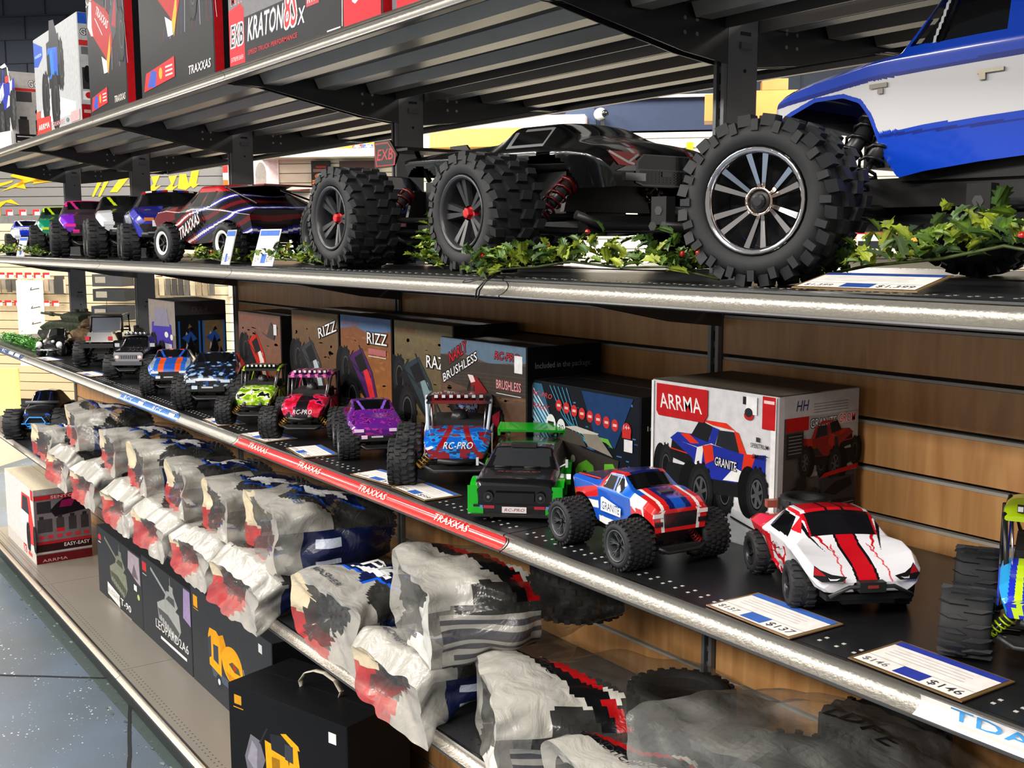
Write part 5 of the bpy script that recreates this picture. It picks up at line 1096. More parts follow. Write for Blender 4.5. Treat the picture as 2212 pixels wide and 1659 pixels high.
# -- boxes on the top shelf
def slash_front(a):
    a.rect(0, 0, 1, 1, hx('14161b')); a.poly([(0, 0), (1, 0), (1, .3), (.55, .36), (0, .2)], hx('0c0d10'))
    for k in range(16): a.line([(.5 + .03 * k, 1), (.3 + .05 * k, .3)], .0018, [hx('2a2e36'), hx('8c1c24'), hx('3a4ea0'), hx('c8ccd4')][k % 4])
    P = pt(a, .40, .52, .36)
    def po(p, c): a.poly([P(*q) for q in p], c)
    po([(-.44, .22), (-.36, .44), (-.1, .46), (.30, .20), (.34, -.02), (.2, -.22), (-.02, -.10), (-.28, .04)], hx('a81018')); po([(-.44, .22), (-.36, .44), (-.28, .42), (-.30, .2), (-.24, .06)], hx('e8e8ea')); po([(-.28, .12), (.10, -.12), (.16, -.18), (.05, -.24), (-.22, -.06), (-.38, .12)], hx('101216')); po([(.14, -.16), (.28, .06), (.26, -.1), (.18, -.28)], hx('e8a020')); po([(-.02, -.1), (.14, -.16), (.16, -.26), (.04, -.26)], hx('d8dce0'))
    po([(-.2, .42), (.12, .30), (.20, .52), (-.06, .62)], hx('1a1c24')); po([(.26, .2), (.5, .45), (.56, .1), (.36, -.02)], hx('3a3c46')); po([(.34, .12), (.50, .44), (.46, .08)], hx('a02030'))
    a.text('TRAXXAS', *P(-.16, .30), .34, .07, hx('f0e8e8'), shear=.3, rot=-.5); a.line([P(-.18, .26), P(.04, .08)], .004, hx('e8e8e8')); tyre(a, P, .62, .0, .09, .22, .36, spokes=0)
    a.poly([(.04, .04), (.08, .15), (.50, .19), (.50, .07)], hx('c01820')); a.poly([(.10, .06), (.16, .16), (.24, .14), (.22, .05)], hx('2a4cb0')); a.ell(.30, .12, .025, .035, hx('e8a020'))
    for k in range(3): a.rect(.37, .09 + k * .025, .47, .10 + k * .025, hx('f0e0e0'))
    a.text('TRAXXAS', .68, .05, .28, .05, hx('f0e8e0'), shear=.2); a.text('SLASH', .01, .86, .26, .07, hx('e8d8d8'), shear=.3, rot=.2)
def slash_side(a):
    a.rect(0, 0, 1, 1, hx('121417')); a.rect(0, 0, .10, 1, hx('c01820')); a.ell(.45, .78, .22, .05, hx('e03038')); a.ell(.7, .66, .12, .04, hx('f0f0f0')); a.ell(.55, .50, .3, .08, hx('1c1c22')); a.ell(.6, .25, .26, .06, hx('8a6438')); a.ell(.6, .22, .3, .06, hx('141418')); a.rect(.28, 0, 1, .12, hx('d8d8da')); a.rect(.5, .02, .9, .09, hx('2a2a2e')); a.rect(.4, .10, 1, .115, hx('c01820'))
Y0 = .012
carton('model_box', 'black box printed with a red truck, widest of the dark boxes on the top shelf', -1.905, -1.300, Y0, .25, ZA, .46, hx('101114'), slash_front, slash_side)
carton('model_box', 'black box printed with a red truck, between the white box and its larger twin', -2.478, -2.052, Y0, .25, ZA, .42, hx('101114'), slash_front, slash_side)
def g4_front(a):
    a.rect(0, 0, 1, 1, hx('aeb0b2')); a.poly([(.1, .22), (.4, .36), (.9, .2), (.9, .1), (.1, .1)], hx('e2e4e6')); a.poly([(0, .98), (.0, .72), (.10, .70), (.22, .78), (.22, .88), (0, .98)], hx('1c50b8')); a.text('HORIZON', .03, .80, .16, .03, hx('d8e4f4')); P = pt(a, .45, .52, .34)
    tyre(a, P, .38, .10, .10, .27, .34, spokes=0)
    for p, c in (([(-.26, .40), (.30, .44), (.30, .12), (-.26, .04)], hx('2a2c30')), ([(-.24, .30), (-.20, .34), (.22, .30), (.22, .0), (-.20, .0)], hx('1462c4')), ([(-.08, .62), (.12, .60), (.28, .36), (-.14, .34)], hx('22262e')), ([(-.26, .26), (-.14, .28), (-.10, .04), (-.22, .02)], hx('14161c')), ([(-.1, .30), (.0, .30), (.06, -.06), (-.06, -.1)], hx('1c78d8')), ([(.06, .24), (.2, .3), (.2, .1), (.08, .06)], hx('2a50c0'))): a.poly([P(*q) for q in p], c)
    a.rect(*P(-.2, -.1), *P(.25, .0), hx('17191c')); tyre(a, P, -.34, -.18, .12, .28, .34, spokes=0); tyre(a, P, .10, -.26, .13, .30, .34, spokes=0)
    a.rect(.0, .12, .10, .25, hx('e05848')); a.poly([(0, .0), (.34, .0), (.34, .16), (0, .18)], hx('d83830')); a.text('ARRMA', .04, .05, .27, .06, hx('f4eeee'), bold=.002); a.text('GRANITE', .38, .04, .26, .045, hx('e8a8a8'), shear=.2); a.ell(.72, .06, .03, .02, hx('707478')); a.rect(.80, .02, .98, .12, hx('e8a0a0'))
def g4_side(a):
    a.rect(0, 0, 1, 1, hx('b8babd')); a.rect(0, .90, 1, 1, hx('2a58c0')); a.text('GRANITE', .06, .80, .9, .055, hx('f0f0f2'), outline=(hx('404044'), .002)); a.rect(0, .70, 1, .75, hx('c83030')); a.rect(.06, .62, .5, .69, hx('6a6c70')); a.rect(.06, .30, .44, .50, hx('2c2d30')); a.ell(.2, .44, .1, .08, hx('17181a')); a.rect(.05, .20, .40, .28, hx('f0f0f0')); a.ell(.22, .245, .1, .03, hx('c02028')); a.rect(0, 0, 1, .16, hx('9c1820')); a.rect(.06, .08, .4, .11, hx('d0a0a0'))
carton('model_box', 'white box printed with a blue monster truck, on the top shelf', -3.27, -2.60, Y0, .14, ZA, .372, hx('bfc1c4'), g4_front, g4_side)
def gor_side(a):
    a.rect(0, 0, 1, 1, hx('b4b0ad')); a.text('HH', .55, .94, .2, .03, hx('30343c')); a.text('GORGON', .35, .81, .62, .09, hx('f0eeec'), outline=(hx('50484a'), .002)); a.rect(.05, .745, 1, .785, hx('c83028')); a.rect(.10, .60, .40, .74, hx('4a4648')); a.rect(.5, .60, .95, .74, hx('e4e0de')); a.ell(.75, .67, .14, .03, hx('a02030')); a.ell(.75, .47, .3, .09, hx('15171c')); a.ell(.78, .50, .2, .06, hx('2440a0'))
    for x in (.12, .45, .76): a.rect(x, .18, x + .2, .36, hx('3c3a3a')); a.rect(x + .03, .36, x + .17, .40, hx('222224')); a.rect(x, .16, x + .2, .20, hx('b83028') if x == .45 else hx('3c3a3a'))
    a.rect(.05, 0, .45, .16, hx('141416')); a.rect(.08, .12, .4, .13, hx('d8d8d8')); a.rect(.08, .05, .4, .06, hx('d8d8d8')); a.rect(.5, .02, .92, .15, hx('e4e4e4')); a.ell(.72, .07, .16, .03, hx('702028'))
def gor_front(a):
    a.rect(0, 0, 1, 1, hx('c8c6c4')); monster(a, .82, .56, .5, hx('1c2ca0'), hx('e8e8e8'), hx('e8e8e8')); a.poly([(.5, 0), (1, 0), (1, .2), (.6, .24)], hx('dcdad6')); a.rect(.9, .86, 1, .95, hx('d0383a'))
carton('model_box', 'white box with a red band, at the far left of the top shelf', -4.45, -3.75, Y0, .23, ZA, .315, hx('c4c2c0'), gor_front, gor_side)
def kr_front(a):
    a.rect(0, 0, 1, 1, hx('6c6c70')); a.poly([(.12, 1), (.16, .55), (.20, .42), (.30, .38), (.36, .48), (.42, 1)], hx('808184')); a.poly([(0, 0), (1, 0), (1, .30), (.0, .30)], hx('15161c'))
    a.text('60', .03, .50, .09, .12, hx('c82028')); a.text('MPH', .025, .41, .085, .07, hx('a01c24'), outline=(hx('e8d0d0'), .001)); a.poly([(0, 0), (.125, 0), (.125, .36), (.1, .40), (0, .38)], hx('c81828')); a.text('EXB', .012, .14, .10, .14, hx('16161a'), shear=.15, outline=(hx('f0eeee'), .0035)); a.text('EXTREME BASH', .01, .04, .10, .03, hx('f0c0c4'), shear=.2)
    a.text('KRATON', .15, .14, .26, .15, hx('f0f0f0'), shear=.2, outline=(hx('4a4a52'), .0025)); a.text('8S', .42, .13, .085, .24, hx('d82830'), shear=.2, outline=(hx('f4ecec'), .004)); a.text('X', .515, .12, .045, .10, hx('f0f0f0'), shear=.2); a.rect(.575, .20, .655, .32, hx('b04048')); a.text('RTR', .582, .22, .06, .06, hx('e8c8c8')); a.text('SPEED TRUCK PERFORMANCE', .15, .05, .36, .03, hx('c02830'), shear=.2)
    a.rect(.80, 0, 1, .40, hx('c81828')); a.text('8S', .84, .12, .1, .2, hx('f0f0f0'), shear=.2)
    a.line([(.70, .02), (.78, .02)], .003, hx('d8d8d8')); a.line([(.79, .02), (.795, .30)], .003, hx('d8d8d8'))
carton('model_box', 'huge grey and black box with a red 8S print, longest on the top shelf', -1.196, -.42, Y0, .42, ZA, .36, hx('2a2b30'), kr_front, slash_side)
carton('model_box', 'red and grey box at the right end of the top shelf row', -.40, .16, Y0 + .01, .42, ZA, .34, hx('55565c'), lambda a: (a.rect(0, 0, 1, 1, hx('606168')), a.poly([(.03, 0), (.35, 0), (.35, .36), (.03, .40)], hx('c81828')), a.text('EXB', .06, .1, .24, .18, hx('f0eeee'), shear=.2)))
# -- boxes on the base shelf
def tank_pic(a, cx, cy, s, c, c2):
    P = pt(a, cx, cy, s)
    a.poly([P(-.30, .02), P(-.26, -.12), P(.22, -.20), (P(.34, -.08)), P(.30, .06), P(-.1, .10)], c); a.poly([P(-.28, -.02), P(-.22, -.14), P(.2, -.22), P(.3, -.1), P(.0, -.02)], c2)
    for k in range(7): a.ell(*P(-.20 + k * .065, -.10 - k * .012), .030 * s / a.W, .030 * s / a.H, c)
    a.poly([P(-.10, .08), P(-.02, .20), P(.16, .22), P(.28, .12), P(.2, .06)], c); a.poly([P(-.04, .12), P(.04, .17), P(.18, .17), P(.2, .1)], c2); a.line([P(-.02, .16), P(-.46, .30)], s * .03, c); a.line([P(.1, .2), P(.08, .34)], s * .012, c); a.rect(*P(.06, .2), *P(.16, .27), c)
def t90(a):
    a.rect(0, 0, 1, 1, hx('34363a')); a.ell(.07, .85, .035, .045, hx('d03434')); a.rect(.03, .765, .09, .78, hx('d8d8d8')); tank_pic(a, .48, .50, .40, hx('7a7c6c'), hx('4c4f44'))
    a.poly([(.22, .26), (.22, .08), (.50, .02), (.50, .2)], hx('dcd8d6')); a.text('RUSSIAN', .23, .11, .27, .075, hx('8a8482'), rot=-.0); a.text('T-90', .52, .09, .23, .10, hx('e8e4e2'), bold=.002); a.rect(.24, .0, .76, .012, hx('9a9488'))
    a.poly([(.72, .72), (.74, .98), (.97, .98), (.98, .60), (.9, .62)], hx('a89aa4')); a.poly([(.8, .66), (.86, .85), (.94, .66)], hx('6c6068')); a.rect(.84, .48, .90, .56, hx('e8e8e6')); a.ell(.93, .42, .025, .04, hx('a8c070'))
def leo(a):
    a.rect(0, 0, 1, 1, hx('34363a')); a.rect(.02, .82, .11, .93, hx('d03434')); a.rect(.02, .77, .11, .78, hx('c8c8c8')); tank_pic(a, .55, .52, .42, hx('9a9c9a'), hx('505254'))
    a.text('LEOPARD2A6', .28, .22, .66, .11, hx('d0cecc'), bold=.0012); a.rect(.30, .32, .66, .33, hx('9a9896')); a.rect(.38, .12, .90, .155, hx('e0dedc')); a.poly([(.86, .62), (.88, .98), (1, .98), (1, .58)], hx('9c88b0'))
def mixer(a):
    a.rect(0, 0, 1, 1, hx('34363a')); a.rect(.03, .80, .09, .92, hx('e8a020')); a.rect(.03, .775, .10, .785, hx('d09020')); P = pt(a, .45, .47, .245, 1.6); Y = hx('e8a018')
    def po(p, c): a.poly([P(*q) for q in p], c)
    po([(-.34, -.22), (.42, -.24), (.40, -.34), (-.30, -.34)], hx('4a5462')); po([(-.40, .20), (-.38, -.22), (-.10, -.26), (-.08, .26), (-.20, .34), (-.36, .32)], Y); po([(-.40, .16), (-.40, -.14), (-.33, -.08), (-.33, .22)], hx('3a4250')); po([(-.28, .12), (-.28, -.10), (-.16, -.12), (-.16, .14)], hx('3a4250')); po([(-.14, .30), (-.04, .36), (.02, .24), (.0, .0), (-.08, -.02)], hx('d89010'))
    a.poly([P(.18 + .26 * cos(t) * (1 if cos(t) < 0 else .8), .02 + .26 * sin(t)) for t in [2 * pi * i / 24 for i in range(24)]], Y); po([(.0, -.12), (.1, -.22), (.3, -.18), (.38, -.04), (.2, -.12)], hx('c88010')); po([(.08, .02), (.16, .08), (.30, .06), (.34, -.02), (.2, -.04)], hx('4a4a38')); po([(.16, .08), (.26, .04), (.2, -.04)], hx('b03018'))
    po([(.30, -.16), (.38, -.16), (.40, -.34), (.30, -.34)], Y); a.line([P(.40, .1), P(.50, -.3)], .004, hx('b0b0b0'))
    for x in (-.16, .22): a.poly([P(x + .07 * cos(t), -.36 + .10 * sin(t)) for t in [2 * pi * i / 16 for i in range(16)]], hx('2a303a')); a.poly([P(x + .03 * cos(t), -.36 + .045 * sin(t)) for t in [2 * pi * i / 12 for i in range(12)]], hx('c8ccd4'))
    a.rect(.86, .84, .90, .92, hx('d8d8d8'))
def dozer(a):
    a.rect(0, 0, 1, 1, hx('121316')); a.rect(.05, .82, .115, .91, hx('c88c20')); a.rect(.04, .78, .13, .79, hx('c88c20')); P = pt(a, .446, .41, .20, 1.38); Y = hx('eaa21c')
    def po(p, c): a.poly([P(*q) for q in p], c)
    po([(-.54, -.12), (-.44, .24), (-.30, .20), (-.22, -.06), (-.32, -.36), (-.50, -.34)], hx('6c6a74')); po([(-.50, -.14), (-.42, .16), (-.34, .06), (-.36, -.30)], hx('8c8a96')); a.line([P(-.30, .16), P(-.18, .42)], .006, hx('26282c'))
    po([(-.22, .24), (-.20, -.40), (.42, -.44), (.48, -.16), (.30, -.02), (.26, .34), (.16, .34), (.14, .0), (.10, .18)], Y); po([(-.14, .36), (-.12, .14), (.10, .1), (.22, .34), (.14, .42)], hx('23262a')); po([(.02, .42), (.10, .45), (.28, .34), (.30, .28), (.2, .28)], Y); po([(-.12, .04), (.0, .04), (.0, -.14), (-.12, -.14)], hx('9a6c18')); po([(-.2, -.34), (.44, -.30), (.48, -.52), (-.2, -.56)], hx('1a1c1e')); po([(.30, -.02), (.46, -.12), (.45, -.16), (.30, -.08)], hx('b83820')); po([(.08, .08), (.08, .30), (.2, .30), (.2, .06)], hx('3a3e44'))
    a.rect(.86, .80, .92, .90, hx('ecebe8'))
# handles and stickers are their own parts
def handle(r, x, y, z, w, h, rzz):
    m = MB(); m.push(T(x, y, z) @ RZ(rzz)); pts = [(-w / 2 + .006, 0, -.004), (-w / 2, 0, h * .25), (-w * .36, 0, h * .75), (-w * .12, 0, h), (w * .12, 0, h), (w * .36, 0, h * .75), (w / 2, 0, h * .25), (w / 2 - .006, 0, -.004)]
    for (x0, _, z0), (x1, _, z1) in zip(pts[:-1], pts[1:]):
        m.add([(x0, -.009, z0), (x1, -.009, z1), (x1, .009, z1), (x0, .009, z0), (x0, -.009, z0 + .003), (x1, -.009, z1 + .003), (x1, .009, z1 + .003), (x0, .009, z0 + .003)], [(0, 1, 2, 3)[::-1], (4, 5, 6, 7), (0, 1, 5, 4), (2, 3, 7, 6)], hx('e6e0cc'), 'satin', True)
    m.build('handle', r)
SIDEK = lambda a: a.rect(0, 0, 1, 1, hx('18191b'))
b1 = carton('model_box', 'dark grey box printed with an olive tank, left one of the two tank boxes', -3.436, -2.795, .20, .38, ZE, .300, hx('33353a'), t90, SIDEK)
for x in (.02, .14): m = MB(); m.box((x, .0, .304), (.05, .06, .006), hx('5a5c5e'), 'satin'); m.build('carry_clasp', b1)
carton('model_box', 'dark grey box printed with a white line tank, right one of the two tank boxes', -2.788, -2.222, .20, .38, ZE, .318, hx('33353a'), leo, SIDEK)
carton('model_box', 'large dark box printed with an orange concrete mixer lorry', -2.213, -1.504, .20, .44, ZE, .345, hx('2e3034'), mixer, SIDEK)
def wolf(a):
    a.rect(0, 0, 1, 1, hx('2c2f35')); rr = random.Random(5)
    for i in range(9): x = .25 + i * .06; a.poly([(x, .2), (x + .04, .05), (x + .09, .3), (x + .08, .8), (x, .9)], mixc(hx('3c4656'), hx('707c90'), rr.random()))
    a.ell(.33, .8, .1, .12, hx('6a4a28'))

carton('model_box', 'flat dark box with a pale blue picture, lying on the concrete mixer box', -2.33, -1.70, .235, .46, ZE + .347, .165, hx('2c2f35'), wolf, SIDEK)
bd = carton('model_box', 'black box printed with a yellow bulldozer, white carrying handle on top', -1.385, -.905, 0, .235, ZE, .298, hx('141518'), dozer, SIDEK)
bd.location = (-1.218, .212, ZE); bd.rotation_euler = (0, 0, radians(17.0))
handle(bd, .015, .0, .298, .15, .055, radians(6))
carton('model_box', 'dark box low at the bottom edge, right of the bulldozer box', -.70, -.20, .12, .42, ZE, .22, hx('1c1e21'), lambda a: (a.rect(0, 0, 1, 1, hx('1a1c1f')), a.rect(.05, .8, .10, .9, hx('c88c20'))), SIDEK)
def red_front(a):
    a.rect(0, 0, 1, 1, hx('d6d0cc')); a.poly([(0, .0), (1, 0), (1, .14), (0, .18)], hx('c9c2ba')); P = pt(a, .80, .52, .30)
    a.poly([P(-.5, .1), P(-.4, .42), P(.2, .44), P(.34, .1), P(.40, .0), P(.36, -.34), P(.0, -.36), P(-.1, -.1)], hx('d83a36')); a.poly([P(-.42, .12), P(-.34, .38), P(.02, .40), P(.12, .12)], hx('3a3438')); a.poly([P(-.5, .12), P(.05, .12), P(.0, -.1), P(-.5, -.12)], hx('e4e0e0')); tyre(a, P, .02, -.26, .1, .24, .3, spokes=0); tyre(a, P, .46, -.22, .07, .22, .3, spokes=0)
    a.rect(.93, .86, 1, 1, hx('d83030')); a.rect(.6, .04, .70, .15, hx('c82830')); a.text('3S', .61, .05, .08, .08, hx('f4f0f0')); a.rect(.76, .05, .88, .10, hx('e05048'))
def red_side(a):
    a.rect(0, 0, 1, 1, hx('6c6468')); a.rect(0, .93, 1, 1, hx('9c9694')); a.rect(.0, .86, 1, .92, hx('a82028')); a.text('SENTON', .30, .87, .5, .04, hx('d8c8c8')); a.rect(.05, .68, .30, .84, hx('2c2a2e')); P = pt(a, .62, .74, .11)
    a.poly([P(-.8, -.1), P(-.5, .2), P(-.2, .4), P(.4, .42), P(.8, .1), P(.85, -.2), P(-.6, -.4)], hx('1a141c')); a.poly([P(-.3, .3), P(.3, .35), P(.1, .0), P(-.4, .0)], hx('8c1850'))
    for x in (.05, .38, .60, .82): a.rect(x, .42, x + (.26 if x < .1 else .14), .60, hx('3a3638')); a.rect(x + .03, .6, x + .11, .64, hx('2a282a'))
    a.rect(.38, .41, .52, .46, hx('c02028'))
    for k in range(6): a.rect(.06 + k * .16, .33, .16 + k * .16, .38, hx('b83038'))
    a.rect(0, .20, 1, .30, hx('a02028')); a.rect(0, .16, 1, .26, hx('2a1416')); a.text('EASY-EASY', .5, .20, .46, .05, hx('d8d0d0')); a.rect(0, .13, 1, .155, hx('a8a0a0')); a.rect(0, 0, 1, .12, hx('5c1418')); a.text('ARRMA', .1, .02, .45, .04, hx('b89090'))
carton('model_box', 'white and red box with a red truck, far end of the base shelf', -4.66, -4.006, .058, .32, ZE, .363, hx('d0c8c0'), red_front, red_side, lambda a: (a.rect(0, 0, 1, 1, hx('d8ccb4')), a.rect(.0, .49, 1, .505, hx('b0a48c'))))
# ---------------------------------------------------------------- things on and before the far slatwall
def far_thing(name, label, cat, a0, a1, z0, z1, col, d=.10, off=0, fn=None, group=None, mat='card'):
    r = thing(name, label, cat, wp((a0 + a1) / 2, off + d / 2, z0), pi / 4, group); W, H = a1 - a0, z1 - z0
    m = MB(); m.box((0, 0, H / 2), (W, d, H), col, mat); m.build('body' if name != 'carton' else 'carton_body', r)
    if fn: art(r, RSIDE(-W / 2, -d / 2, 0), W, H, fn, 'printed_face', 'print')
    return r
YL = hx('d09c0c')
def logo1(a):
    a.poly([(.30, 1.0), (.45, .98), (.62, .88), (.56, .76), (.80, .80), (1.0, .80), (1, .90), (.72, .92), (.5, .80), (.3, .78), (.05, .62), (.28, .70), (.45, .66), (.40, .86), (.2, .92)], YL); a.poly([(-.1, .74), (.25, .84), (.24, .80), (-.1, .66)], YL)
    a.poly([(.0, .40), (.2, .46), (.34, .34), (.12, .40), (.02, .30), (.02, .12), (-.06, .3)], YL)
def logo2(a):
    for x, w, k in ((.0, .05, 1), (.06, .05, 1)): a.poly([(x, .0), (x + .02, .0), (x + .14, .9), (x + .09, .9)], YL)
    a.poly([(.17, .18), (.24, .18), (.38, .9), (.28, .8)], YL); a.poly([(.30, .5), (.44, .5), (.45, .4), (.48, .18), (.40, .42)], YL)
    for x in (.52, .68): a.poly([(x, .28), (x + .06, .2), (x + .13, .45), (x + .07, .38), (x + .12, .85), (x + .04, .8), (x + .06, .5)], YL)
    a.poly([(.80, .3), (.87, .24), (.92, .4), (.94, .3), (1.0, .5), (.97, .48), (1.0, 1.05), (.93, 1.0), (.90, .5), (.88, .9), (.82, .88)], YL)
g = MB(); g.push(WM_ @ RSIDE(-2.665, -.002, 1.872)); a = Art(g, .586, .42, 'satin'); logo1(a); o = g.build('wall_graphic'); tag(o, 'yellow swirling star-like graphic on the grey far wall panel', 'wall graphic')
g = MB(); g.push(WM_ @ RSIDE(-1.80, -.002, 2.08)); a = Art(g, .97, .20, 'satin'); logo2(a); o = g.build('wall_graphic'); tag(o, 'yellow jagged lettering on the grey far wall panel, right of the star graphic', 'wall graphic')
far_thing('poster', 'white poster with a grey pointed shape on the far slatwall', 'poster', -.375, -.139, 2.143, 2.375, hx('f0e8ea'), .01, fn=lambda a: (a.rect(0, 0, 1, 1, hx('f4ecee')), a.ell(.35, .45, .20, .42, hx('a8a49c')), a.rect(.15, 0, .55, .3, hx('b0aca4')), a.rect(.65, .1, .95, .9, hx('ecdadc'))))
far_thing('striped_pole', 'short red and white striped pole at the edge of the grey wall panel', 'pole', -.606, -.561, 2.08, 2.33, hx('f0e4dc'), .04, fn=lambda a: (a.rect(0, .72, 1, 1, hx('c83030')), a.rect(0, .3, 1, .5, hx('e8602c')), a.rect(0, .02, 1, .1, hx('c83030'))))
far_thing('wall_shelf', 'dark red narrow shelf under the white poster', 'wall shelf', -.374, .12, 2.105, 2.139, hx('5c2420'), .22, mat='satin')
far_thing('light_shelf', 'bright cream shelf edge under the orange banner', 'wall shelf', -.28, .99, 2.362, 2.422, hx('f4e8cc'), .25, mat='satin')
def ban(a):
    a.rect(0, 0, 1, 1, hx('f8b010')); a.text('COLOR', .50, .45, .46, .42, hx('e04010'), bold=.002); a.text('PROFESSIONALS', .18, .10, .44, .20, hx('8a5a10')); a.rect(.64, .06, .81, .32, hx('c83028')); a.rect(.72, .06, .81, .32, hx('3048b0'))
    for x in (.68, .77): a.poly([(x + .035 * (1 if i % 2 else .45) * sin(pi * i / 5), .19 + .12 * (1 if i % 2 else .45) * cos(pi * i / 5)) for i in range(10)], hx('f4f0f0'))
    a.text('TA', .84, .10, .10, .20, hx('8a5a10'))
far_thing('banner', 'orange banner with red letters and two white stars', 'banner', -.15, .88, 2.425, 2.56, hx('f8b010'), .03, off=.05, fn=ban)
far_thing('hanging_pack', 'dark hanging pack with orange stripes on the far slatwall', 'pack', .153, .307, 2.112, 2.346, hx('2c2a2c'), .03, off=.02, fn=lambda a: (a.rect(0, 0, 1, 1, hx('34302f')), a.rect(.25, .76, .8, .82, hx('b03028')), a.rect(.1, .62, .9, .72, hx('8a6a68')), a.ell(.5, .48, .32, .10, hx('d88040')), a.ell(.5, .5, .18, .08, hx('b8b4b8')), a.rect(.05, .30, .45, .35, hx('e88030')), a.rect(.05, .22, .5, .27, hx('e88030'))))
far_thing('hanging_pack', 'maroon hanging pack right of the orange striped one', 'pack', .389, .70, 2.12, 2.341, hx('4a302c'), .03, off=.02)
far_thing('carton', 'small cream carton at the left end of the top of the far slatwall', 'carton', 1.0, 1.17, 2.42, 2.57, hx('f0dcb8'), .2)
far_thing('carton', 'long amber carton under the white boxed appliance', 'carton', 1.185, 2.30, 2.418, 2.555, hx('f0b448'), .26)
far_thing('carton', 'long white carton with a printed label, lying on the amber carton', 'carton', 1.24, 2.377, 2.557, 2.645, hx('f0dcd4'), .24, fn=lambda a: (a.rect(.60, .15, .86, .85, hx('b8aca4')), a.rect(.61, .2, .85, .8, hx('d8ccc4')), a.rect(.88, .3, .96, .8, hx('d0c4bc')), a.rect(.05, .3, .3, .55, hx('e0c4c0'))))
cam = thing('security_camera', 'white round security camera on top of the far slatwall', 'camera', wp(2.50, .10, 2.56), pi / 4)
m = MB(); m.push(T(0, 0, .045)); m.box((0, 0, -.01), (.03, .03, .07), BLACK, 'plastic'); m.box((0, 0, -.04), (.06, .06, .015), BLACK, 'plastic'); m.build('mount', cam)
m = MB(); m.push(T(-.02, 0, .10) @ RZ(radians(20))); m.lathe([(0, -.055), (.03, -.05), (.045, -.02), (.045, .02), (.035, .045), (0, .055)], 20, hx('f0f0ea'), 'satin'); m.build('housing', cam)
m = MB(); m.push(T(-.005, 0, .10) @ RZ(radians(35))); m.lathe([(0, -.062), (.02, -.061), (.028, -.05), (.03, -.035)], 16, BLACK, 'gloss'); m.build('lens', cam)
far_thing('carton', 'small pale carton standing under the security camera', 'carton', 2.45, 2.575, 2.47, 2.552, hx('d8dce8'), .12, off=.01)
far_thing('price_sticker', 'small yellow sticker on the far slatwall, right of the camera', 'sticker', 3.132, 3.183, 2.387, 2.448, hx('c8a020'), .01)
far_thing('carton', 'brown carton just left of the upright behind the blue truck', 'carton', 3.26, 3.44, 2.53, 2.71, hx('c88c4c'), .25, off=.45)
far_thing('carton', 'open brown carton stacked high, above the blue truck bonnet', 'carton', 3.60, 3.95, 2.44, 2.76, hx('c48848'), .25, off=.2); far_thing('carton', 'flat brown carton on the open brown carton', 'carton', 3.66, 3.84, 2.762, 2.84, hx('b07c44'), .25, off=.2)
far_thing('wall_shelf', 'cream display shelf seen under the blue truck', 'wall shelf', 4.0, 5.2, 1.605, 1.643, hx('efe2c8'), .3, mat='satin')
far_thing('carton', 'orange carton with a white sticker on the display shelf under the truck', 'carton', 4.648, 4.81, 1.645, 1.81, hx('e09c3c'), .15, off=.08, fn=lambda a: (a.rect(.05, .04, .42, .28, hx('f4ead8')), a.ell(.9, .9, .05, .05, hx('f4ead8'))))
far_thing('carton', 'white carton at the left of the display shelf under the truck', 'carton', 4.17, 4.345, 1.645, 1.712, hx('e8dcd0'), .15, off=.08)
far_thing('carton', 'small brown carton behind the white one on the display shelf', 'carton', 4.22, 4.33, 1.645, 1.79, hx('b8804c'), .08)
far_thing('carton', 'white carton behind the red toy on the display shelf', 'carton', 4.40, 4.60, 1.645, 1.83, hx('efe6dc'), .07)
far_thing('toy_bridge', 'bright red toy part lying across cartons on the display shelf', 'toy', 4.297, 4.60, 1.748, 1.788, hx('e02020'), .05, off=.26, mat='gloss')
far_thing('plastic_bracket', 'dark curved plastic bracket on the display shelf', 'bracket', 4.38, 4.56, 1.645, 1.70, hx('26262a'), .04, off=.26)
far_thing('metal_part', 'silver machined part beside the orange carton', 'metal part', 4.575, 4.636, 1.645, 1.76, hx('a8a8aa'), .04, off=.24, mat='metal')
far_thing('vent_panel', 'grey vented panel right of the orange carton', 'panel', 4.87, 5.1, 1.60, 1.87, hx('5c5656'), .05, off=.3, fn=lambda a: [a.rect(.2, .06 + k * .1, .9, .10 + k * .1, hx('403c3c')) for k in range(9)])
# rows of red and white price tags on hooks at the left
def tagrow(a0, a1, z, n, word_):
    first = None
    for i in range(n):
        x = a0 + (a1 - a0) * i / (n - 1); r = thing('price_tag', 'red and white price tag in the %s row, far left' % word_, 'price tag', wp(x, .14, z), pi / 4, 'price tags in the %s row' % word_)
        m = MB(); m.box((0, 0, .02), (.062, .004, .045), hx('f2ece4'), 'card'); m.box((0, -.0025, .034), (.062, .002, .018), hx('d82828'), 'card'); m.box((-.022, -.0027, .02), (.016, .002, .045), hx('d82828'), 'card'); m.build('card', r)
        m = MB(); m.tube([(0, .13, .0), (0, .0, .0)], .003, hx('c8c4bc'), 'metal', 6); m.build('hook', r)
tagrow(-2.75, -2.17, 1.405, 8, 'upper'); tagrow(-2.80, -2.10, 1.17, 9, 'lower'); tagrow(-1.32, -.68, 1.42, 7, 'middle'); tagrow(-2.60, -.75, 1.93, 16, 'topmost')
rr = random.Random(12)
for i in range(14):
    x = -2.74 + i * .05; c = rr.choice([hx('8a8478'), hx('c8bca8'), hx('a89880'), hx('5a5650')])
    far_thing('blister_pack', 'small hanging pack under the price tags at the far left', 'pack', x, x + .038, 1.27 + rr.uniform(0, .03), 1.39, c, .02, off=.05, group='hanging packs at the far left', mat='satin')
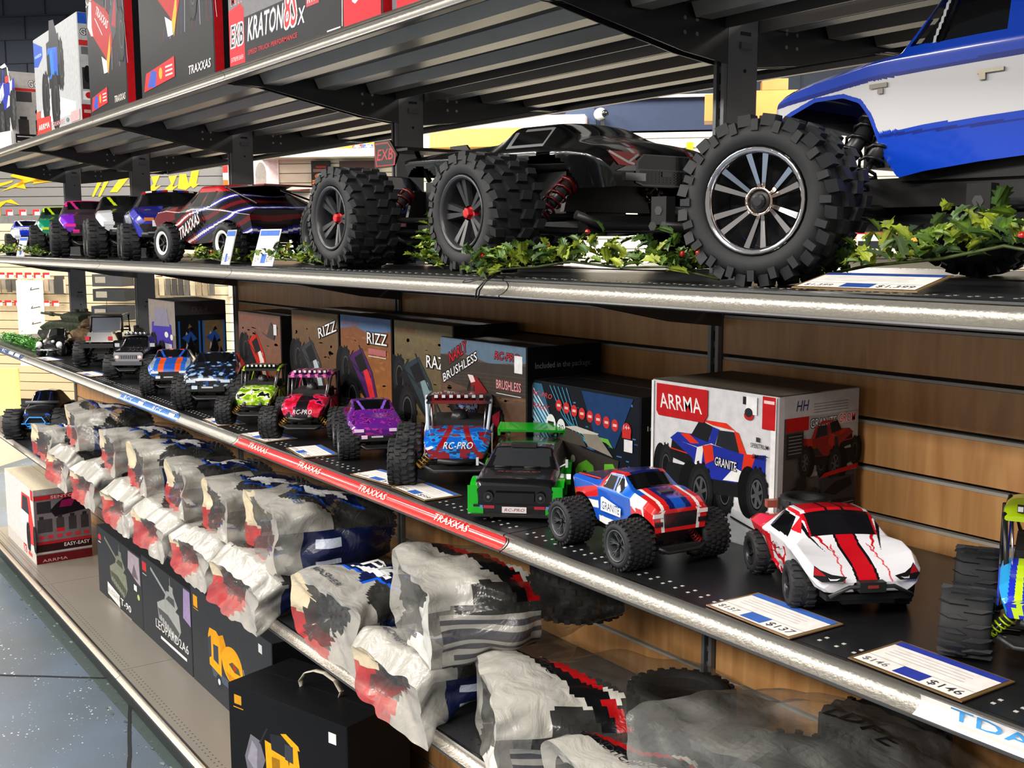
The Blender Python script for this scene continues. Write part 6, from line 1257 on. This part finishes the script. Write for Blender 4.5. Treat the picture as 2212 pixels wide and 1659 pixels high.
far_thing('blister_pack', 'dark tall pack at the right end of the tags at the far left', 'pack', -2.139, -2.061, 1.263, 1.421, hx('3a3836'), .03, off=.05)
far_thing('blister_pack', 'clear round bubble pack hanging among the tags at the far left', 'pack', -2.38, -2.26, 1.24, 1.36, hx('b8aca0'), .05, off=.08, mat='gloss')
rr = random.Random(3)
for i in range(11):
    x = -1.30 + i * .055; far_thing('blister_pack', 'small hanging pack seen above the purple off-roader box', 'pack', x, x + .042, 1.26, 1.40, rr.choice([hx('3a3836'), hx('8a7a60'), hx('b0a488'), hx('57544c')]), .02, off=.05, group='hanging packs above the off-roader box', mat='satin')
# bright end panel and dark goods between the uprights at the left
ep = thing('end_panel', 'bright cream end panel with hooks between two uprights at the left', 'panel', wp(-1.83, .9, .75), pi / 4)
m = MB(); m.box((0, 0, .33), (.20, .04, .66), hx('f6f0d8'), 'satin'); m.build('panel', ep)
for z in (.22, .34, .46, .60): m = MB(); m.tube([(.09, -.02, z), (.07, -.10, z - .01), (.12, -.16, z + .01)], .004, hx('3a3836'), n=6); m.build('hook', ep)
for i, (x0, x1, z0, z1, c) in enumerate(((-1.66, -1.40, 1.34, 1.44, '3c3c3e'), (-1.66, -1.38, 1.22, 1.32, '26282a'), (-1.68, -1.40, 1.06, 1.18, '2c3036'))):
    far_thing('carton', ['dark carton, uppermost of three seen between the uprights at the left', 'dark carton, middle of three seen between the uprights at the left', 'dark carton, lowest of three seen between the uprights at the left'][i], 'carton', x0, x1, z0, z1, hx(c), .2, off=.1, fn=lambda a: (a.rect(.1, .3, .45, .8, hx('8a8478'))))
# counter with a yellow board beyond the end of the shelving
far_thing('counter', 'cream counter beyond the far end of the shelving', 'counter', -3.5, -2.0, 0, .33, hx('e8dcc0'), .8, off=.6, mat='satin')
far_thing('display_board', 'pale yellow board standing on the counter at the far left', 'board', -3.4, -1.96, .331, .73, hx('f8e088'), .03, off=.9, mat='satin')
far_thing('red_tube', 'red tube lying before the pale yellow board', 'tube', -3.2, -2.60, .333, .45, hx('d82020'), .06, off=1.05, mat='gloss')
far_thing('black_rail', 'black rail lying on the counter before the yellow board', 'rail', -3.2, -2.30, .333, .36, hx('1c1c1e'), .05, off=1.25)
# ---------------------------------------------------------------- label strips in the price channels
QP = [(.003, -.006), (.0065, -.010), (.0065, -.015), (.003, -.020), (-.003, -.0245), (-.009, -.0272)]
def lipy(z): return float(np.interp(-z, [-q[1] for q in QP], [q[0] for q in QP]))
def strip(label, x0, x1, Z, base, words, t0=-.0066, t1=-.0270):
    r = thing('label_strip', label, 'label strip', ((x0 + x1) / 2, 0, Z)); xm = (x0 + x1) / 2; m = MB(); n = 8; zs = [t0 + (t1 - t0) * i / n for i in range(n + 1)]
    v = [(x - xm, lipy(z) - .0012, z) for x in (x0, x1) for z in zs]; m.add(v, [(i, n + 1 + i, n + 2 + i, i + 1)[::-1] for i in range(n)], base, 'gloss', True); m.build('strip', r)
    l = MB()
    for it in words:
        x, w, zb, h, txt, c = it[:6]; sh = it[6] if len(it) > 6 else 0
        if txt is None: gv, gf, tw = [(0, 0), (1, 0), (1, 1), (0, 1)], [(0, 1, 2, 3)], 1
        else: gv, gf, tw = text_geo(txt)
        for ox, oz in ((0, 0),):
            l.add([(x - xm + ox + a * w / tw + sh * b * h, lipy(zb) + (lipy(zb + h) - lipy(zb)) * b - .0018, zb + b * h + oz) for a, b in gv], gf, c, 'satin')
    if words: l.build('lettering', r)
    return r
cr = hx('f2dcc8')
strip('bright red label strip with four cream words along the small-car shelf', -1.205, -.006, ZC, hx('d6130f'), [(x, .115, -.0225, .0115, 'TRAXXAS', cr, .35) for x in (-1.13, -.835, -.535, -.235)])
bl = []
for x in (-2.20, -1.90): bl += [(x, .05, -.0235, .012, 'RC', hx('e8f0f8')), (x + .055, .03, -.0225, .010, 'Y', hx('e8f0f8')), (x + .15, .05, -.0215, .008, None, hx('e8e4dc')), (x + .165, .02, -.0195, .004, None, hx('707478'))]
strip('light blue label strip with white marks along the small-car shelf', -2.245, -1.665, ZC, hx('2f78c4'), bl)
strip('slate blue label strip with white marks at the far left of the small-car shelf', -4.86, -3.765, ZC, hx('48608c'), [(x, .10, -.023, .012, None, hx('e4e8f0')) for x in (-4.05, -3.92)] + [(-4.2, .08, -.023, .012, 'RC', hx('e4e8f0'))])
strip('white label strip with big sky-blue letters at the lower right', .79, 1.20, ZC, hx('ece6e2'), [(.828, .15, -.0200, .0125, 'TDAME', hx('3c8ccc')), (.84, .17, -.0238, .0025, None, hx('c4b8b4'))])
# ---------------------------------------------------------------- price cards in clear sleeves
def price_card(label, pts, price, Z, standing=None, w=.14, h=.09, band=hx('3a64b4'), sleeve=hx('8a6c48')):
    """pts: centre x, y and turn; flat cards lie on the shelf, standing ones lean back"""
    x, y, rz = pts; r = thing('price_card', label, 'price card', (x, y, Z + .0015), radians(rz), rx=radians(standing) if standing else 0)
    m = MB(); m.box((0, 0, .0008), (w + .010, h + .007, .0014), sleeve, 'gloss'); m.build('sleeve', r)
    m = MB(); m.push(T(-w / 2, -h / 2, .0017)); a = Art(m, w, h, 'print'); a.rect(0, 0, 1, 1, hx('e6e0dc')); a.rect(0, .84, 1, 1, band)
    for k in range(4): a.rect(.08, .74 - k * .09, .80 + .03 * (k % 2), .75 - k * .09, hx('8a8a94'))
    a.rect(0, .30, 1, .308, hx('5a5a60')); a.rect(.36, .04, .62, .30, band); a.text(price, .66, .08, .30, .16, hx('3a3a40')); a.text(price, .04, .08, .24, .13, hx('6a6a70')); m.build('card', r)
    return r
price_card('price card reading $137 lying before the white and red truck', (.538, .051, -3), '$137', ZC)
price_card('price card in a brown-edged sleeve, lying nearest the right edge', (.768, .052, -2), '$146', ZC, band=hx('2c3a98'), sleeve=hx('6c5434'))
price_card('price card lying left of the green and black hatchback', (-.345, .052, -3), '$99', ZC, w=.13, h=.075)
price_card('price card half under the front wheel of the rock racer', (-.50, .05, 6), '$189', ZC, w=.15, h=.07)
price_card('price card lying before the purple monster truck', (-.86, .05, -8), '$159', ZC, w=.13, h=.08)
price_card('price card lying before the pink and red buggy', (-1.11, .045, 4), '$129', ZC, w=.14, h=.08)
price_card('price card lying before the lime green buggy', (-1.40, .04, -4), '$129', ZC, w=.13, h=.07)
price_card('price card lying before the black pickup', (-2.75, .045, 5), '$149', ZC, w=.16, h=.07)
price_card('price card lying at the far left end, before the small vintage car', (-3.42, .04, 5), '$149', ZC, w=.16, h=.06)
price_card('price card lying flat under the blue truck on the eye-level shelf', (.665, .055, 4), '$1,399', ZB, w=.155, h=.07, band=hx('2a4a94'), standing=12).location.z += .009
price_card('leaning price card with blue top, left of two by the red and black truck', (-1.265, .02, -6), '$249', ZB, standing=76, w=.075, h=.085, sleeve=hx('c8c8cc')).location.z += .045
price_card('leaning price card with blue top, right of two by the red and black truck', (-1.02, .02, 8), '$399', ZB, standing=72, w=.085, h=.085, sleeve=hx('c8c8cc')).location.z += .045
price_card('leaning price card at the far left end of the eye-level shelf', (-3.72, .02, 4), '$299', ZB, standing=76, w=.11, h=.08, sleeve=hx('c8c8cc')).location.z += .042
# ---------------------------------------------------------------- holly garlands
LEAF = [(0, 0), (.12, .10), (.10, .22), (.30, .24), (.34, .16), (.50, .30), (.55, .18), (.76, .22), (.78, .10), (1, 0)]
LEAF = LEAF + [(x, -y) for x, y in LEAF[-2:0:-1]]
def holly(label, path, n, seed, spread=.03, size=.032, berries=6, up=.5):
    r = thing('holly_garland', label, 'garland', tuple(path[0])); P = [Vector(p) - Vector(path[0]) for p in path]; rr = random.Random(seed)
    m = MB(); m.tube(P, .0022, hx('3c4a1c'), 'leaf', 6); m.build('stem', r)
    lm = MB(); bm = MB(); L = [0]
    for a, b in zip(P[:-1], P[1:]): L.append(L[-1] + (b - a).length)
    for i in range(n):
        t = rr.random() * L[-1]; k = max(j for j in range(len(L)) if L[j] <= t); k = min(k, len(P) - 2); q = P[k].lerp(P[k + 1], (t - L[k]) / max(L[k + 1] - L[k], 1e-6))
        q = q + Vector((rr.gauss(0, spread * .5), rr.gauss(0, spread * .5), abs(rr.gauss(0, spread * .45)))); s = size * rr.uniform(.7, 1.25)
        c = rr.choice([hx('8a9a28'), hx('64802a'), hx('47661e'), hx('98a634'), hx('35501c'), hx('3c5820')])
        lm.push(T(*q) @ RZ(rr.uniform(0, 2 * pi)) @ RY(-rr.uniform(-.1, 1.0) * up * 1.8) @ RX(rr.uniform(-.7, .7)) @ SCL(s, s, s))
        nn = len(LEAF); v = [(x, y, abs(y) * .45 + .12 * sin(x * pi)) for x, y in LEAF] + [(x, 0, .12 * sin(x * pi)) for x in (.2, .4, .6, .8)]
        h = len(LEAF) // 2; top = list(range(0, h + 1)); bot = [0] + list(range(nn - 1, h - 1, -1)); mid = [0, nn, nn + 1, nn + 2, nn + 3, h]
        lm.add(v, [tuple(top[::-1] + mid[1:-1])[::1], tuple(bot + mid[1:-1][::-1])], c, 'leaf'); lm.pop()
        if i < berries: bm.push(T(*(q + Vector((0, -.008, .01))))); bm.lathe([(0, -.0045), (.003, -.0034), (.0045, 0), (.003, .0034), (0, .0045)], 8, hx('c01c14'), 'gloss', axis='z'); bm.pop()
    tag(lm.build('leaves', r), kind='stuff')
    if berries: tag(bm.build('berries', r), kind='stuff')
    return r
z = ZB + .008
holly('holly garland between the black truck and the big chrome wheel', [(-.14, .03, z), (.02, .05, z + .01), (.12, .04, z + .02), (.22, .06, z + .012), (.33, .05, z + .015), (.42, .06, z)], 217, 1, .036, 0.029, 5)
holly('holly garland under and right of the blue truck, with long stems', [(.50, .13, z), (.60, .14, z + .02), (.72, .11, z + .03), (.82, .07, z + .045), (.92, .05, z + .03)], 188, 2, .038, 0.032, 3)
holly('holly garland hanging between the two big black wheels', [(-.52, .24, z + .19), (-.47, .20, z + .13), (-.45, .16, z + .08), (-.42, .10, z + .02), (-.33, .09, z)], 217, 3, .034, 0.027, 4, .2)
holly('holly garland before the dark blue monster truck', [(-1.12, .04, z), (-1.0, .03, z + .012), (-.90, .04, z + .01), (-.80, .04, z)], 130, 4, .03, 0.024, 6)
holly('holly garland under the red, blue and black truck', [(-1.62, .05, z), (-1.5, .06, z + .008), (-1.38, .05, z), (-1.26, .05, z)], 101, 5, .024, 0.022, 3)
holly('holly garland at the far left end of the eye-level shelf', [(-4.4, .03, z), (-4.0, .035, z + .012), (-3.75, .03, z + .01), (-3.45, .04, z)], 217, 6, .03, 0.026, 5)
holly('sprig of holly tied at the joint of the shelf edge, leaves drooping', [(-.06, .005, ZB + .02), (-.04, -.016, ZB + .012), (-.02, -.022, ZB - .004)], 37, 7, .022, 0.026, 2)
m = MB(); m.tube([(-.03, -.006, ZB + .004), (-.035, -.020, ZB - .008), (-.05, -.022, ZB - .02), (-.06, -.018, ZB - .034)], .0016, BLACK, n=6); m.tube([(-.02, -.006, ZB + .004), (-.024, -.022, ZB - .006), (-.035, -.026, ZB - .02), (-.05, -.020, ZB - .036)], .0016, BLACK, n=6)
m.tube([(-.03, -.006, ZB + .004), (-.06, -.014, ZB - .001), (-.10, -.014, ZB - .006), (-.105, -.014, ZB - .010), (-.08, -.016, ZB - .008), (-.03, -.010, ZB + .002)], .0012, BLACK, n=6); tag(m.build('cable_tie'), 'black cable ties looped round the shelf edge by the holly sprig', 'cable tie')
mo = MB(); rr = random.Random(5)
for i in range(1500):
    x = rr.uniform(-4.6, -3.72); y = .09 + rr.gauss(0, .025) + (x + 4.6) * .03; s = rr.uniform(.012, .024)
    mo.push(T(x, y, ZC + rr.uniform(.002, .032)) @ RZ(rr.uniform(0, 6.3)) @ RX(rr.uniform(-1.2, 1.2))); mo.add([(0, 0, 0), (s, .003, s * .4), (s * 1.2, 0, s * .5), (s, -.003, s * .4)], [(0, 1, 2, 3)], rr.choice([hx('4c9a34'), hx('2c6c24'), hx('6cb44c'), hx('38802c')]), 'leaf'); mo.pop()
tag(mo.build('green_moss'), 'bright green feathery moss at the far left of the small-car shelf', 'moss', kind='stuff')
# ---------------------------------------------------------------- bagged tyres on the lower shelf
def clear_bag(label, short, x, z, W, H, L=.42, y0=-.012, rz=0, seed=0, style='blue', tyres='x', tr=None, ry=0, words=None):
    nu, nv = 96, 60; rr = random.Random(seed); r = thing('plastic_bag', label, 'plastic bag', (x, y0, z), radians(rz), rx=radians(ry)); o3 = Vector((seed * 3.1, seed * 1.7, 0))
    CW = (.74, .73, .70); CC = (.80, .74, .62); CR = (.76, .22, .22); NV2 = (.06, .10, .26); GR = (.62, .62, .60)
    def sec(t):
        w = np.interp(t, (0, .10, .25, .6, .9, 1), (1.02, .98, .97, 1.0, .86, .60)); h = np.interp(t, (0, .06, .20, .45, .8, 1), (.92, .96, 1.0, .94, .62, .12)); e = np.interp(t, (0, .2, .5, 1), (.30, .42, .62, .9)); return W / 2 * w, H / 2 * h, e
    V = []; U = []
    for j in range(nv):
        t = j / (nv - 1); w, h, e = sec(t); AA = np.linspace(0, 2 * pi, 361); cA, sA = np.cos(AA), np.sin(AA); X = w * np.sign(cA) * np.abs(cA) ** e; Z = h * np.sign(sA) * np.abs(sA) ** e
        S = np.concatenate([[0], np.cumsum(np.hypot(np.diff(X), np.diff(Z)))]); q = np.linspace(0, S[-1], nu + 1)[:-1]; RX_, RZ_ = np.interp(q, S, X), np.interp(q, S, Z)
        for i in range(nu):
            px, pz = float(RX_[i]), float(RZ_[i]); s = pz / h; c = px / w
            U.append((px / W, t, (pz + H / 2) / H)); pinch = 1 - .20 * math.exp(-(t / .16) ** 2) * (1 - abs(s)) * (1 if c < 0 else .7); px *= pinch
            nz = noise.noise(Vector((px * 9, t * L * 8, pz * 9)) + o3); n2 = abs(noise.noise(Vector((px * 20, t * L * 12, pz * 20)) + o3)) - .25; d = nz * .020 + n2 * .012
            k = 1 + d / max(H / 2, .05); V.append((px * k, t * L + noise.noise(Vector((px * 20, 3, pz * 20)) + o3) * .010 * (1 - t), max(pz * k + H / 2, .0012 + .002 * (nz + .5)) - (.034 * max(0, 1 - t * L / max(-y0 - .004, .01)) if y0 < -.03 else 0)))
    m = MB(); m.add(V, [], (0, 0, 0))
    def pip(p, poly):
        c = False; n = len(poly); j = n - 1
        for i in range(n):
            (xi, yi), (xj, yj) = poly[i], poly[j]
            if (yi > p[1]) != (yj > p[1]) and p[0] < (xj - xi) * (p[1] - yi) / (yj - yi) + xi: c = not c
            j = i
        return c
    Z1 = [(-.30, .22), (-.10, .38), (-.06, .52), (.12, .60), (.10, .50), (.36, .52), (.18, .40), (.34, .32), (.12, .28), (.10, .18), (-.05, .26)]
    Z2 = [(-.20, .26), (-.02, .36), (.02, .50), (.08, .54), (.05, .44), (.22, .46), (.08, .36), (.20, .32), (.02, .28)]
    D1 = [(-.45, .16), (.0, .30), (.30, .46), (.42, .42), (.38, .24), (.45, .16)]; D2 = [(.05, .30), (.30, .42), (.36, .36), (.26, .26)]
    for j in range(nv - 1):
        for i in range(nu):
            q = (j * nu + i, j * nu + (i + 1) % nu, (j + 1) * nu + (i + 1) % nu, (j + 1) * nu + i); c = [sum(V[k][d] for k in q) / 4 for d in range(3)]
            xx, t, zz = [sum(U[k][d] for k in q) / 4 for d in range(3)]; top = zz > .70; col, al = GR, .07
            edge = .26 + .10 * sin(xx * 7 + seed)
            if style == 'blue':
                if top and t < edge - .05: col, al = CW, .66
                if zz <= .70 and t < .16: col, al = (CC, .9) if xx < -.30 and zz > .42 else ((CR, .5) if zz < .30 and xx < -.1 else (CW, .42))
                if top and pip((xx, t), Z1): col, al = (NV2, .9)
                if top and pip((xx, t + .015), [(a * 1.0 + .02, b) for a, b in Z1]) and not pip((xx, t), Z1): col, al = (.08, .36, .85), .9
                if top and pip((xx, t), Z2): col, al = (.93, .93, .94), .96
                if xx > .36 and zz < .66 and .14 < t < .62: col, al = NV2, .92
                if xx > .36 and zz < .55 and .20 < t < .34 and int(zz * 40) % 3 == 0: col, al = (.75, .78, .85), .9
            elif style == 'red':
                if top and pip((xx, t), D1): col, al = CW, .88
                if top and t < .18: col, al = CW, .80
                if top and .30 < t - xx * .22 < .345 and t > .16: col, al = (.62, .05, .07), .92
                if top and .245 < t - xx * .22 < .30: col, al = (.05, .05, .06), .93
                if top and pip((xx, t), D2): col, al = (.04, .04, .05), .95
                if zz <= .70 and t < .12: col, al = CW, .32
                if xx > .36 and zz < .6 and .05 < t < .45: col, al = ((.30, .30, .32), .85) if int(zz * 22) % 2 else (CW, .6)
            elif style == 'clear':
                al = .12 + .25 * max(0, noise.noise(Vector(c) * 16 + o3)); col = (.78, .78, .76)
            m.f.append(q); m.c.append(tuple(col) + (al,)); m.m.append('film'); m.sm.append(True)
    sh = m.build('film', r)
    def on_top(items):
        d = MB()
        for txt, xa, ta, wd, ht, cl in items:
            gv, gf, tw = text_geo(txt) if txt else ([(0, 0), (1, 0), (1, 1), (0, 1)], [(0, 1, 2, 3)], 1); vs = []
            for a_, b_ in gv:
                xq, tq = xa + a_ * wd / tw / W, ta + b_ * ht / L; jf = min(max(tq, 0), .999) * (nv - 1); j = int(jf); fr_ = jf - j; best = None
                row = U[j * nu:(j + 1) * nu]; cand = [(abs(row[i][0] - xq), i) for i in range(nu) if row[i][2] > .6]; cand.sort(); i = cand[0][1]; P0 = Vector(V[j * nu + i]); P1 = Vector(V[min(j + 1, nv - 1) * nu + i]); Q = P0.lerp(P1, fr_)
                vs.append((Q.x + (xq - row[i][0]) * W, Q.y, Q.z + .0035))
            d.add(vs, gf, cl, 'satin')
        d.build('lettering', r)
    if words: on_top(words)
    # folded front end
    f = MB(); nr = 9; o = []; cx, cz = 0, H * .5; FV = []
    for k in range(nr):
        s = 1 - k / (nr - 1)
        for i in range(nu):
            p = V[i]; dx, dz = p[0] * s, (p[2] - cz) * s; fold = .022 * (1 - s) + .012 * noise.noise(Vector((dx * 26, dz * 26, seed)) + o3) * min(1, (1 - s) * 4); FV.append((dx, p[1] * s + fold, cz + dz))
    f.add(FV, [], (0, 0, 0))
    for k in range(nr - 1):
        for i in range(nu):
            q = (k * nu + (i + 1) % nu, k * nu + i, (k + 1) * nu + i, (k + 1) * nu + (i + 1) % nu); c = [sum(FV[a][d] for a in q) / 4 for d in range(3)]; xx, zz = c[0] / W, c[2] / H; wob = .05 * sin(zz * 9 + seed) + .04 * noise.noise(Vector((zz * 3, seed, 0)))
            if style == 'blue':
                if xx < -.24 + wob: col, al = (CC, .9) if zz > .42 else (CR, .62)
                elif xx > .20 + (zz - .4) * .35 + wob: col, al = ((.72, .70, .67), .62)
                elif zz < .14 + wob: col, al = (.80, .40, .38), .55
                elif zz > .88: col, al = CW, .7
                else: col, al = GR, .10
            elif style == 'red':
                if xx < -.30 + wob: col, al = (.74, .73, .70), .5
                elif xx > .10 + (zz - .3) * .4 + wob: col, al = (.80, .80, .78), .80
                elif zz > .82: col, al = CW, .8
                else: col, al = GR, .14
            else: col, al = (.75, .75, .73), .14 + .22 * max(0, noise.noise(Vector(c) * 22 + o3))
            f.f.append(q); f.c.append(tuple(col) + (al,)); f.m.append('film'); f.sm.append(True)
    f.build('folded_end', r)
    # the tyres in the bag are things of their own
    R = tr or min(H * .43, .085); spec = ('mt' if seed % 2 else 'knob', .62, 'five', hx('1b1c1e')); mt, mr, mh = wheel_mesh(*spec); M = r.matrix_basis.copy() if False else Matrix.Translation(r.location) @ RZ(radians(rz)) @ RX(radians(ry)); Wt = .55 * W * .6
    spots = [(.05 * W, .035 + R, 'nearest the open end'), (.0, .04 + R * 3.15, 'further back')]
    if tyres == 'flat' and R > .1: spots = [(0, 0, 'lying flat')]
    for k, (tx, ty, wd) in enumerate(spots):
        if tyres == 'flat': T_ = M @ T(0, (L * .62 if R > .1 else .05 + R + k * R * 2.12), H * .46) @ RX(pi / 2)
        else: T_ = M @ T(tx, ty, R + H * .06) @ RZ(pi / 2 if tyres == 'y' else 0) @ RZ(0)
        o = bpy.data.objects.new('tire', mt); COL.objects.link(o); o.scale = (R, min(W * .42, .12) if tyres != 'flat' else H * .62, R)
        if tyres != 'flat':
            T_ = T_ @ RZ(pi / 2)
            o.scale = (R, min(W * .36, .12), R)
        o.location = T_.to_translation(); o.rotation_euler = T_.to_euler(); tag(o, 'black tyre %s in the %s' % (wd, short), 'tire', 'bagged tyres')
        link('rim', mr, o)
    return r
zl, zu = ZD + .002, ZD + .108
def B(*a, **k): return clear_bag(*a, **k)
# lower layer, far to near
B('crumpled clear bag with a white end, leftmost of the bagged tyres', 'leftmost bag', -3.42, zl, .40, .14, seed=1, L=.40)
B('bag of tyres with white and red end, lower layer, second from the left', 'second lower bag', -3.00, zl, .34, .120, seed=2, L=.46, y0=-.05)
B('bag of tyres with white and red end, lower layer, third from the left', 'third lower bag', -2.62, zl, .34, .120, seed=3, L=.46, y0=-.05)
B('bag of tyres with white and red end, lower layer, fourth from the left', 'fourth lower bag', -2.20, zl, .34, .120, seed=4, L=.46, y0=-.05)
B('bag of tyres with white and red end, lower layer, fifth from the left', 'fifth lower bag', -1.84, zl, .34, .120, seed=5, L=.46, y0=-.05)
B('bag of tyres with white and red end, lower layer, sixth from the left', 'sixth lower bag', -1.49, zl, .34, .120, seed=6, L=.46, y0=-.05)
B('bag with cream and red end, lower layer, under the navy-sided bag', 'bag under the navy-sided one', -1.12, zl, .36, .130, seed=7, L=.48, y0=-.06)
B('bag of tyres with large blue and white zigzag logo on top', 'bag with the large zigzag logo', -.69, zl, .36, .170, seed=8, L=.44, y0=-.02, words=[('MASHER', -.26, .05, .13, .018, hx('3c4048')), ('PL', -.16, .30, .10, .05, hx('f0f0f2'))])
B('shiny bag with pink left edge, under the red and black bag', 'pink-edged shiny bag', -.365, zl, .29, .130, seed=9, L=.42, y0=-.035, words=[('MONSTER', -.34, .10, .12, .016, hx('50545c'))])
B('clear bag with white, black and red top, its tread pattern showing', 'clear bag showing tread', -.05, zl, .31, .165, seed=10, L=.50, y0=-.01, rz=-27, tyres='flat', tr=.098, style='red', words=[('BANDITO', -.36, .22, .12, .018, hx('202024'))])
B('bag with white, black and red top, at the bottom edge of the photo', 'bag at the bottom edge', .245, zl, .25, .125, seed=11, L=.34, y0=-.02, style='red', words=[('BANDITO M/SC', -.38, .18, .17, .018, hx('202024'))])
# upper layer
B('bag of tyres with white end and navy side, upper layer, leftmost', 'leftmost upper bag', -2.98, zu + .02, .42, .150, seed=12, L=.42, y0=.01, rz=-7)
B('bag of tyres with blue logo, upper layer, second from the left', 'second upper bag', -2.48, zu, .36, .150, seed=13, L=.43, y0=.01, rz=-7)
B('bag of tyres with blue logo, upper layer, third from the left', 'third upper bag', -2.10, zu, .32, .155, seed=14, L=.43, y0=.0, rz=-7)
B('bag of tyres with blue logo, upper layer, fourth from the left', 'fourth upper bag', -1.76, zu, .32, .150, seed=15, L=.44, y0=.01, rz=-7)
B('bag of tyres with blue logo, upper layer, fifth from the left', 'fifth upper bag', -1.43, zu, .32, .150, seed=16, L=.44, y0=.01, rz=-7)
B('largest bag of tyres, white end, blue logo and long navy side', 'largest navy-sided bag', -1.07, zu + .012, .37, .170, seed=17, L=.46, y0=.0, rz=-10, words=[('MASHER', .02, .14, .11, .018, hx('28406c'))])
B('bag with red and black band on top, resting on the shiny pink-edged bag', 'bag with red and black band', -.33, zu + .03, .34, .165, seed=18, L=.46, y0=.0, rz=-16, style='red', tyres='flat', tr=.098, words=[('LOCKDOWN', -.36, .20, .13, .018, hx('202024'))])
B('large crumpled clear bag with black print, at the lower right', 'large clear crumpled bag', .50, zl, .40, .25, seed=21, L=.46, y0=.0, style='clear', tyres='flat', tr=.098, words=[('LDPE', .02, .42, .11, .035, hx('17181a'))])
B('crumpled clear bag at the bottom right corner', 'clear bag in the corner', .86, zl, .34, .16, seed=22, L=.40, y0=.0, style='clear')
